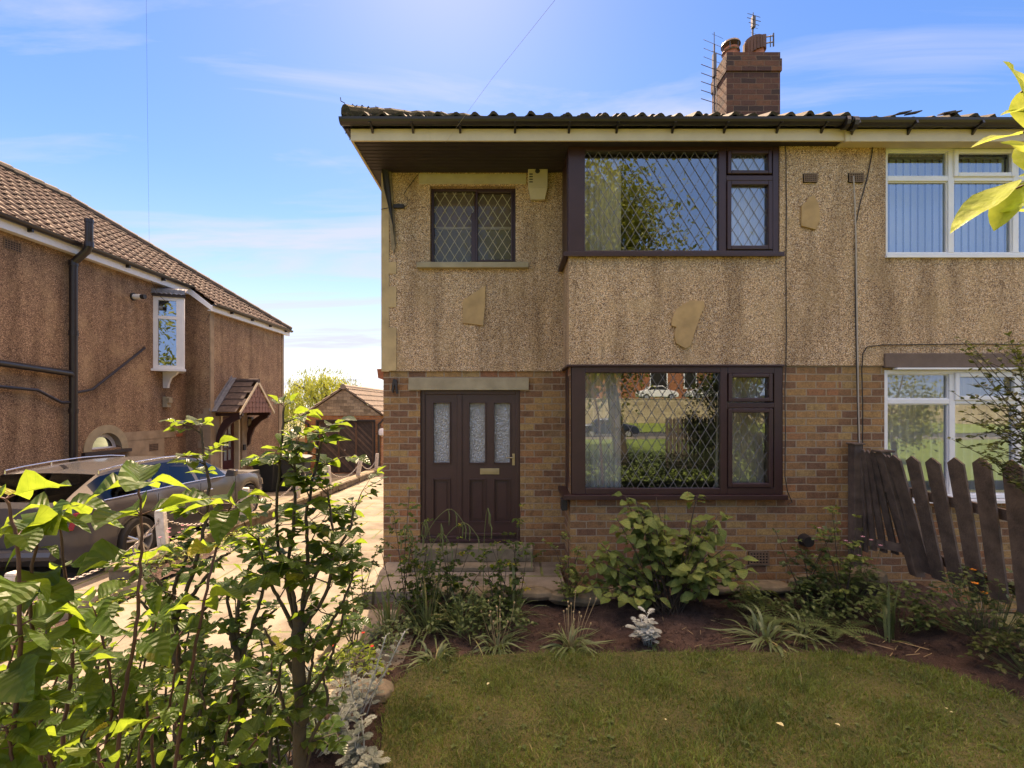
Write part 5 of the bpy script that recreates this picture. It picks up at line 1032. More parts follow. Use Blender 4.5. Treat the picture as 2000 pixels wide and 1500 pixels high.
for sg in (1, -1):
    for i in range(len(st) - 1):
        for j in range(nJ - 1):
            P4 = [(S[i][j], st[i]), (S[i + 1][j], st[i + 1]), (S[i + 1][j + 1], st[i + 1]), (S[i][j + 1], st[i])]
            pts = [(CXc + sg * p[0], CY0 + s, CGz + p[1]) for p, s in P4]; a, b = st[i], st[i + 1]; tgt = bodyf
            if j == 5 and ((.46 <= a and b <= 1.32) or (1.4 <= a and b <= 2.26) or (2.34 <= a and b <= 3.1)): tgt = glz[('side_window', sg)]
            if j >= 7 and .15 <= a and b <= .62: tgt = glz['rear_window']
            if j >= 7 and 2.7 <= a and b <= 3.42: tgt = glz['windscreen']
            if sg > 0: pts = pts[::-1]
            tgt.add(pts, [(0, 1, 2, 3)])
    
for e in (0, len(st) - 1):
    ring = [(CXc + p[0], CY0 + st[e], CGz + p[1]) for p in S[e]] + [(CXc - p[0], CY0 + st[e], CGz + p[1]) for p in S[e][::-1][1:]]; bodyf.add(ring, [tuple(range(len(ring)))])
def weld(o, d=.0005):
    import bmesh
    b = bmesh.new(); b.from_mesh(o.data); bmesh.ops.remove_doubles(b, verts=b.verts, dist=d); bmesh.ops.recalc_face_normals(b, faces=b.faces); b.to_mesh(o.data); b.free()
bo_ = bodyf.build('body', 'car', CAR, smooth=False); weld(bo_); bo_.data.polygons.foreach_set('use_smooth', [True] * len(bo_.data.polygons)); bo_.data.set_sharp_from_angle(angle=radians(32))
for k, v in glz.items(): o = v.build(k if isinstance(k, str) else k[0], 'glass_c', CAR); weld(o); o.data.polygons.foreach_set('use_smooth', [True] * len(o.data.polygons))
q = MB(); q.box(CXc - .78, CXc + .78, CY0 + .25, CY0 + 4.4, CGz + .22, CGz + .90); q.build('underbody', 'blackpl', CAR)
q = MB(); q.box(CXc - .6, CXc + .6, CY0 + 1.7, CY0 + 1.85, CGz + .9, CGz + 1.2); q.box(CXc + .15, CXc + .6, CY0 + 2.6, CY0 + 2.75, CGz + .9, CGz + 1.2); q.build('seats', 'blackpl', CAR)
def wheel(x, s, out):
    c_ = (CY0 + s, CGz + WR); q = MB(); n_ = 28; prof = [(.24, 0), (.31, -.005), (WR, .03), (WR, .18), (.31, .21), (.24, .21)]
    vs = []
    for r, dx in prof:
        for k in range(n_): vs.append((x - out * dx, c_[0] + r * cos(2 * pi * k / n_), c_[1] + r * sin(2 * pi * k / n_)))
    q.add(vs, [(i * n_ + k, i * n_ + (k + 1) % n_, (i + 1) * n_ + (k + 1) % n_, (i + 1) * n_ + k) for i in range(5) for k in range(n_)]); wo = q.build('wheel', 'wheel_r', CAR, smooth=True)
    q = MB(); vs = []
    for r, dx in ((.25, .0), (.225, .012), (.215, .10)):
        for k in range(n_): vs.append((x - out * dx, c_[0] + r * cos(2 * pi * k / n_), c_[1] + r * sin(2 * pi * k / n_)))
    q.add(vs, [(i * n_ + k, i * n_ + (k + 1) % n_, (i + 1) * n_ + (k + 1) % n_, (i + 1) * n_ + k) for i in range(2) for k in range(n_)])
    for k in range(5):
        for dd_ in (-.16, .16):
            a = 2 * pi * k / 5 + .3; p0 = (x - out * .01, c_[0] + .05 * cos(a), c_[1] + .05 * sin(a)); p1 = (x - out * .02, c_[0] + .225 * cos(a + dd_), c_[1] + .225 * sin(a + dd_)); q.tube([p0, p1], [.022, .017], 6)
    q.disc_x(c_, .065, x + out * .002, x - out * .03, 16); q.build('rim', 'alloy', wo)
    q = MB(); q.disc_x(c_, .21, x - out * .11, x - out * .13, 20); q.build('brake_disc', 'steel', wo)
for s in (RA, FA_):
    for out in (1, -1): wheel(CXc + out * .905, s, out)
for sg in (1, -1):
    q = MB(); pts = [];
    for s in (.66, .9, 1.3, 1.8, 2.3, 2.6): p = sect(s)[7]; pts.append((CXc + sg * (p[0] + .005), CY0 + s, CGz + p[1] + .045))
    q.tube(pts, .010, 6); [q.tube([pts[k], (pts[k][0], pts[k][1], pts[k][2] - .05)], .010, 6) for k in (0, 2, 5)]; q.build('roof_rail', 'chrome', CAR)
    q = MB(); pts = [(CXc + sg * (sect(s)[5][0] + .004), CY0 + s, CGz + sect(s)[5][1]) for s in (.5, 1.0, 1.6, 2.2, 2.8, 3.2)]; q.tube(pts, .009, 5); q.build('waist_trim', 'chrome', CAR)
    for s in (1.35, 2.32): q = MB(); x = CXc + sg * .908; q.tube([(x, CY0 + s - .02 + .1, CGz + .80), (x + sg * .028, CY0 + s + .12, CGz + .80), (x + sg * .028, CY0 + s + .26, CGz + .805), (x, CY0 + s + .28, CGz + .805)], .013, 6); q.build('door_handle', 'chrome', CAR)
    q = MB(); x = CXc + sg * .90; q.prism([(x, CY0 + 2.98, CGz + .96), (x + sg * .20, CY0 + 2.96, CGz + .97), (x + sg * .21, CY0 + 2.97, CGz + 1.08), (x + sg * .05, CY0 + 2.98, CGz + 1.10)], (0, .11, 0)); q.build('wing_mirror', 'car', CAR, bevel=.02)
    q = MB(); q.prism([(CXc + sg * .83, CY0 + .09, CGz + .72), (CXc + sg * .48, CY0 + .005, CGz + .74), (CXc + sg * .48, CY0 + .02, CGz + .90), (CXc + sg * .86, CY0 + .16, CGz + .93)], (sg * .02, -.02, 0)); q.build('tail_lamp', 'tail', CAR, bevel=.008)
    q = MB(); q.prism([(CXc + sg * .50, CY0 + 4.66, CGz + .55), (CXc + sg * .80, CY0 + 4.48, CGz + .58), (CXc + sg * .82, CY0 + 4.40, CGz + .72), (CXc + sg * .48, CY0 + 4.60, CGz + .68)], (0, .03, 0)); q.build('headlight', 'alloy', CAR)
    q = MB(); x = CXc + sg * .9165
    for s in (1.36, 2.31, 3.30): q.box(x - .003, x + .002, CY0 + s - .003, CY0 + s + .003, CGz + .40, CGz + .95)
    q.build('door_gap', 'hole', CAR)
q = MB(); q.prism([(CXc - .012, CY0 + .84, CGz + 1.385), (CXc + .012, CY0 + .84, CGz + 1.385), (CXc + .004, CY0 + .76, CGz + 1.45), (CXc - .004, CY0 + .76, CGz + 1.45)], (0, .06, 0)); q.build('shark_fin', 'car', CAR)
q = MB(); q.tube([(CXc - .72, CY0 - .03, CGz + .45), (CXc, CY0 - .06, CGz + .45), (CXc + .72, CY0 - .03, CGz + .45)], .07, 8); q.build('bumper', 'car', CAR)
# bins
def wheelie(loc, rz, label, src=[None]):
    if src[0] is None:
        E_ = empty('wheelie_bin', (0, 0, 0), label, 'bin', 'wheelie bins in the neighbour drive'); q = MB(); q.add([(-.22, -.27, .06), (.22, -.27, .06), (.22, .25, .06), (-.22, .25, .06), (-.28, -.35, .92), (.28, -.35, .92), (.28, .33, .92), (-.28, .33, .92)], [(3, 2, 1, 0), (0, 1, 5, 4), (1, 2, 6, 5), (2, 3, 7, 6), (3, 0, 4, 7), (4, 5, 6, 7)]); q.box(-.30, .30, -.37, .35, .90, .94); q.build('bin_body', 'bin', E_, bevel=.02)
        q = MB(); q.prism([(-.30, -.39, .95), (-.30, .36, .95), (-.30, .36, 1.0), (-.30, .1, 1.035), (-.30, -.30, 1.0), (-.30, -.39, .965)], (.60, 0, 0)); q.build('lid', 'bin', E_, bevel=.015)
        for s_ in (-.27, .23): q = MB(); q.disc_x((.28, .1), .1, s_, s_ + .04, 16); q.build('wheel', 'wheel_r', E_)
        q = MB(); q.tube([(-.25, .36, .96), (-.2, .42, .97), (.2, .42, .97), (.25, .36, .96)], .014, 6); q.build('handle', 'bin', E_); src[0] = E_
    else: E_ = copy_tree(src[0])
    E_.location = loc; E_.rotation_euler = (0, 0, rz); LOC[E_.name] = loc; tag(E_, label, 'bin', 'wheelie bins in the neighbour drive'); return E_
wheelie((-6.85, 13.0, -.27), radians(80), 'dark wheelie bin standing nearest the canopied side door'); wheelie((-6.2, 13.2, -.27), radians(96), 'dark wheelie bin to the right of the other one, nearer the garage')
# ------------------------------------------------------------------ picket fence
PF = empty('picket_fence', (4.0, 4.5, 0), 'weathered picket fence with pointed leaning pales between the two front gardens', 'fence')
def pale(Y, dxb, w_=.10, h=1.18, zt=None, x=4.0, tx_=0.0):
    zt = zt; q = MB(); zb = zt - h; 
    def at(u, z):   # u across pale along the fence (Y), z height
        t_ = (zt - z) / h; return (x + dxb * t_ + tx_ * u, Y - u, z)
    pts = [at(-w_ / 2, zb), (at(w_ / 2, zb)), at(w_ / 2, zt - .055), at(.0, zt), at(-w_ / 2, zt - .055)]
    q.prism(pts, (-.028, -.008, 0)); q.build('pale', 'wood_old', PF, bevel=.003)
for px, dxp, py in ((1747, 80, 888), (1783, 67, 890), (1822, 63, 893), (1867, 58, 893), (1918, 47, 893), (1978, 42, 897), (2050, 38, 900)):
    Y = 900 * 4.0 / (px - 1000); pale(Y, dxp * .80 * Y / 900, .15, 1.22 + R.uniform(-.03, .03), CZ + (797 - py) * Y / 900)
for px, dxp in ((1679, 10), (1686, 20), (1694, 32), (1703, 45), (1713, 58), (1723, 68), (1734, 76)):
    Y = 900 * 4.0 / (px - 1000 + 2); pale(min(Y, 5.3), dxp * Y / 900, .09, 1.15, 1.62 + R.uniform(-.03, .02))
q = MB(); q.box(3.92, 4.01, 5.27, 5.38, 0, 1.68); q.box(3.90, 4.03, 5.25, 5.39, 1.68, 1.70); q.build('post', 'wood_old', PF, bevel=.006)
q = MB(); q.prism([(4.25, 4.84, .32), (4.35, 4.84, .32), (4.08, 4.96, 1.62), (3.98, 4.96, 1.62)], (0, .09, 0)); q.prism([(3.95, 4.94, 1.62), (4.11, 4.94, 1.62), (4.11, 4.94, 1.645), (3.95, 4.94, 1.645)], (0, .13, 0)); q.build('post', 'wood_old', PF, bevel=.006)
for dz, xo in ((.35, .10), (1.0, .28)):
    q = MB(); q.prism([(4.03 + xo, 4.9, 1.62 - dz), (4.03 + xo, 4.9, 1.53 - dz), (4.02 + xo * .7, 3.1, 1.50 - dz), (4.02 + xo * .7, 3.1, 1.59 - dz)], (.045, 0, 0)); q.prism([(4.02, 5.3, 1.62 - dz), (4.02, 5.3, 1.53 - dz), (4.03 + xo, 4.9, 1.53 - dz), (4.03 + xo, 4.9, 1.62 - dz)], (.04, 0, 0)); q.build('rail', 'wood_old', PF)
# ------------------------------------------------------------------ stones edging the path and bed
def rock(x, y, z, rx, ry, rz, label, name='edging_stone', mat_='rough_stone', cat='stone', grp='rough stones edging the flower bed', n=9, flat=.3):
    q = MB(); rings = [(.0, -.9), (.8, -.8), (1.0, -.1), (.93, .55), (.6, .95), (0, 1.0)]; ph = R.uniform(0, 6); vs = []; off = [R.uniform(.8, 1.15) for _ in range(n)]
    for r, h in rings:
        for k in range(n): a = 2 * pi * k / n + ph; vs.append((x + rx * r * off[k] * cos(a), y + ry * r * off[k] * sin(a), z + rz * (h + R.uniform(-.08, .08))))
    q.add(vs, [(i * n + k, i * n + (k + 1) % n, (i + 1) * n + (k + 1) % n, (i + 1) * n + k) for i in range(5) for k in range(n)]); return single(name, q, mat_, label, cat, grp, bevel=.008)
for (px, py, Y, rx, ry, rz, lb) in ((880, 1152, 5.0, .22, .12, .055, 'flat rough stone edging the path left of the door'), (960, 1158, 4.95, .25, .12, .06, 'flat rough stone edging the path below the right side of the door'), (1040, 1158, 4.95, .24, .12, .06, 'rough edging stone left of the small shrub'), (1130, 1165, 4.92, .34, .16, .075, 'big slab of rough stone at the left foot of the hydrangea'), (1205, 1160, 5.1, .14, .12, .06, 'rounded rough stone under the left of the hydrangea'), (1400, 1148, 5.12, .30, .12, .05, 'long flat stone at the right foot of the hydrangea'), (1500, 1146, 5.1, .30, .13, .055, 'long flat stone below the terracotta air brick'), (1590, 1138, 5.08, .26, .14, .07, 'flat stone between the air brick and the black vent cowl'), (1690, 1128, 5.0, .28, .15, .09, 'rough stone at the foot of the picket fence post')):
    p = W(px, py, Y); rock(p.x, Y, max(p.z, .05), rx, ry, rz, lb)
rock(-1.03, 3.33, .04, .22, .10, .08, 'pale round topped stone among the silver leaves at the lawn corner', 'boulder', 'rough_stone', 'boulder', None, 11)
# kerb at the left of the flower bed, mostly hidden by the roses
q = MB(); q.prism([(-1.62, 2.4, -.05), (-1.52, 2.4, -.05), (-1.60, 5.0, -.05), (-1.70, 5.0, -.05)], (0, 0, .13)); single('bed_kerb', q, 'rough_stone', 'rough kerb between the drive and the front flower bed behind the rose bushes', 'edging kerb', bevel=.01)
# ------------------------------------------------------------------ plants
class Plant:
    """stems, foliage and flowers gathered as separate parts of one plant"""
    def __init__(s, name, base, label, cat, group=None): s.e = empty(name, base, label, cat, group); s.st = MB(); s.lf = MB(); s.fl = {}
    def flower(s, key): m_ = MB(); s.fl.setdefault(key, []).append(m_); return m_
    def done(s, stem, leaf, names=('stems', 'foliage'), shade='all'):
        if s.st.v: s.st.build(names[0], stem, s.e, smooth='all')
        if s.lf.v: s.lf.build(names[1], leaf, s.e, smooth='all', attr=True)
        for k, ms in s.fl.items():
            for m_ in ms: m_.build({'straw': 'seed_stalk', 'stem_g': 'seed_spike'}.get(k, 'flower'), k, s.e)
def rv(s=1.0): return Vector((R.uniform(-1, 1), R.uniform(-1, 1), R.uniform(-1, 1))) * s
def path(pts, n=10, jit=0.0):
    """Catmull-Rom through the points"""
    P_ = [Vector(p) for p in pts]; out = []
    for i in range(len(P_) - 1):
        p0, p1, p2, p3 = P_[max(i - 1, 0)], P_[i], P_[i + 1], P_[min(i + 2, len(P_) - 1)]
        for k in range(n):
            t_ = k / n; out.append(.5 * ((2 * p1) + (-p0 + p2) * t_ + (2 * p0 - 5 * p1 + 4 * p2 - p3) * t_ * t_ + (-p0 + 3 * p1 - 3 * p2 + p3) * t_ ** 3) + rv(jit))
    out.append(P_[-1]); return out
def big_leaf(pl, p, d, ln, wr=.68, curl=None, seg=7):
    pl.lf.cur = min(1, max(0, R.gauss(.5, .25))); up = Vector((R.uniform(-.6, .6), R.uniform(-.6, .6), 1)); d = Vector(d)
    pet = p + d.normalized() * ln * .18; pl.st.tube([p, pet], [ln * .02, ln * .013], 5, False); pl.lf.leaf(pet, d + Vector((0, 0, -.15)), up, ln, ln * wr, R.uniform(.1, 1.25) if curl is None else curl, R.uniform(.15, .7), seg, .45, R.uniform(.1, .5))
def rose_leaf(pl, p, d, ln, size, n=5, seg=4):
    d = Vector(d).normalized(); tip = p + d * ln + Vector((0, 0, -ln * .15)); pl.st.tube([p, (p + tip) / 2 + Vector((0, 0, ln * .08)), tip], ln * .018 if ln > .05 else .001, 4, False)
    sdv = d.cross(Vector((0, 0, 1))); sdv = sdv.normalized() if sdv.length > .1 else Vector((1, 0, 0))
    tw = R.uniform(-.5, .5); upv = (Vector((0, 0, 1)) + sdv * tw + rv(.25)).normalized()
    ps = [(tip, d, 1.0)] + [(p.lerp(tip, .78), d * .5 + sdv * s_, .85) for s_ in (1, -1)] + ([(p.lerp(tip, .45), d * .35 + sdv * s_, .7) for s_ in (1, -1)] if n > 3 else [])
    pl.lf.cur = min(1, max(0, R.gauss(.45, .25)))
    for a, b, s_ in ps: pl.lf.leaf(a, b + rv(.15), upv + rv(.3), size * s_, size * s_ * R.uniform(.6, .74), R.uniform(.1, .8), R.uniform(.1, .5), seg, .45, .12)
def rose_stem(pl, pts, r0, r1, leaf_from, step, ln, size, side=0.0, sdepth=.14, n=5, tipbud=True):
    P_ = path(pts, 8, r0 * .35); pl.st.tube(P_, [r0 + (r1 - r0) * k / (len(P_) - 1) for k in range(len(P_))], 7)
    acc = 0; a = R.uniform(0, 6); tot = sum((P_[i + 1] - P_[i]).length for i in range(len(P_) - 1)); run = 0
    for i in range(len(P_) - 1):
        sg = (P_[i + 1] - P_[i]).length; run += sg; acc += sg
        if run / tot > leaf_from and acc > step * R.uniform(.7, 1.3):
            acc = 0; a += 2.4; d = Vector((cos(a), sin(a), R.uniform(-.1, .7)))
            if R.random() < side:
                q_ = P_[i]; L_ = sdepth * R.uniform(.6, 1.3); e_ = q_ + d * L_ + Vector((0, 0, L_ * .4)); sp_ = [q_, q_.lerp(e_, .5) + rv(L_ * .1), e_]; pl.st.tube(sp_, [r1 * .8, r1 * .6, r1 * .4], 5)
                for t_ in (.4, .7, 1.0): b_ = R.uniform(0, 6); rose_leaf(pl, q_.lerp(e_, t_), Vector((cos(b_), sin(b_), R.uniform(-.1, .6))) + d * .6, ln * .8, size * R.uniform(.7, 1.1), n)
            else: rose_leaf(pl, P_[i], d, ln * R.uniform(.7, 1.2), size * R.uniform(.75, 1.15), n)
    if tipbud:
        for k in range(3): a = k * 2.1; rose_leaf(pl, P_[-1], Vector((cos(a), sin(a), 1.0)), ln * .5, size * .55, 3)
# 1. big broad-leaved bush close to the camera at the left
B1 = Plant('broad_leaved_bush', (-.85, .95, 0), 'big bush with broad sunlit lime and dark green leaves filling the lower left corner', 'bush')
def px_stem(pl, Y, pts, r0, r1): 
    P_ = path([W(a, b, Y + c_) for a, b, c_ in pts], 8, r0 * .4); pl.st.tube(P_, [r0 + (r1 - r0) * k / (len(P_) - 1) for k in range(len(P_))], 8); return P_
def whorl_stem(pl, Y, pts, r0, r1, leaf_from, step, ln, size_top=1.0):
    Pp = px_stem(pl, Y, pts, r0, r1); acc = 9; a = R.uniform(0, 6); n_ = len(Pp)
    for i in range(n_ - 1):
        acc += (Pp[i + 1] - Pp[i]).length
        if i / n_ >= leaf_from and acc > step * (1 if Pp[i].z < 1.62 else 2.0):
            acc = 0
            for k in range(R.choice((2, 3, 3))): a += 2.2 + R.uniform(-.3, .3); el_ = R.uniform(-.15, .5); big_leaf(pl, Pp[i], (cos(a), sin(a) * .8, el_), ln * R.uniform(.42, 1.0) * (.78 if Pp[i].z < 1.6 else 1.05))
    for k in range(4): a += 1.6; big_leaf(pl, Pp[-1], (cos(a), sin(a), R.uniform(.1, .7)), ln * R.uniform(.6, 1))
for Y_, pts_, lf_, st_, ln_ in (
    (.92, [(215, 2300, 0), (230, 1500, 0), (262, 1250, 0), (275, 1080, .02), (272, 955, .03)], .46, .058, .135),
    (1.05, [(250, 2100, 0), (340, 1500, 0), (395, 1200, .0), (425, 1060, .05), (452, 985, .05)], .5, .07, .115),
    (.82, [(-60, 2300, 0), (20, 1500, 0), (40, 1250, 0), (30, 1050, 0), (10, 975, 0)], .42, .05, .12),
    (.95, [(100, 2200, 0), (120, 1500, 0), (140, 1300, 0), (130, 1150, 0), (115, 1000, 0)], .42, .052, .125),
    (.85, [(160, 2400, 0), (120, 1600, 0), (60, 1400, 0), (90, 1240, 0)], .35, .045, .12),
    (1.05, [(300, 2200, 0), (270, 1500, 0), (330, 1380, 0), (350, 1240, 0)], .38, .05, .105),
    (1.2, [(160, 1900, 0), (200, 1500, 0), (220, 1350, 0), (180, 1180, 0)], .3, .05, .125),
    (1.1, [(0, 1900, 0), (60, 1500, 0), (10, 1350, 0), (60, 1180, 0)], .3, .05, .13),
    (1.2, [(420, 1900, 0), (430, 1560, 0), (440, 1450, 0), (460, 1310, 0)], .35, .05, .085),
    (1.0, [(380, 2200, 0), (400, 1640, 0), (450, 1520, 0), (505, 1440, 0)], .5, .05, .08),
    (1.3, [(100, 1900, 0), (100, 1560, 0), (90, 1400, 0), (130, 1280, 0)], .3, .05, .12),
    (.8, [(40, 2400, 0), (40, 1700, 0), (30, 1520, 0), (10, 1420, 0)], .5, .04, .11),
    (.8, [(260, 2400, 0), (250, 1700, 0), (210, 1560, 0), (190, 1460, 0)], .5, .04, .10),
    (1.3, [(300, 1900, 0), (300, 1500, 0), (280, 1320, 0), (310, 1200, 0)], .35, .06, .10),
    (1.15, [(20, 1900, 0), (40, 1560, 0), (70, 1420, 0), (40, 1320, 0)], .3, .05, .11),
    (1.1, [(330, 1900, 0), (320, 1620, 0), (350, 1500, 0), (340, 1400, 0)], .3, .05, .10),
    (1.2, [(200, 1900, 0), (180, 1600, 0), (150, 1480, 0), (190, 1380, 0)], .3, .05, .11),
    (.9, [(60, 2100, 0), (80, 1480, 0), (60, 1180, 0), (75, 1030, 0)], .55, .05, .10)):
    whorl_stem(B1, Y_, pts_, .0046, .002, lf_, st_ * .64, ln_ * .84)
B1.done('stem_r', 'lf_big')
# 2. rose standard in the middle
B2 = Plant('rose_bush', (-.58, 1.30, 0), 'tall rose bush with a thick pruned trunk in front of the drive', 'rose bush', 'rose bushes in the front bed')
Y = 1.32
def wp(*a): return [W(x, y_, Y + (c_[0] if c_ else 0)) for x, y_, *c_ in a]
B2.st.tube(path([Vector((-.58, 1.3, 0)), W(585, 1500, Y), W(590, 1400, Y), W(583, 1290, Y), W(585, 1200, Y)], 6, .003), [.026, .024, .022] + [.018] * 22, 9)
for k in range(5): p = W(583 + R.uniform(-8, 8), R.uniform(1190, 1450), Y); B2.st.tube([p, p + rv(.03)], [.009, .005], 6)
for pts, lf, ln, sz in (([(580, 1215), (570, 1150), (545, 1080), (540, 1000), (548, 900), (555, 795)], .22, .055, .070), ([(588, 1210), (600, 1100), (600, 1000), (620, 900), (632, 850)], .3, .05, .062), ([(580, 1220), (560, 1130), (575, 1010), (575, 930), (580, 860)], .3, .06, .078), ([(590, 1230), (640, 1150), (650, 1060), (640, 960)], .3, .05, .058), ([(590, 1290), (630, 1240), (668, 1180), (690, 1120)], .3, .045, .05), ([(590, 1480), (560, 1400), (545, 1340), (550, 1290)], .2, .05, .05), ([(590, 1480), (620, 1420), (640, 1370), (630, 1320)], .2, .05, .05), ([(586, 1400), (600, 1340), (610, 1290), (605, 1240)], .2, .05, .05), ([(575, 1300), (540, 1270), (515, 1225)], 1.1, .05, .05), ([(583, 1330), (560, 1290), (530, 1250)], 1.1, .05, .05), ([(590, 1380), (630, 1320), (655, 1260), (670, 1200)], .3, .045, .05), ([(580, 1240), (545, 1170), (520, 1120), (505, 1050)], .4, .05, .055), ([(588, 1200), (620, 1120), (680, 1040), (690, 990)], .4, .05, .05)):
    rose_stem(B2, wp(*pts), .0062, .0028, lf, .040, ln, sz, .40, .08, 3 if sz > .065 else 5, lf < 1)
B2.done('stem', 'lf_rose')
# 3. second rose, pruned stump and tall shoot
B3 = Plant('rose_bush', (-1.0, 1.7, 0), 'rose bush with one tall thin shoot rising in front of the grey car', 'rose bush', 'rose bushes in the front bed')
Y = 1.7
for pts, lf, ln, sz in (([(480, 1700), (470, 1400), (470, 1290), (445, 1230)], .8, .06, .06), ([(345, 1700), (350, 1400), (342, 1240), (345, 1190)], .8, .06, .06), ([(345, 1200), (372, 1130), (395, 1050), (408, 950), (400, 900), (392, 835)], .30, .055, .075), ([(345, 1200), (320, 1150), (280, 1110), (250, 1100)], .2, .06, .06), ([(345, 1200), (400, 1130), (430, 1090), (450, 1080)], .2, .06, .06), ([(345, 1210), (340, 1150), (360, 1100), (370, 1080)], .2, .06, .06), ([(470, 1290), (500, 1200), (520, 1120), (500, 1080)], .4, .055, .058), ([(470, 1290), (450, 1200), (440, 1150)], .4, .055, .055), ([(470, 1300), (490, 1230), (540, 1190)], .5, .05, .05), ([(470, 1290), (465, 1200), (480, 1120), (530, 1060)], .4, .06, .06), ([(345, 1240), (300, 1200), (270, 1170)], .3, .06, .06), ([(345, 1240), (400, 1190), (430, 1170)], .3, .06, .06)):
    top = pts[0][1] > 1600; rose_stem(B3, wp(*pts), .018 if top else .008, .012 if top else .004, lf, .05, ln, sz, .3, .07, 5, not top)
B3.done('stem', 'lf_rose')
# 4. low leafy mass at the bottom left
B4 = Plant('leafy_shrub', (-1.1, 1.9, 0), 'low tangled shrub with small bright backlit leaves at the bottom left of the drive', 'shrub')
Y = 1.9
for k in range(48):
    x0 = R.uniform(40, 560); x1 = x0 + R.uniform(-90, 90); top_ = R.uniform(1190, 1400) + max(0, x0 - 450) * .6; Y = R.uniform(1.5, 2.2)
    rose_stem(B4, wp((x0, 797 + 900 * 2.1 / Y), ((x0 + x1) / 2 + R.uniform(-30, 30), top_ + 160), (x1, top_)), .006, .003, .25, .07, .055, R.uniform(.055, .08), .45, .12, 5)
B4.done('stem', 'lf_rose')
# silver-leaved plants
def silver(name, x, y, n, h, spread, label, ln=.07, tall=(), lm='lf_silver'):
    P_ = Plant(name, (x, y, 0), label, 'silver plant', 'silver leaved plants')
    def frond(p, d, L_):
        d = Vector(d).normalized(); sdv = d.cross(Vector((0, 0, 1))); sdv = sdv.normalized() if sdv.length > .1 else Vector((1, 0, 0)); P_.lf.cur = R.random()
        mid = [p + d * L_ * t_ + Vector((0, 0, -L_ * .35 * t_ * t_)) for t_ in (0, .3, .6, 1)]; P_.lf.add([mid[0] - sdv * .002, mid[0] + sdv * .002, mid[1] + sdv * .004, mid[1] - sdv * .004, mid[3] + sdv * .002, mid[3] - sdv * .002], [(0, 1, 2, 3), (3, 2, 4, 5)])
        for t_ in (.25, .42, .58, .74, .88):
            for s_ in (1, -1):
                b0 = p + d * L_ * t_ + Vector((0, 0, -L_ * .35 * t_ * t_)); P_.lf.leaf(b0, sdv * s_ + d * .8, Vector((0, 0, 1)) + rv(.3), L_ * .42 * (1 - abs(t_ - .5)), L_ * .17, .3, .2, 2)
        P_.lf.leaf(mid[3] - d * L_ * .1, d, Vector((0, 0, 1)), L_ * .25, L_ * .16, .2, .2, 2)
    for k in range(n):
        a = R.uniform(0, 2 * pi); r = spread * R.random() ** .6; hh = h * R.uniform(.5, 1) * (1.1 - .5 * r / spread); p0 = Vector((x + r * .35 * cos(a), y + r * .35 * sin(a), 0.02)); p1 = Vector((x + r * cos(a), y + r * sin(a), hh)); P_.st.tube([p0, p0.lerp(p1, .5) + rv(.02), p1], [.004, .003, .002], 5)
        for j in range(11): t_ = .35 + .65 * j / 10; b = j * 2.4 + a; frond(p0.lerp(p1, t_), (cos(b), sin(b), .5 if j < 9 else 1.2), ln * R.uniform(.6, 1.15))
    for (tx1, ty1, tz1) in tall:
        p0 = Vector((x, y, .05)); p1 = Vector((tx1, ty1, tz1)); P_.st.tube(path([p0, p0.lerp(p1, .5) + Vector((.0, 0, -.03)), p1], 5), .004, 5)
        for j in range(22): t_ = .3 + .7 * j / 21; b = j * 2.4; frond(p0.lerp(p1, t_), (cos(b), sin(b), .9), ln * (.85 if j < 16 else .5))
    P_.done('stem_w', lm)
silver('silver_ragwort', -1.28, 2.75, 30, .62, .36, 'bushy silver grey plant in the sun behind the rose trunk', .08)
silver('silver_ragwort', -1.02, 3.05, 9, .32, .22, 'sprawling silver plant with tall flower shoots at the left corner of the lawn', .065, tall=[(-.82, 3.0, .62), (-.72, 3.1, .60), (-1.0, 2.8, .55)])
silver('silver_ragwort', 1.20, 4.02, 8, .36, .13, 'small bright silver plant alone in the soil in front of the hydrangea', .10, lm='lf_white')
silver('silver_ragwort', -.86, 2.62, 10, .34, .15, 'low grey green silver plant at the foot of the tall rose trunk', .08)
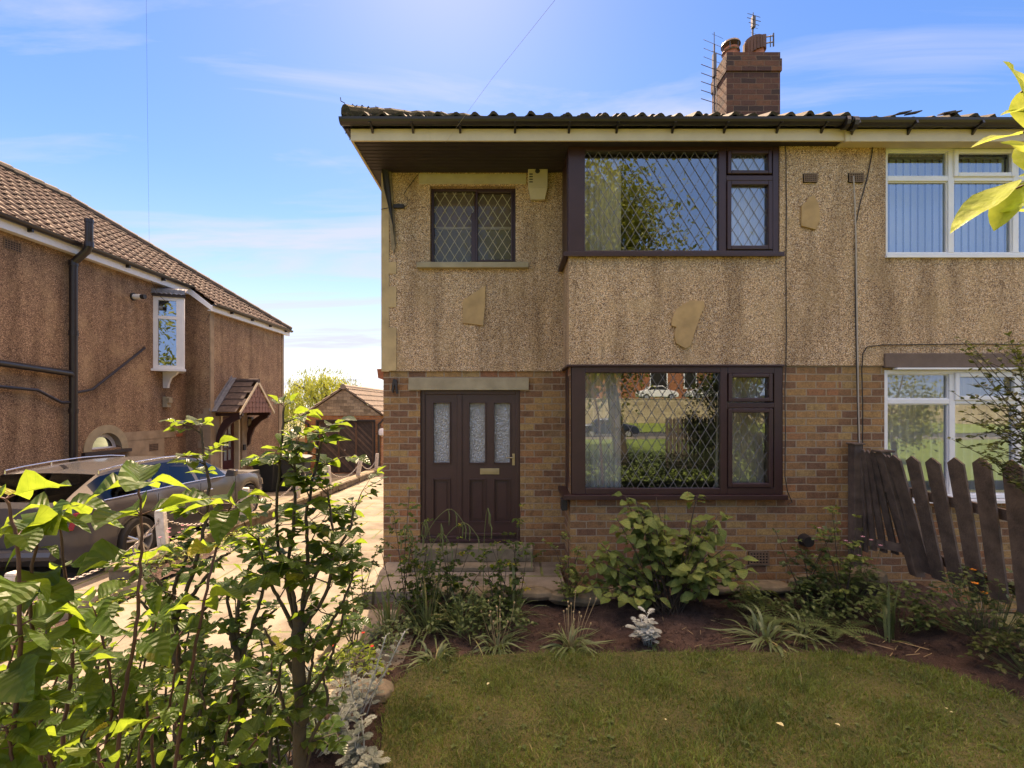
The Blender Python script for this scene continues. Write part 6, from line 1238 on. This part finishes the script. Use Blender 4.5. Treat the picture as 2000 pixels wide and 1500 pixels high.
# strap-leaved clumps
def strap(x, y, n, ln, w_, label, up=.9, seeds=0, leafm='lf_strap', name='strap_leaf_clump', spread=.10, cat='leafy clump', stiff=.0):
    P_ = Plant(name, (x, y, 0), label, cat, 'strap leaved clumps in the bed')
    for k in range(n):
        a = R.uniform(0, 2 * pi); L_ = ln * R.uniform(.55, 1.1); e = R.uniform(.25, 1.0) * up; z0 = zsoil(x, y); r = spread * R.random(); p = Vector((x + r * cos(a + R.uniform(-.6, .6)), y + r * sin(a), z0)); d = Vector((cos(a), sin(a), 0)); sdv = Vector((-sin(a), cos(a), 0)); P_.lf.cur = min(1, max(0, R.gauss(.5, .25))); vs = []; n_ = 7; ww = w_ * R.uniform(.7, 1.2); tw = R.uniform(-.5, .5)
        for i in range(n_ + 1):
            t_ = i / n_; out = L_ * (t_ * (1 - e) + t_ * t_ * .5 * (1 - stiff)) ; hh = L_ * (e * t_ * 1.35 - (.85 - stiff * .6) * t_ * t_ * (1.15 - e * .3)); hh = max(hh, -.0 + .01); wd = ww * (1 - t_ ** 3) * (.6 + .8 * t_ * (1 - t_) * 2) * .5; s2 = sdv * wd + Vector((0, 0, wd * tw)); c_ = p + d * out + Vector((0, 0, hh)); vs += [c_ - s2 + Vector((0, 0, wd * .4)), c_, c_ + s2 + Vector((0, 0, wd * .4))]
        P_.lf.add(vs, [(i * 3 + j, i * 3 + j + 1, i * 3 + j + 4, i * 3 + j + 3) for i in range(n_) for j in (0, 1)])
    for k in range(seeds):
        a = R.uniform(0, 2 * pi); r = R.uniform(.0, .25); h = ln * R.uniform(.8, 1.25); p1 = Vector((x + r * cos(a), y + r * sin(a), h)); p0 = Vector((x + r * .3 * cos(a), y + r * .3 * sin(a), .02)); F_ = P_.flower('straw'); F_.tube([p0, p0.lerp(p1, .5) + rv(.01), p1], .0018, 4); F_.lathe(tuple(p1), [(0, -.012), (.007, -.004), (.008, .006), (0, .014)], 6)
    P_.done('stem_g', leafm)
strap(.50, 3.98, 62, .36, .022, 'fan shaped clump of pale strap leaves with dry seed heads at the lawn edge', seeds=14)
strap(-.12, 3.98, 52, .33, .020, 'blue green strap leaf clump with thin seed stalks, behind the snack wrapper', seeds=12)
strap(-.62, 3.78, 44, .30, .022, 'flopping strap leaf clump at the left end of the lawn edge')
strap(2.25, 4.08, 55, .40, .026, 'wide clump of arching strap leaves at the right side of the lawn edge', .95, spread=.2)
strap(2.65, 4.2, 30, .38, .026, 'smaller strap leaf clump beside the ferns near the right of the bed', .95)
strap(1.22, 3.93, 9, .20, .028, 'few broad strap leaves lying in front of the small silver plant', .5)
strap(-.78, 4.35, 85, .62, .018, 'tall tuft of grassy green leaves in front of the door side panel', 1.05, stiff=.75, spread=.14, name='grassy_tuft')
strap(-.35, 4.45, 30, .45, .016, 'thinner tuft of grassy leaves in front of the door', 1.0, stiff=.7, name='grassy_tuft')
strap(3.35, 4.1, 12, .55, .03, 'upright sword leaves of an iris near the right fence', 1.1, stiff=.9, spread=.07, name='iris')
def cushion(name, x, y, rx, ry, h, n, size, label, cat, leafm='lf_bed', fl=None, nf=0, fs=.02, wr=.55, group='low plants along the right side of the bed', fh=1.15):
    P_ = Plant(name, (x, y, 0), label, cat, group)
    for k in range(n):
        a = R.uniform(0, 2 * pi); u = R.random() ** .5; z0 = zsoil(x, y); tp = Vector((x + rx * u * cos(a), y + ry * u * sin(a), z0 + h * (1 - .65 * u * u) * R.uniform(.45, 1))); 
        if k % 3 == 0: P_.st.tube([(x + rx * u * .4 * cos(a), y + ry * u * .4 * sin(a), z0), tp], .0022, 4, False)
        for j in range(3): b = R.uniform(0, 6); P_.lf.cur = min(1, max(0, R.gauss(.45, .25))); P_.lf.leaf(tp + rv(size * .4), (cos(b), sin(b), R.uniform(-.3, .6)), Vector((0, 0, 1)) + rv(.4), size * R.uniform(.6, 1.2), size * wr, R.uniform(.1, .7), .3, 3)
    for k in range(nf):
        a = R.uniform(0, 2 * pi); u = R.random() ** .5 * .9; tp = Vector((x + rx * u * cos(a), y + ry * u * sin(a), h * fh * R.uniform(.75, 1.1))); P_.st.tube([(x + rx * u * .6 * cos(a), y + ry * u * .6 * sin(a), .02), tp], .0018, 4, False); F_ = P_.flower(fl)
        for j in range(6): b = j * pi / 3; F_.cur = .5; F_.leaf(tp, (cos(b), sin(b), .35), (0, 0, 1), fs, fs * .8, -.4, .2, 2)
    P_.done('stem_g', leafm)
# thin roses and stalks by the door
def thin_rose(x, y, tops, label, size=.055, r=.006, leafm='lf_rose', step=.07, ln=.05, fr=.25, side=.4):
    P_ = Plant('rose_bush', (x, y, 0), label, 'rose bush', 'rose bushes in the front bed')
    for tx_, ty_, tz_ in tops:
        b0 = Vector((x + R.uniform(-.05, .05), y + R.uniform(-.05, .05), 0.0)); t1 = Vector((tx_, ty_, tz_)); rose_stem(P_, [b0, b0.lerp(t1, .45) + rv(.06), t1], r, r * .4, fr, step, ln, size, side, .12)
    P_.done('stem', leafm)
thin_rose(-.98, 4.5, [(-1.0, 4.5, 1.30), (-1.15, 4.5, 1.05), (-.8, 4.45, 1.0), (-.95, 4.35, .8), (-1.25, 4.4, .75), (-.70, 4.5, .75), (-1.05, 4.6, .9), (-.85, 4.4, .6), (-.6, 4.4, .55)], 'thin leggy rose in front of the brick pier left of the door', .062)
thin_rose(.02, 4.7, [(.10, 4.75, 1.08), (.0, 4.7, .8), (-.2, 4.6, .72), (.15, 4.7, .6), (-.3, 4.6, .5), (-.45, 4.6, .42)], 'thin leggy rose in front of the right edge of the door', .06)
thin_rose(-1.42, 4.1, [(-1.35, 4.1, .95), (-1.5, 4.1, .8), (-1.2, 4.1, .85), (-1.4, 4.0, .6), (-1.25, 4.0, .5), (-1.5, 4.1, .5)], 'small rose at the drive side corner of the bed by the house', .06)
thin_rose(.62, 4.85, [(.45, 4.85, .62), (.7, 4.85, .60), (.85, 4.85, .5), (.5, 4.75, .35), (.75, 4.8, .3), (.6, 4.9, .7)], 'small light green shrub left of the hydrangea against the bay corner', .058, leafm='lf_hyd', step=.045)
thin_rose(3.05, 4.75, [(2.95, 4.75, .72), (3.25, 4.75, .75), (2.8, 4.7, .5), (3.1, 4.7, .45), (3.35, 4.75, .9), (2.75, 4.8, .8)], 'thin rose with a few pale leaves in front of the black vent cowl', .07, leafm='lf_bed')
thin_rose(-.62, 4.45, [(-.7, 4.45, .85), (-.5, 4.45, .95), (-.62, 4.4, .7), (-.4, 4.4, .75), (-.8, 4.4, .6), (-.3, 4.4, .55)], 'thin rose rising in the grassy tuft in front of the brown side panel', .065)
thin_rose(-.15, 4.4, [(-.25, 4.4, .7), (-.05, 4.4, .62), (-.15, 4.4, .8), (.1, 4.4, .5), (.0, 4.35, .35)], 'small rose in front of the doorstep', .06)
strap(.0, 4.5, 40, .55, .016, 'loose tuft of green grassy leaves before the right end of the doorstep', 1.05, stiff=.7, name='grassy_tuft')
cushion('low_shrub', -.75, 4.6, .45, .2, .42, 110, .05, 'leafy undergrowth between the leggy rose and the doorstep', 'shrub', 'lf_bed')
cushion('low_shrub', -.30, 4.15, .50, .18, .40, 120, .055, 'leafy undergrowth before the middle of the doorstep', 'shrub', 'lf_bed')
strap(-1.15, 4.35, 40, .60, .017, 'grassy tuft at the drive side corner below the brick pier', 1.05, stiff=.7, name='grassy_tuft')
strap(-.45, 4.2, 40, .62, .015, 'tall loose grassy tuft in the middle before the door', 1.05, stiff=.75, name='grassy_tuft')
P_ = Plant('grass_stalks', (-.5, 4.4, 0), 'arching drooping seed stalks of pendulous sedge in front of the door', 'sedge')
for k in range(9):
    x = -.6 + R.uniform(-.35, .7); h = R.uniform(.7, 1.15); dx = R.uniform(-.25, .3); a = path([(x, 4.4, 0), (x + dx * .2, 4.4, h * .7), (x + dx, 4.38, h), (x + dx * 1.6, 4.36, h * .86)], 6); P_.st.tube(a, .003, 4)
    for j in (12, 14, 17): p = a[j]; P_.flower('stem_g').tube([p, p + Vector((.015, 0, -.05)), p + Vector((.01, 0, -.15))], [.003, .006, .003], 5)
P_.done('stem_g', 'lf_bed')
# hydrangea
P_ = Plant('hydrangea', (1.5, 4.75, 0), 'large rounded hydrangea bush with pale green leaves under the lower corner window', 'hydrangea')
for k in range(72):
    a = R.uniform(0, 2 * pi); u = R.random() ** .45; cx_, cy_ = 1.58, 4.66; tp = Vector((cx_ + .90 * u * cos(a) , cy_ + .36 * u * sin(a), .12 + 1.08 * (1 - u ** 2.6) * R.uniform(.65, 1.02) + .22 * R.random())); b0 = Vector((cx_ + R.uniform(-.12, .12), cy_ + R.uniform(-.1, .1), .02)); mid = b0.lerp(tp, .5) + Vector((0, 0, .08)); pp = path([b0, mid, tp], 6); P_.st.tube(pp, [.007 - .004 * i / 12 for i in range(13)], 5)
    for j in range(5, 13):
        if R.random() < .38: continue
        for s_ in (0, pi): b = j * 1.57 + s_ + a; d = Vector((cos(b), sin(b), R.uniform(-.35, .45))); P_.lf.cur = min(1, max(0, R.gauss(.55, .25))); pt = pp[min(j, 12)]; P_.st.tube([pt, pt + d * .03], .002, 4, False); P_.lf.leaf(pt + d * .03, d, Vector((R.uniform(-.4, .4), R.uniform(-.8, .1), 1)), R.uniform(.09, .175), R.uniform(.065, .115), R.uniform(.1, 1.0), R.uniform(.1, .45), 5, .42, .2)
P_.done('stem', 'lf_hyd')
# bed plants at the right
cushion('columbine', 3.45, 4.75, .50, .28, .50, 150, .065, 'leafy columbine with small pink flowers at the foot of the picket fence', 'flowering plant', fl='pink', nf=13, fs=.028, fh=1.6)
cushion('low_shrub', 4.15, 4.0, .55, .40, .62, 280, .055, 'low dark leafy shrub at the right edge of the bed in front of the pales', 'shrub', 'lf_bed')
cushion('low_shrub', 3.98, 3.45, .45, .35, .40, 220, .055, 'low spreading leafy shrub at the far right of the lawn', 'shrub', 'lf_small')
cushion('welsh_poppy', 4.12, 4.1, .20, .15, .50, 30, .05, 'orange poppies flowering by the last visible pales', 'flowering plant', fl='orange', nf=4, fs=.038, fh=1.25)
cushion('columbine', 2.95, 4.5, .38, .25, .36, 110, .055, 'green leafy clump between the ferns and the pink flowers', 'leafy plant')
cushion('low_shrub', 3.55, 4.25, .35, .22, .46, 110, .07, 'broad leaved clump just behind the upright iris leaves', 'leafy plant', 'lf_bed')
cushion('low_shrub', 2.45, 4.75, .30, .18, .30, 70, .055, 'small leafy clump in front of the black vent cowl stones', 'leafy plant', 'lf_bed')
thin_rose(3.3, 4.6, [(3.2, 4.6, 1.05), (3.45, 4.6, 1.0), (3.1, 4.6, .85), (3.35, 4.55, .7)], 'rose with pale leaves reaching up before the fence post', .075, leafm='lf_hyd')
cushion('foxglove', 2.62, 5.0, .16, .12, .22, 14, .16, 'young foxglove with pale broad leaves beside the flat stones', 'leafy plant', 'lf_hyd', wr=.35)
cushion('low_shrub', -1.25, 3.55, .28, .3, .28, 90, .05, 'small sunlit leafy plant with tiny red flowers behind the tall rose', 'flowering plant', 'lf_lime', fl='red', nf=6, fs=.022)
cushion('low_shrub', -.25, 4.35, .3, .2, .22, 50, .045, 'dark low foliage under the door roses', 'shrub', 'lf_small')
cushion('low_shrub', -1.05, 4.05, .25, .25, .30, 70, .05, 'dark low foliage beneath the leggy rose by the drive', 'shrub', 'lf_bed')
cushion('border_plant', -4.42, 6.0, .14, .30, .42, 60, .03, 'small border plant with pink flowers in front of the rear bumper of the grey car', 'flowering plant', 'lf_lime', fl='pink', nf=14, fs=.03, group='plants along the drive border')
cushion('border_plant', -4.36, 5.1, .16, .4, .22, 90, .035, 'low weeds growing between the concrete edging and the drive', 'weeds', 'lf_lime', group='plants along the drive border')
cushion('border_plant', -4.38, 6.35, .08, .15, .20, 25, .03, 'low plant with a yellow poppy at the foot of the leaning white post', 'flowering plant', 'lf_lime', fl='yellow', nf=3, fs=.035, group='plants along the drive border')
cushion('border_plant', -4.40, 7.3, .12, .7, .16, 110, .03, 'ragged weeds growing along the drive side of the low wall beside the car', 'weeds', 'lf_lime', group='plants along the drive border')
def fern(x, y, n, L_, label):
    P_ = Plant('fern', (x, y, 0), label, 'fern', 'ferns in the bed')
    for k in range(n):
        a = 2 * pi * k / n + R.uniform(-.2, .2); z0 = .05; pr = None
        for i in range(18):
            t_ = i / 17; c_ = Vector((x + L_ * t_ * cos(a), y + L_ * t_ * sin(a), z0 + L_ * (.75 * t_ - .62 * t_ * t_))); s_l = L_ * .22 * sin(pi * (t_ * .85 + .12)); P_.lf.cur = R.uniform(.3, .7); sdv = Vector((-sin(a), cos(a), 0)); dd = Vector((cos(a), sin(a), 0))
            for s_ in (1, -1): P_.lf.leaf(c_, sdv * s_ + dd * .35, (0, 0, 1), s_l, .022, .35, .15, 2)
            if pr is not None: P_.st.tube([pr, c_], .002, 4, False)
            pr = c_
    P_.done('stem_g', 'lf_bed')
fern(2.55, 4.45, 9, .42, 'feathery fern right of the bare soil, behind the wide strap clump'); fern(2.98, 4.25, 8, .36, 'smaller feathery fern beside the iris leaves')
# shrub reaching in at the right edge
P_ = Plant('evergreen_shrub', (4.1, 3.2, 0), 'small leaved shrub with twigs reaching in at the right edge before the white lower window', 'shrub')
for k in range(95):
    tz_ = R.uniform(1.45, 2.65); tx_ = 3.22 + abs(R.gauss(0, .30)) + abs(tz_ - 2.05) * .25 + (.25 if tz_ < 1.6 else 0); ty_ = 3.2 + R.uniform(-.35, .35); b0 = Vector((4.15 + R.uniform(-.1, .25), 3.2 + R.uniform(-.1, .1), R.uniform(.9, 2.2))); tp = Vector((tx_, ty_, tz_)); pp = path([b0, b0.lerp(tp, .5) + rv(.08), tp], 8); P_.st.tube(pp, [.006 - .0045 * i / 16 for i in range(17)], 4)
    for i in range(4, 17):
        for j in range(3): b = R.uniform(0, 6); P_.lf.cur = min(1, max(0, R.gauss(.4, .25))); P_.lf.leaf(pp[i] + rv(.01), Vector((cos(b), sin(b), R.uniform(-.4, .6))) + (tp - b0).normalized() * .6, Vector((0, 0, 1)) + rv(.5), R.uniform(.03, .052), R.uniform(.018, .028), .2, .2, 3)
for k in range(5): P_.st.tube(path([(4.1, 3.2, 0), (4.12 + .1 * k, 3.2, .9), (4.15 + R.uniform(-.1, .3), 3.2 + R.uniform(-.2, .2), 2.3)], 6), .014, 6)
P_.done('stem', 'lf_small')
# bright leaves hanging in at the top right, close to the camera
P_ = Plant('maple_branch_tree', (1.75, .75, 0), 'small tree whose bright lime backlit leaves hang in at the top right corner', 'tree')
P_.st.tube(path([(2.0, .8, 0), (1.95, .8, 1.2), (1.85, .85, 2.1), (1.6, .9, 2.75), (1.35, .95, 2.9)], 6), [.03 - .025 * i / 24 for i in range(25)], 8)
Y = .95
def hang(px, py, d, ln, wr=.42, up=(0, -.4, 1), curl=.25): p = W(px, py, Y); ln *= 1.18; wr *= 1.15; P_.lf.cur = R.uniform(.5, .9); P_.lf.leaf(p, d, up, ln, ln * wr, curl, .25, 7, .45, .15)
for a, b in (((2080, 230), (1992, 262)), ((2100, 330), (1985, 368)), ((2090, 140), (1995, 180))): P_.st.tube([W(*a, Y), W((a[0] + b[0]) / 2, (a[1] + b[1]) / 2 - 6, Y), W(*b, Y)], [.004, .003, .002], 5)
P_.st.tube([W(2080, 230, Y), (1.5, .93, 2.75)], .005, 5); P_.st.tube([W(2100, 330, Y), (1.55, .92, 2.72)], .005, 5)
hang(1995, 350, (-.9, 0, -.52), .155, .30); hang(2002, 355, (-.55, 0, -.75), .10, .42); hang(1990, 345, (.9, 0, .15), .12, .35); hang(2010, 340, (.3, .2, .7), .10, .45); hang(2010, 300, (-.7, -.2, .25), .07, .4)
hang(1998, 262, (-.9, .1, -.05), .085, .42); hang(2000, 250, (.2, 0, .9), .09, .5); hang(2010, 262, (.8, 0, -.4), .09, .45); hang(2000, 190, (-.25, 0, .9), .08, .55); hang(2015, 215, (-.7, 0, .0), .055, .5); hang(2010, 415, (-.6, 0, .1), .05, .4); hang(2030, 440, (.5, 0, .3), .08, .4)
P_.done('stem_r', 'lf_lime')
# little things on the ground
E_ = empty('crisp_packet', W(932, 1283, 3.95) * 1.0, 'crumpled silver and blue snack wrapper lying in the strap leaves', 'litter'); c_ = W(932, 1283, 3.95)
q = MB(); vs = []
for j in range(5):
    for i in range(4): vs.append((c_.x - .04 + .026 * i + R.uniform(-.008, .008), c_.y + R.uniform(-.02, .02), c_.z - .05 + .034 * j * (1 - .1 * i) + R.uniform(-.005, .005)))
q.add(vs, [(j * 4 + i, j * 4 + i + 1, (j + 1) * 4 + i + 1, (j + 1) * 4 + i) for j in range(4) for i in range(3)]); q.build('foil', 'foil', E_)
q = MB(); q.box(c_.x - .022, c_.x + .022, c_.y - .032, c_.y - .028, c_.z - .015, c_.z + .035); q.build('printed_panel', 'foil_b', E_)
for k, (px, py, s_) in enumerate(((1531, 1424, .055), (1641, 1423, .035), (870, 1272, .03), (956, 1338, .03), (1852, 1390, .02), (1862, 1397, .02), (1240, 1245, .03), (1300, 1412, .022))):
    Yg = 900 * 2.0 / (py - 797); q = MB(); q.leaf((px / 900 * Yg - 1000 / 900 * Yg, Yg, .118 if py > 1300 else .08), (R.uniform(-1, 1), R.uniform(-1, 1), .05), (0, 0, 1), s_, s_ * .6, .3, .3, 4); single('fallen_leaf', q, 'deadleaf', ['largest pale curled leaf lying on the right half of the lawn', 'smaller pale leaf right of the largest one on the lawn', 'tiny pale leaf by the left strap clump', 'pale leaf on the lawn below the snack wrapper', 'left of two white petals at the right of the lawn', 'right of two white petals at the right of the lawn', 'pale leaf in the soil left of the small silver plant', 'tiny pale leaf at the middle of the lawn'][k], 'fallen leaf', 'fallen leaves on the lawn', attr=False)
q = MB()
for k in range(9): x = R.uniform(2.9, 3.6); y_ = R.uniform(3.75, 4.2); a = R.uniform(-1.2, .9); q.tube([(x, y_, zsoil(x, y_) + .012), (x + .25 * cos(a), y_ + .25 * sin(a), zsoil(x, y_) + .02)], .003, 4)
for k in range(22): x = R.uniform(.9, 2.4); y_ = R.uniform(3.95, 4.5); a = R.uniform(0, 3); q.tube([(x, y_, zsoil(x, y_) + .012), (x + .08 * cos(a), y_ + .08 * sin(a), zsoil(x, y_) + .015)], .0018, 4)
o = q.build('dry_stalks', 'straw'); tag(o, 'dry straw coloured stalks strewn on the soil', 'dry stalks', kind='stuff')
# weeds in the drive joints
q = MB()
for k in range(900):
    Yd = R.uniform(3, 14); j_ = R.choice((0, 1)); x = R.uniform(-4.4, -1.75); y_ = round(Yd / .62) * .62 + R.gauss(0, .015); 
    if j_: x = round(x / .45) * .45 + R.gauss(0, .012); y_ = Yd
    if sin(x * 3 + y_ * 1.7) < .1: continue
    a = R.uniform(0, 6); q.cur = R.random(); q.leaf((x, y_, slope(y_)), (cos(a), sin(a), .9), (0, 0, 1), R.uniform(.012, .035), .008, .5, .2, 2)
o = q.build('joint_weeds', 'lf_lime', attr=True); tag(o, 'tiny weeds and moss in the joints of the drive slabs', 'weeds', kind='stuff')
# ------------------------------------------------------------------ trees
def crown(mb, c, r, n, size, clumps=26, droop=0.0):
    cc = []
    for k in range(clumps): d = rv(1).normalized(); cc.append((Vector(c) + Vector((d.x * r[0], d.y * r[1], d.z * r[2])) * R.uniform(.35, .95), R.uniform(.25, .5)))
    for i in range(n):
        p, s_ = R.choice(cc); q_ = p + Vector((R.gauss(0, 1) * r[0], R.gauss(0, 1) * r[1], R.gauss(0, 1) * r[2])) * s_ * .45; mb.cur = min(1, max(0, R.gauss(.5, .25))); b = R.uniform(0, 6); mb.leaf(q_, (cos(b), sin(b), R.uniform(-1, .3)), Vector((0, 0, 1)) + rv(.6), size * R.uniform(.6, 1.3), size * .5, .3, .2, 2)
    return cc
def tree(name, x, y, z0, h, c, r, n, size, label, leafm, clumps=26, tr=.18, group=None, cat='tree'):
    E_ = empty(name, (x, y, z0), label, cat, group); q = MB(); cc = crown(q, c, r, n, size, clumps); q.build('crown', leafm, E_, attr=True)
    q = MB(); base = Vector((x, y, z0)); top_ = Vector(c); q.tube(path([base, base.lerp(top_, .5) + rv(.15), top_], 6), [tr * (1 - .06 * i) for i in range(13)], 9)
    for p, s_ in cc[:14]: a = base.lerp(top_, R.uniform(.5, .95)); q.tube([a, a.lerp(p, .5) + rv(.1), p], [tr * .35, tr * .22, tr * .08], 6)
    q.build('trunk', 'bark', E_)
E_ = empty('willow', (-15.6, 38, -.6), 'bright yellow green weeping willow behind the garage', 'tree'); q = MB()
for k in range(520):
    a = R.uniform(0, 2 * pi); u = R.random() ** .5; rr_ = 3.9; x = -15.6 + rr_ * u * cos(a); y_ = 38 + 3 * u * sin(a); zt = 4.85 - 2.6 * u ** 2.6 + R.uniform(-.5, .25); L_ = R.uniform(1.2, 3.0) * (.5 + u * .6); 
    for j in range(int(L_ / .11)): q.cur = min(1, max(0, R.gauss(.55, .25))); q.leaf((x + .10 * sin(j * .3 + k) + R.uniform(-.09, .09), y_ + R.uniform(-.06, .06), zt - j * .11), (R.uniform(-.7, .7), R.uniform(-.7, .7), -.9), (R.uniform(-1, 1), -1, .3), .26, .075, .2, .1, 2)
for k in range(260): a = R.uniform(0, 2 * pi); u = R.random() ** .5; q.cur = R.random(); q.leaf((-15.6 + 3.7 * u * cos(a), 38 + 3 * u * sin(a), 5.0 - 2.4 * u ** 2.6 + R.uniform(0, .35)), (R.uniform(-.6, .6), 0, 1), (0, -1, .2), .4, .06, .6, .1, 2)
q.build('crown', 'lf_willow', E_, attr=True); q = MB(); q.tube([(-15.6, 38, -.6), (-15.5, 38, 2), (-15.3, 38, 4)], [.35, .28, .1], 9); [q.tube([(-15.5, 38, 1.8), (-15.5 + cos(k) * 1.5, 38 + sin(k), 3.6), (-15.5 + cos(k) * 2.8, 38 + sin(k) * 2, 4.0)], [.14, .08, .03], 6) for k in range(7)]; q.build('trunk', 'bark', E_)
tree('dark_shrub', -9.6, 20.5, -.3, 2, (-9.6, 20.5, .9), (.7, .6, 1.0), 900, .12, 'dark leafy shrub behind the corner of the left house', 'lf_small', 14, .06, cat='shrub')
# ------------------------------------------------------------------ behind the camera: what the windows mirror
structure('front_grass', MB().add([(-60, -20.2, -.02), (60, -20.2, -.02), (60, -2.4, -.01), (-60, -2.4, -.01)], [(0, 1, 2, 3)]), 'verge')
structure('pavement', MB().box(-60, 60, -22, -20.2, -.3, .0), 'slabs2'); structure('road', MB().box(-60, 60, -30, -22.2, -.4, -.10), 'asphalt'); structure('kerb', MB().box(-60, 60, -22.2, -22, -.4, .02), 'concrete')
structure('grass_verge', MB().add([(-60, -30, -.05), (60, -30, -.05), (60, -34.6, .6), (-60, -34.6, .6)], [(3, 2, 1, 0)]), 'verge')
structure('hillside', MB().add([(-120, -35, 2.9), (140, -35, 2.9), (140, -200, 6), (-120, -200, 6)], [(3, 2, 1, 0)]), 'verge')
q = MB(); q.box(-50, 60, -35.3, -34.6, .3, 3.0); q.box(-50, 60, -35.35, -34.55, 3.0, 3.08); single('retaining_wall', q, 'stonewall', 'long pale stone retaining wall across the road, mirrored in the lower window', 'retaining wall')
FB = empty('far_house', (18, -45, 3), 'red brick house across the road, mirrored in the lower corner window', 'house'); q = MB(); wallgrid(q, 10, 24, 3, 8.2, -44, -.3, [(16.4, 18.6, 4.4, 6.6), (20.5, 22, 4.4, 6.4)]); q.add([(10, -44, 3), (10, -52, 3), (10, -52, 8.2), (10, -44, 8.2)], [(0, 1, 2, 3)]); q.add([(24, -44, 3), (24, -52, 3), (24, -52, 8.2), (24, -44, 8.2)], [(0, 1, 2, 3)]); q.build('brick_wall', 'brick_red', FB)
q = MB(); q.prism([(9.6, -43.5, 8.2), (24.4, -43.5, 8.2), (24.4, -48, 11), (9.6, -48, 11)], (0, 0, .15)); q.prism([(9.6, -52.5, 8.2), (24.4, -52.5, 8.2), (24.4, -48, 11), (9.6, -48, 11)], (0, 0, .15)); q.build('roof', 'tile', FB)
for a in ((16.4, 18.6, 4.4, 6.6), (20.5, 22, 4.4, 6.4)): q = MB(); frame_rect(q, *a, -44.05, -43.98, .12); wo_ = q.build('window', 'white', FB); q = MB(); q.box(a[0] + .1, a[1] - .1, -44.06, -44.04, a[2] + .1, a[3] - .1); q.build('pane', 'hole', wo_)
def simple_car(x, y, z, rz, m_, label, L_=4.3):
    E_ = empty('parked_car', (0, 0, 0), label, 'car', 'cars parked across the road'); pr = [(-2.1, .35), (-2.12, .75), (-1.9, .98), (-1.3, 1.05), (-.9, 1.42), (.4, 1.46), (1.1, 1.02), (1.9, .88), (2.12, .6), (2.1, .32), (1.65, .30), (1.55, .52), (1.3, .62), (1.05, .52), (.95, .3), (-.95, .3), (-1.05, .52), (-1.3, .62), (-1.55, .52), (-1.65, .3)]
    q = MB(); q.prism([(a, -.84, b) for a, b in pr], (0, 1.68, 0)); q.build('body', m_, E_, bevel=.08)
    for s_ in (-.846, .842): q = MB(); q.prism([(-1.15, s_, 1.05), (.98, s_, 1.03), (.36, s_, 1.39), (-.85, s_, 1.36)], (0, .004, 0)); q.build('side_window', 'blackpl', E_)
    for xx in (-1.3, 1.3):
        for s_ in (-.86, .70): q = MB(); q.disc_x((xx, .31), .31, s_, s_ + .16, 18); q.v = [(b, a, c__) for a, b, c__ in q.v]; wh = q.build('wheel', 'wheel_r', E_); q = MB(); q.disc_x((xx, .31), .2, s_ - .01, s_ + .17, 12); q.v = [(b, a, c__) for a, b, c__ in q.v]; q.build('rim', 'alloy', wh)
    E_.location = (x, y, z); E_.rotation_euler = (0, 0, rz); LOC[E_.name] = (x, y, z)
simple_car(15.2, -37.5, 2.95, 0, 'car_w', 'white car above the retaining wall, mirrored left of the other white one'); simple_car(20.5, -37.5, 2.95, 0, 'car_w', 'white car above the retaining wall, mirrored right of the other white one'); simple_car(7.2, -23.4, -.08, radians(8), 'car_b', 'blue black car on the verge mirrored low in the lower corner window')
tree('broadleaf_tree', 4.1, -6.2, -.1, 11, (2.7, -6.4, 7.4), (3.9, 2.6, 4.8), 30000, .22, 'large broadleaf tree beside the road, mirrored in the upper corner window', 'lf_tree', 64, .28, 'trees mirrored in the windows')
tree('broadleaf_shrub', 14.4, -6.3, -.1, 4, (14.4, -6.5, 2.2), (1.9, 1.3, 2.0), 5000, .16, 'bright leafy shrub mirrored at the left of the white lower window', 'lf_tree', 22, .1, 'trees mirrored in the windows', cat='shrub')
HG = MB()
for k in range(9000): HG.cur = min(1, max(0, R.gauss(.4, .25))); b = R.uniform(0, 6); HG.leaf((R.uniform(1.9, 7.0), R.uniform(-1.9, -1.1), R.uniform(.05, .85) + .1 * sin(k)), (cos(b), sin(b), R.uniform(-.6, .6)), rv(1) + Vector((0, 0, .8)), R.uniform(.05, .09), .045, .2, .2, 2)
hgo = HG.build('clipped_hedge', 'lf_yew', attr=True); tag(hgo, 'low dark front hedge, mirrored at the foot of the lower corner window', 'hedge')
tree('broadleaf_tree', 11.5, -12, -.1, 7, (11.5, -12, 5), (3.2, 2.5, 2.8), 3500, .30, 'smaller tree mirrored in the lower right windows', 'lf_tree', 24, .2, 'trees mirrored in the windows')
tree('broadleaf_tree', -9, -11, -.1, 9, (-9, -11, 6.5), (4, 3, 4), 3500, .34, 'tree mirrored in the angled window of the left house', 'lf_tree', 24, .25, 'trees mirrored in the windows')
tree('dark_hedge_bush', 7.0, -4.5, -.1, 3, (7.0, -4.4, 1.9), (1.25, .8, 1.7), 5000, .12, 'tall dark evergreen bush mirrored at the right of the lower corner window', 'lf_yew', 18, .1, cat='bush')
q = MB(); 
for k in range(16): x = 5.3 + k * .13; q.prism([(x, -5.0, 0), (x + .10, -5.0, 0), (x + .10, -5.0, 1.72), (x + .05, -5.0, 1.78), (x, -5.0, 1.72)], (0, .02, 0))
q.box(5.3, 7.8, -5.03, -5.0, .4, .5); q.box(5.3, 7.8, -5.03, -5.0, 1.3, 1.4); single('board_fence', q, 'wood_old', 'weathered board fence by the road, mirrored in the lower corner window', 'fence')
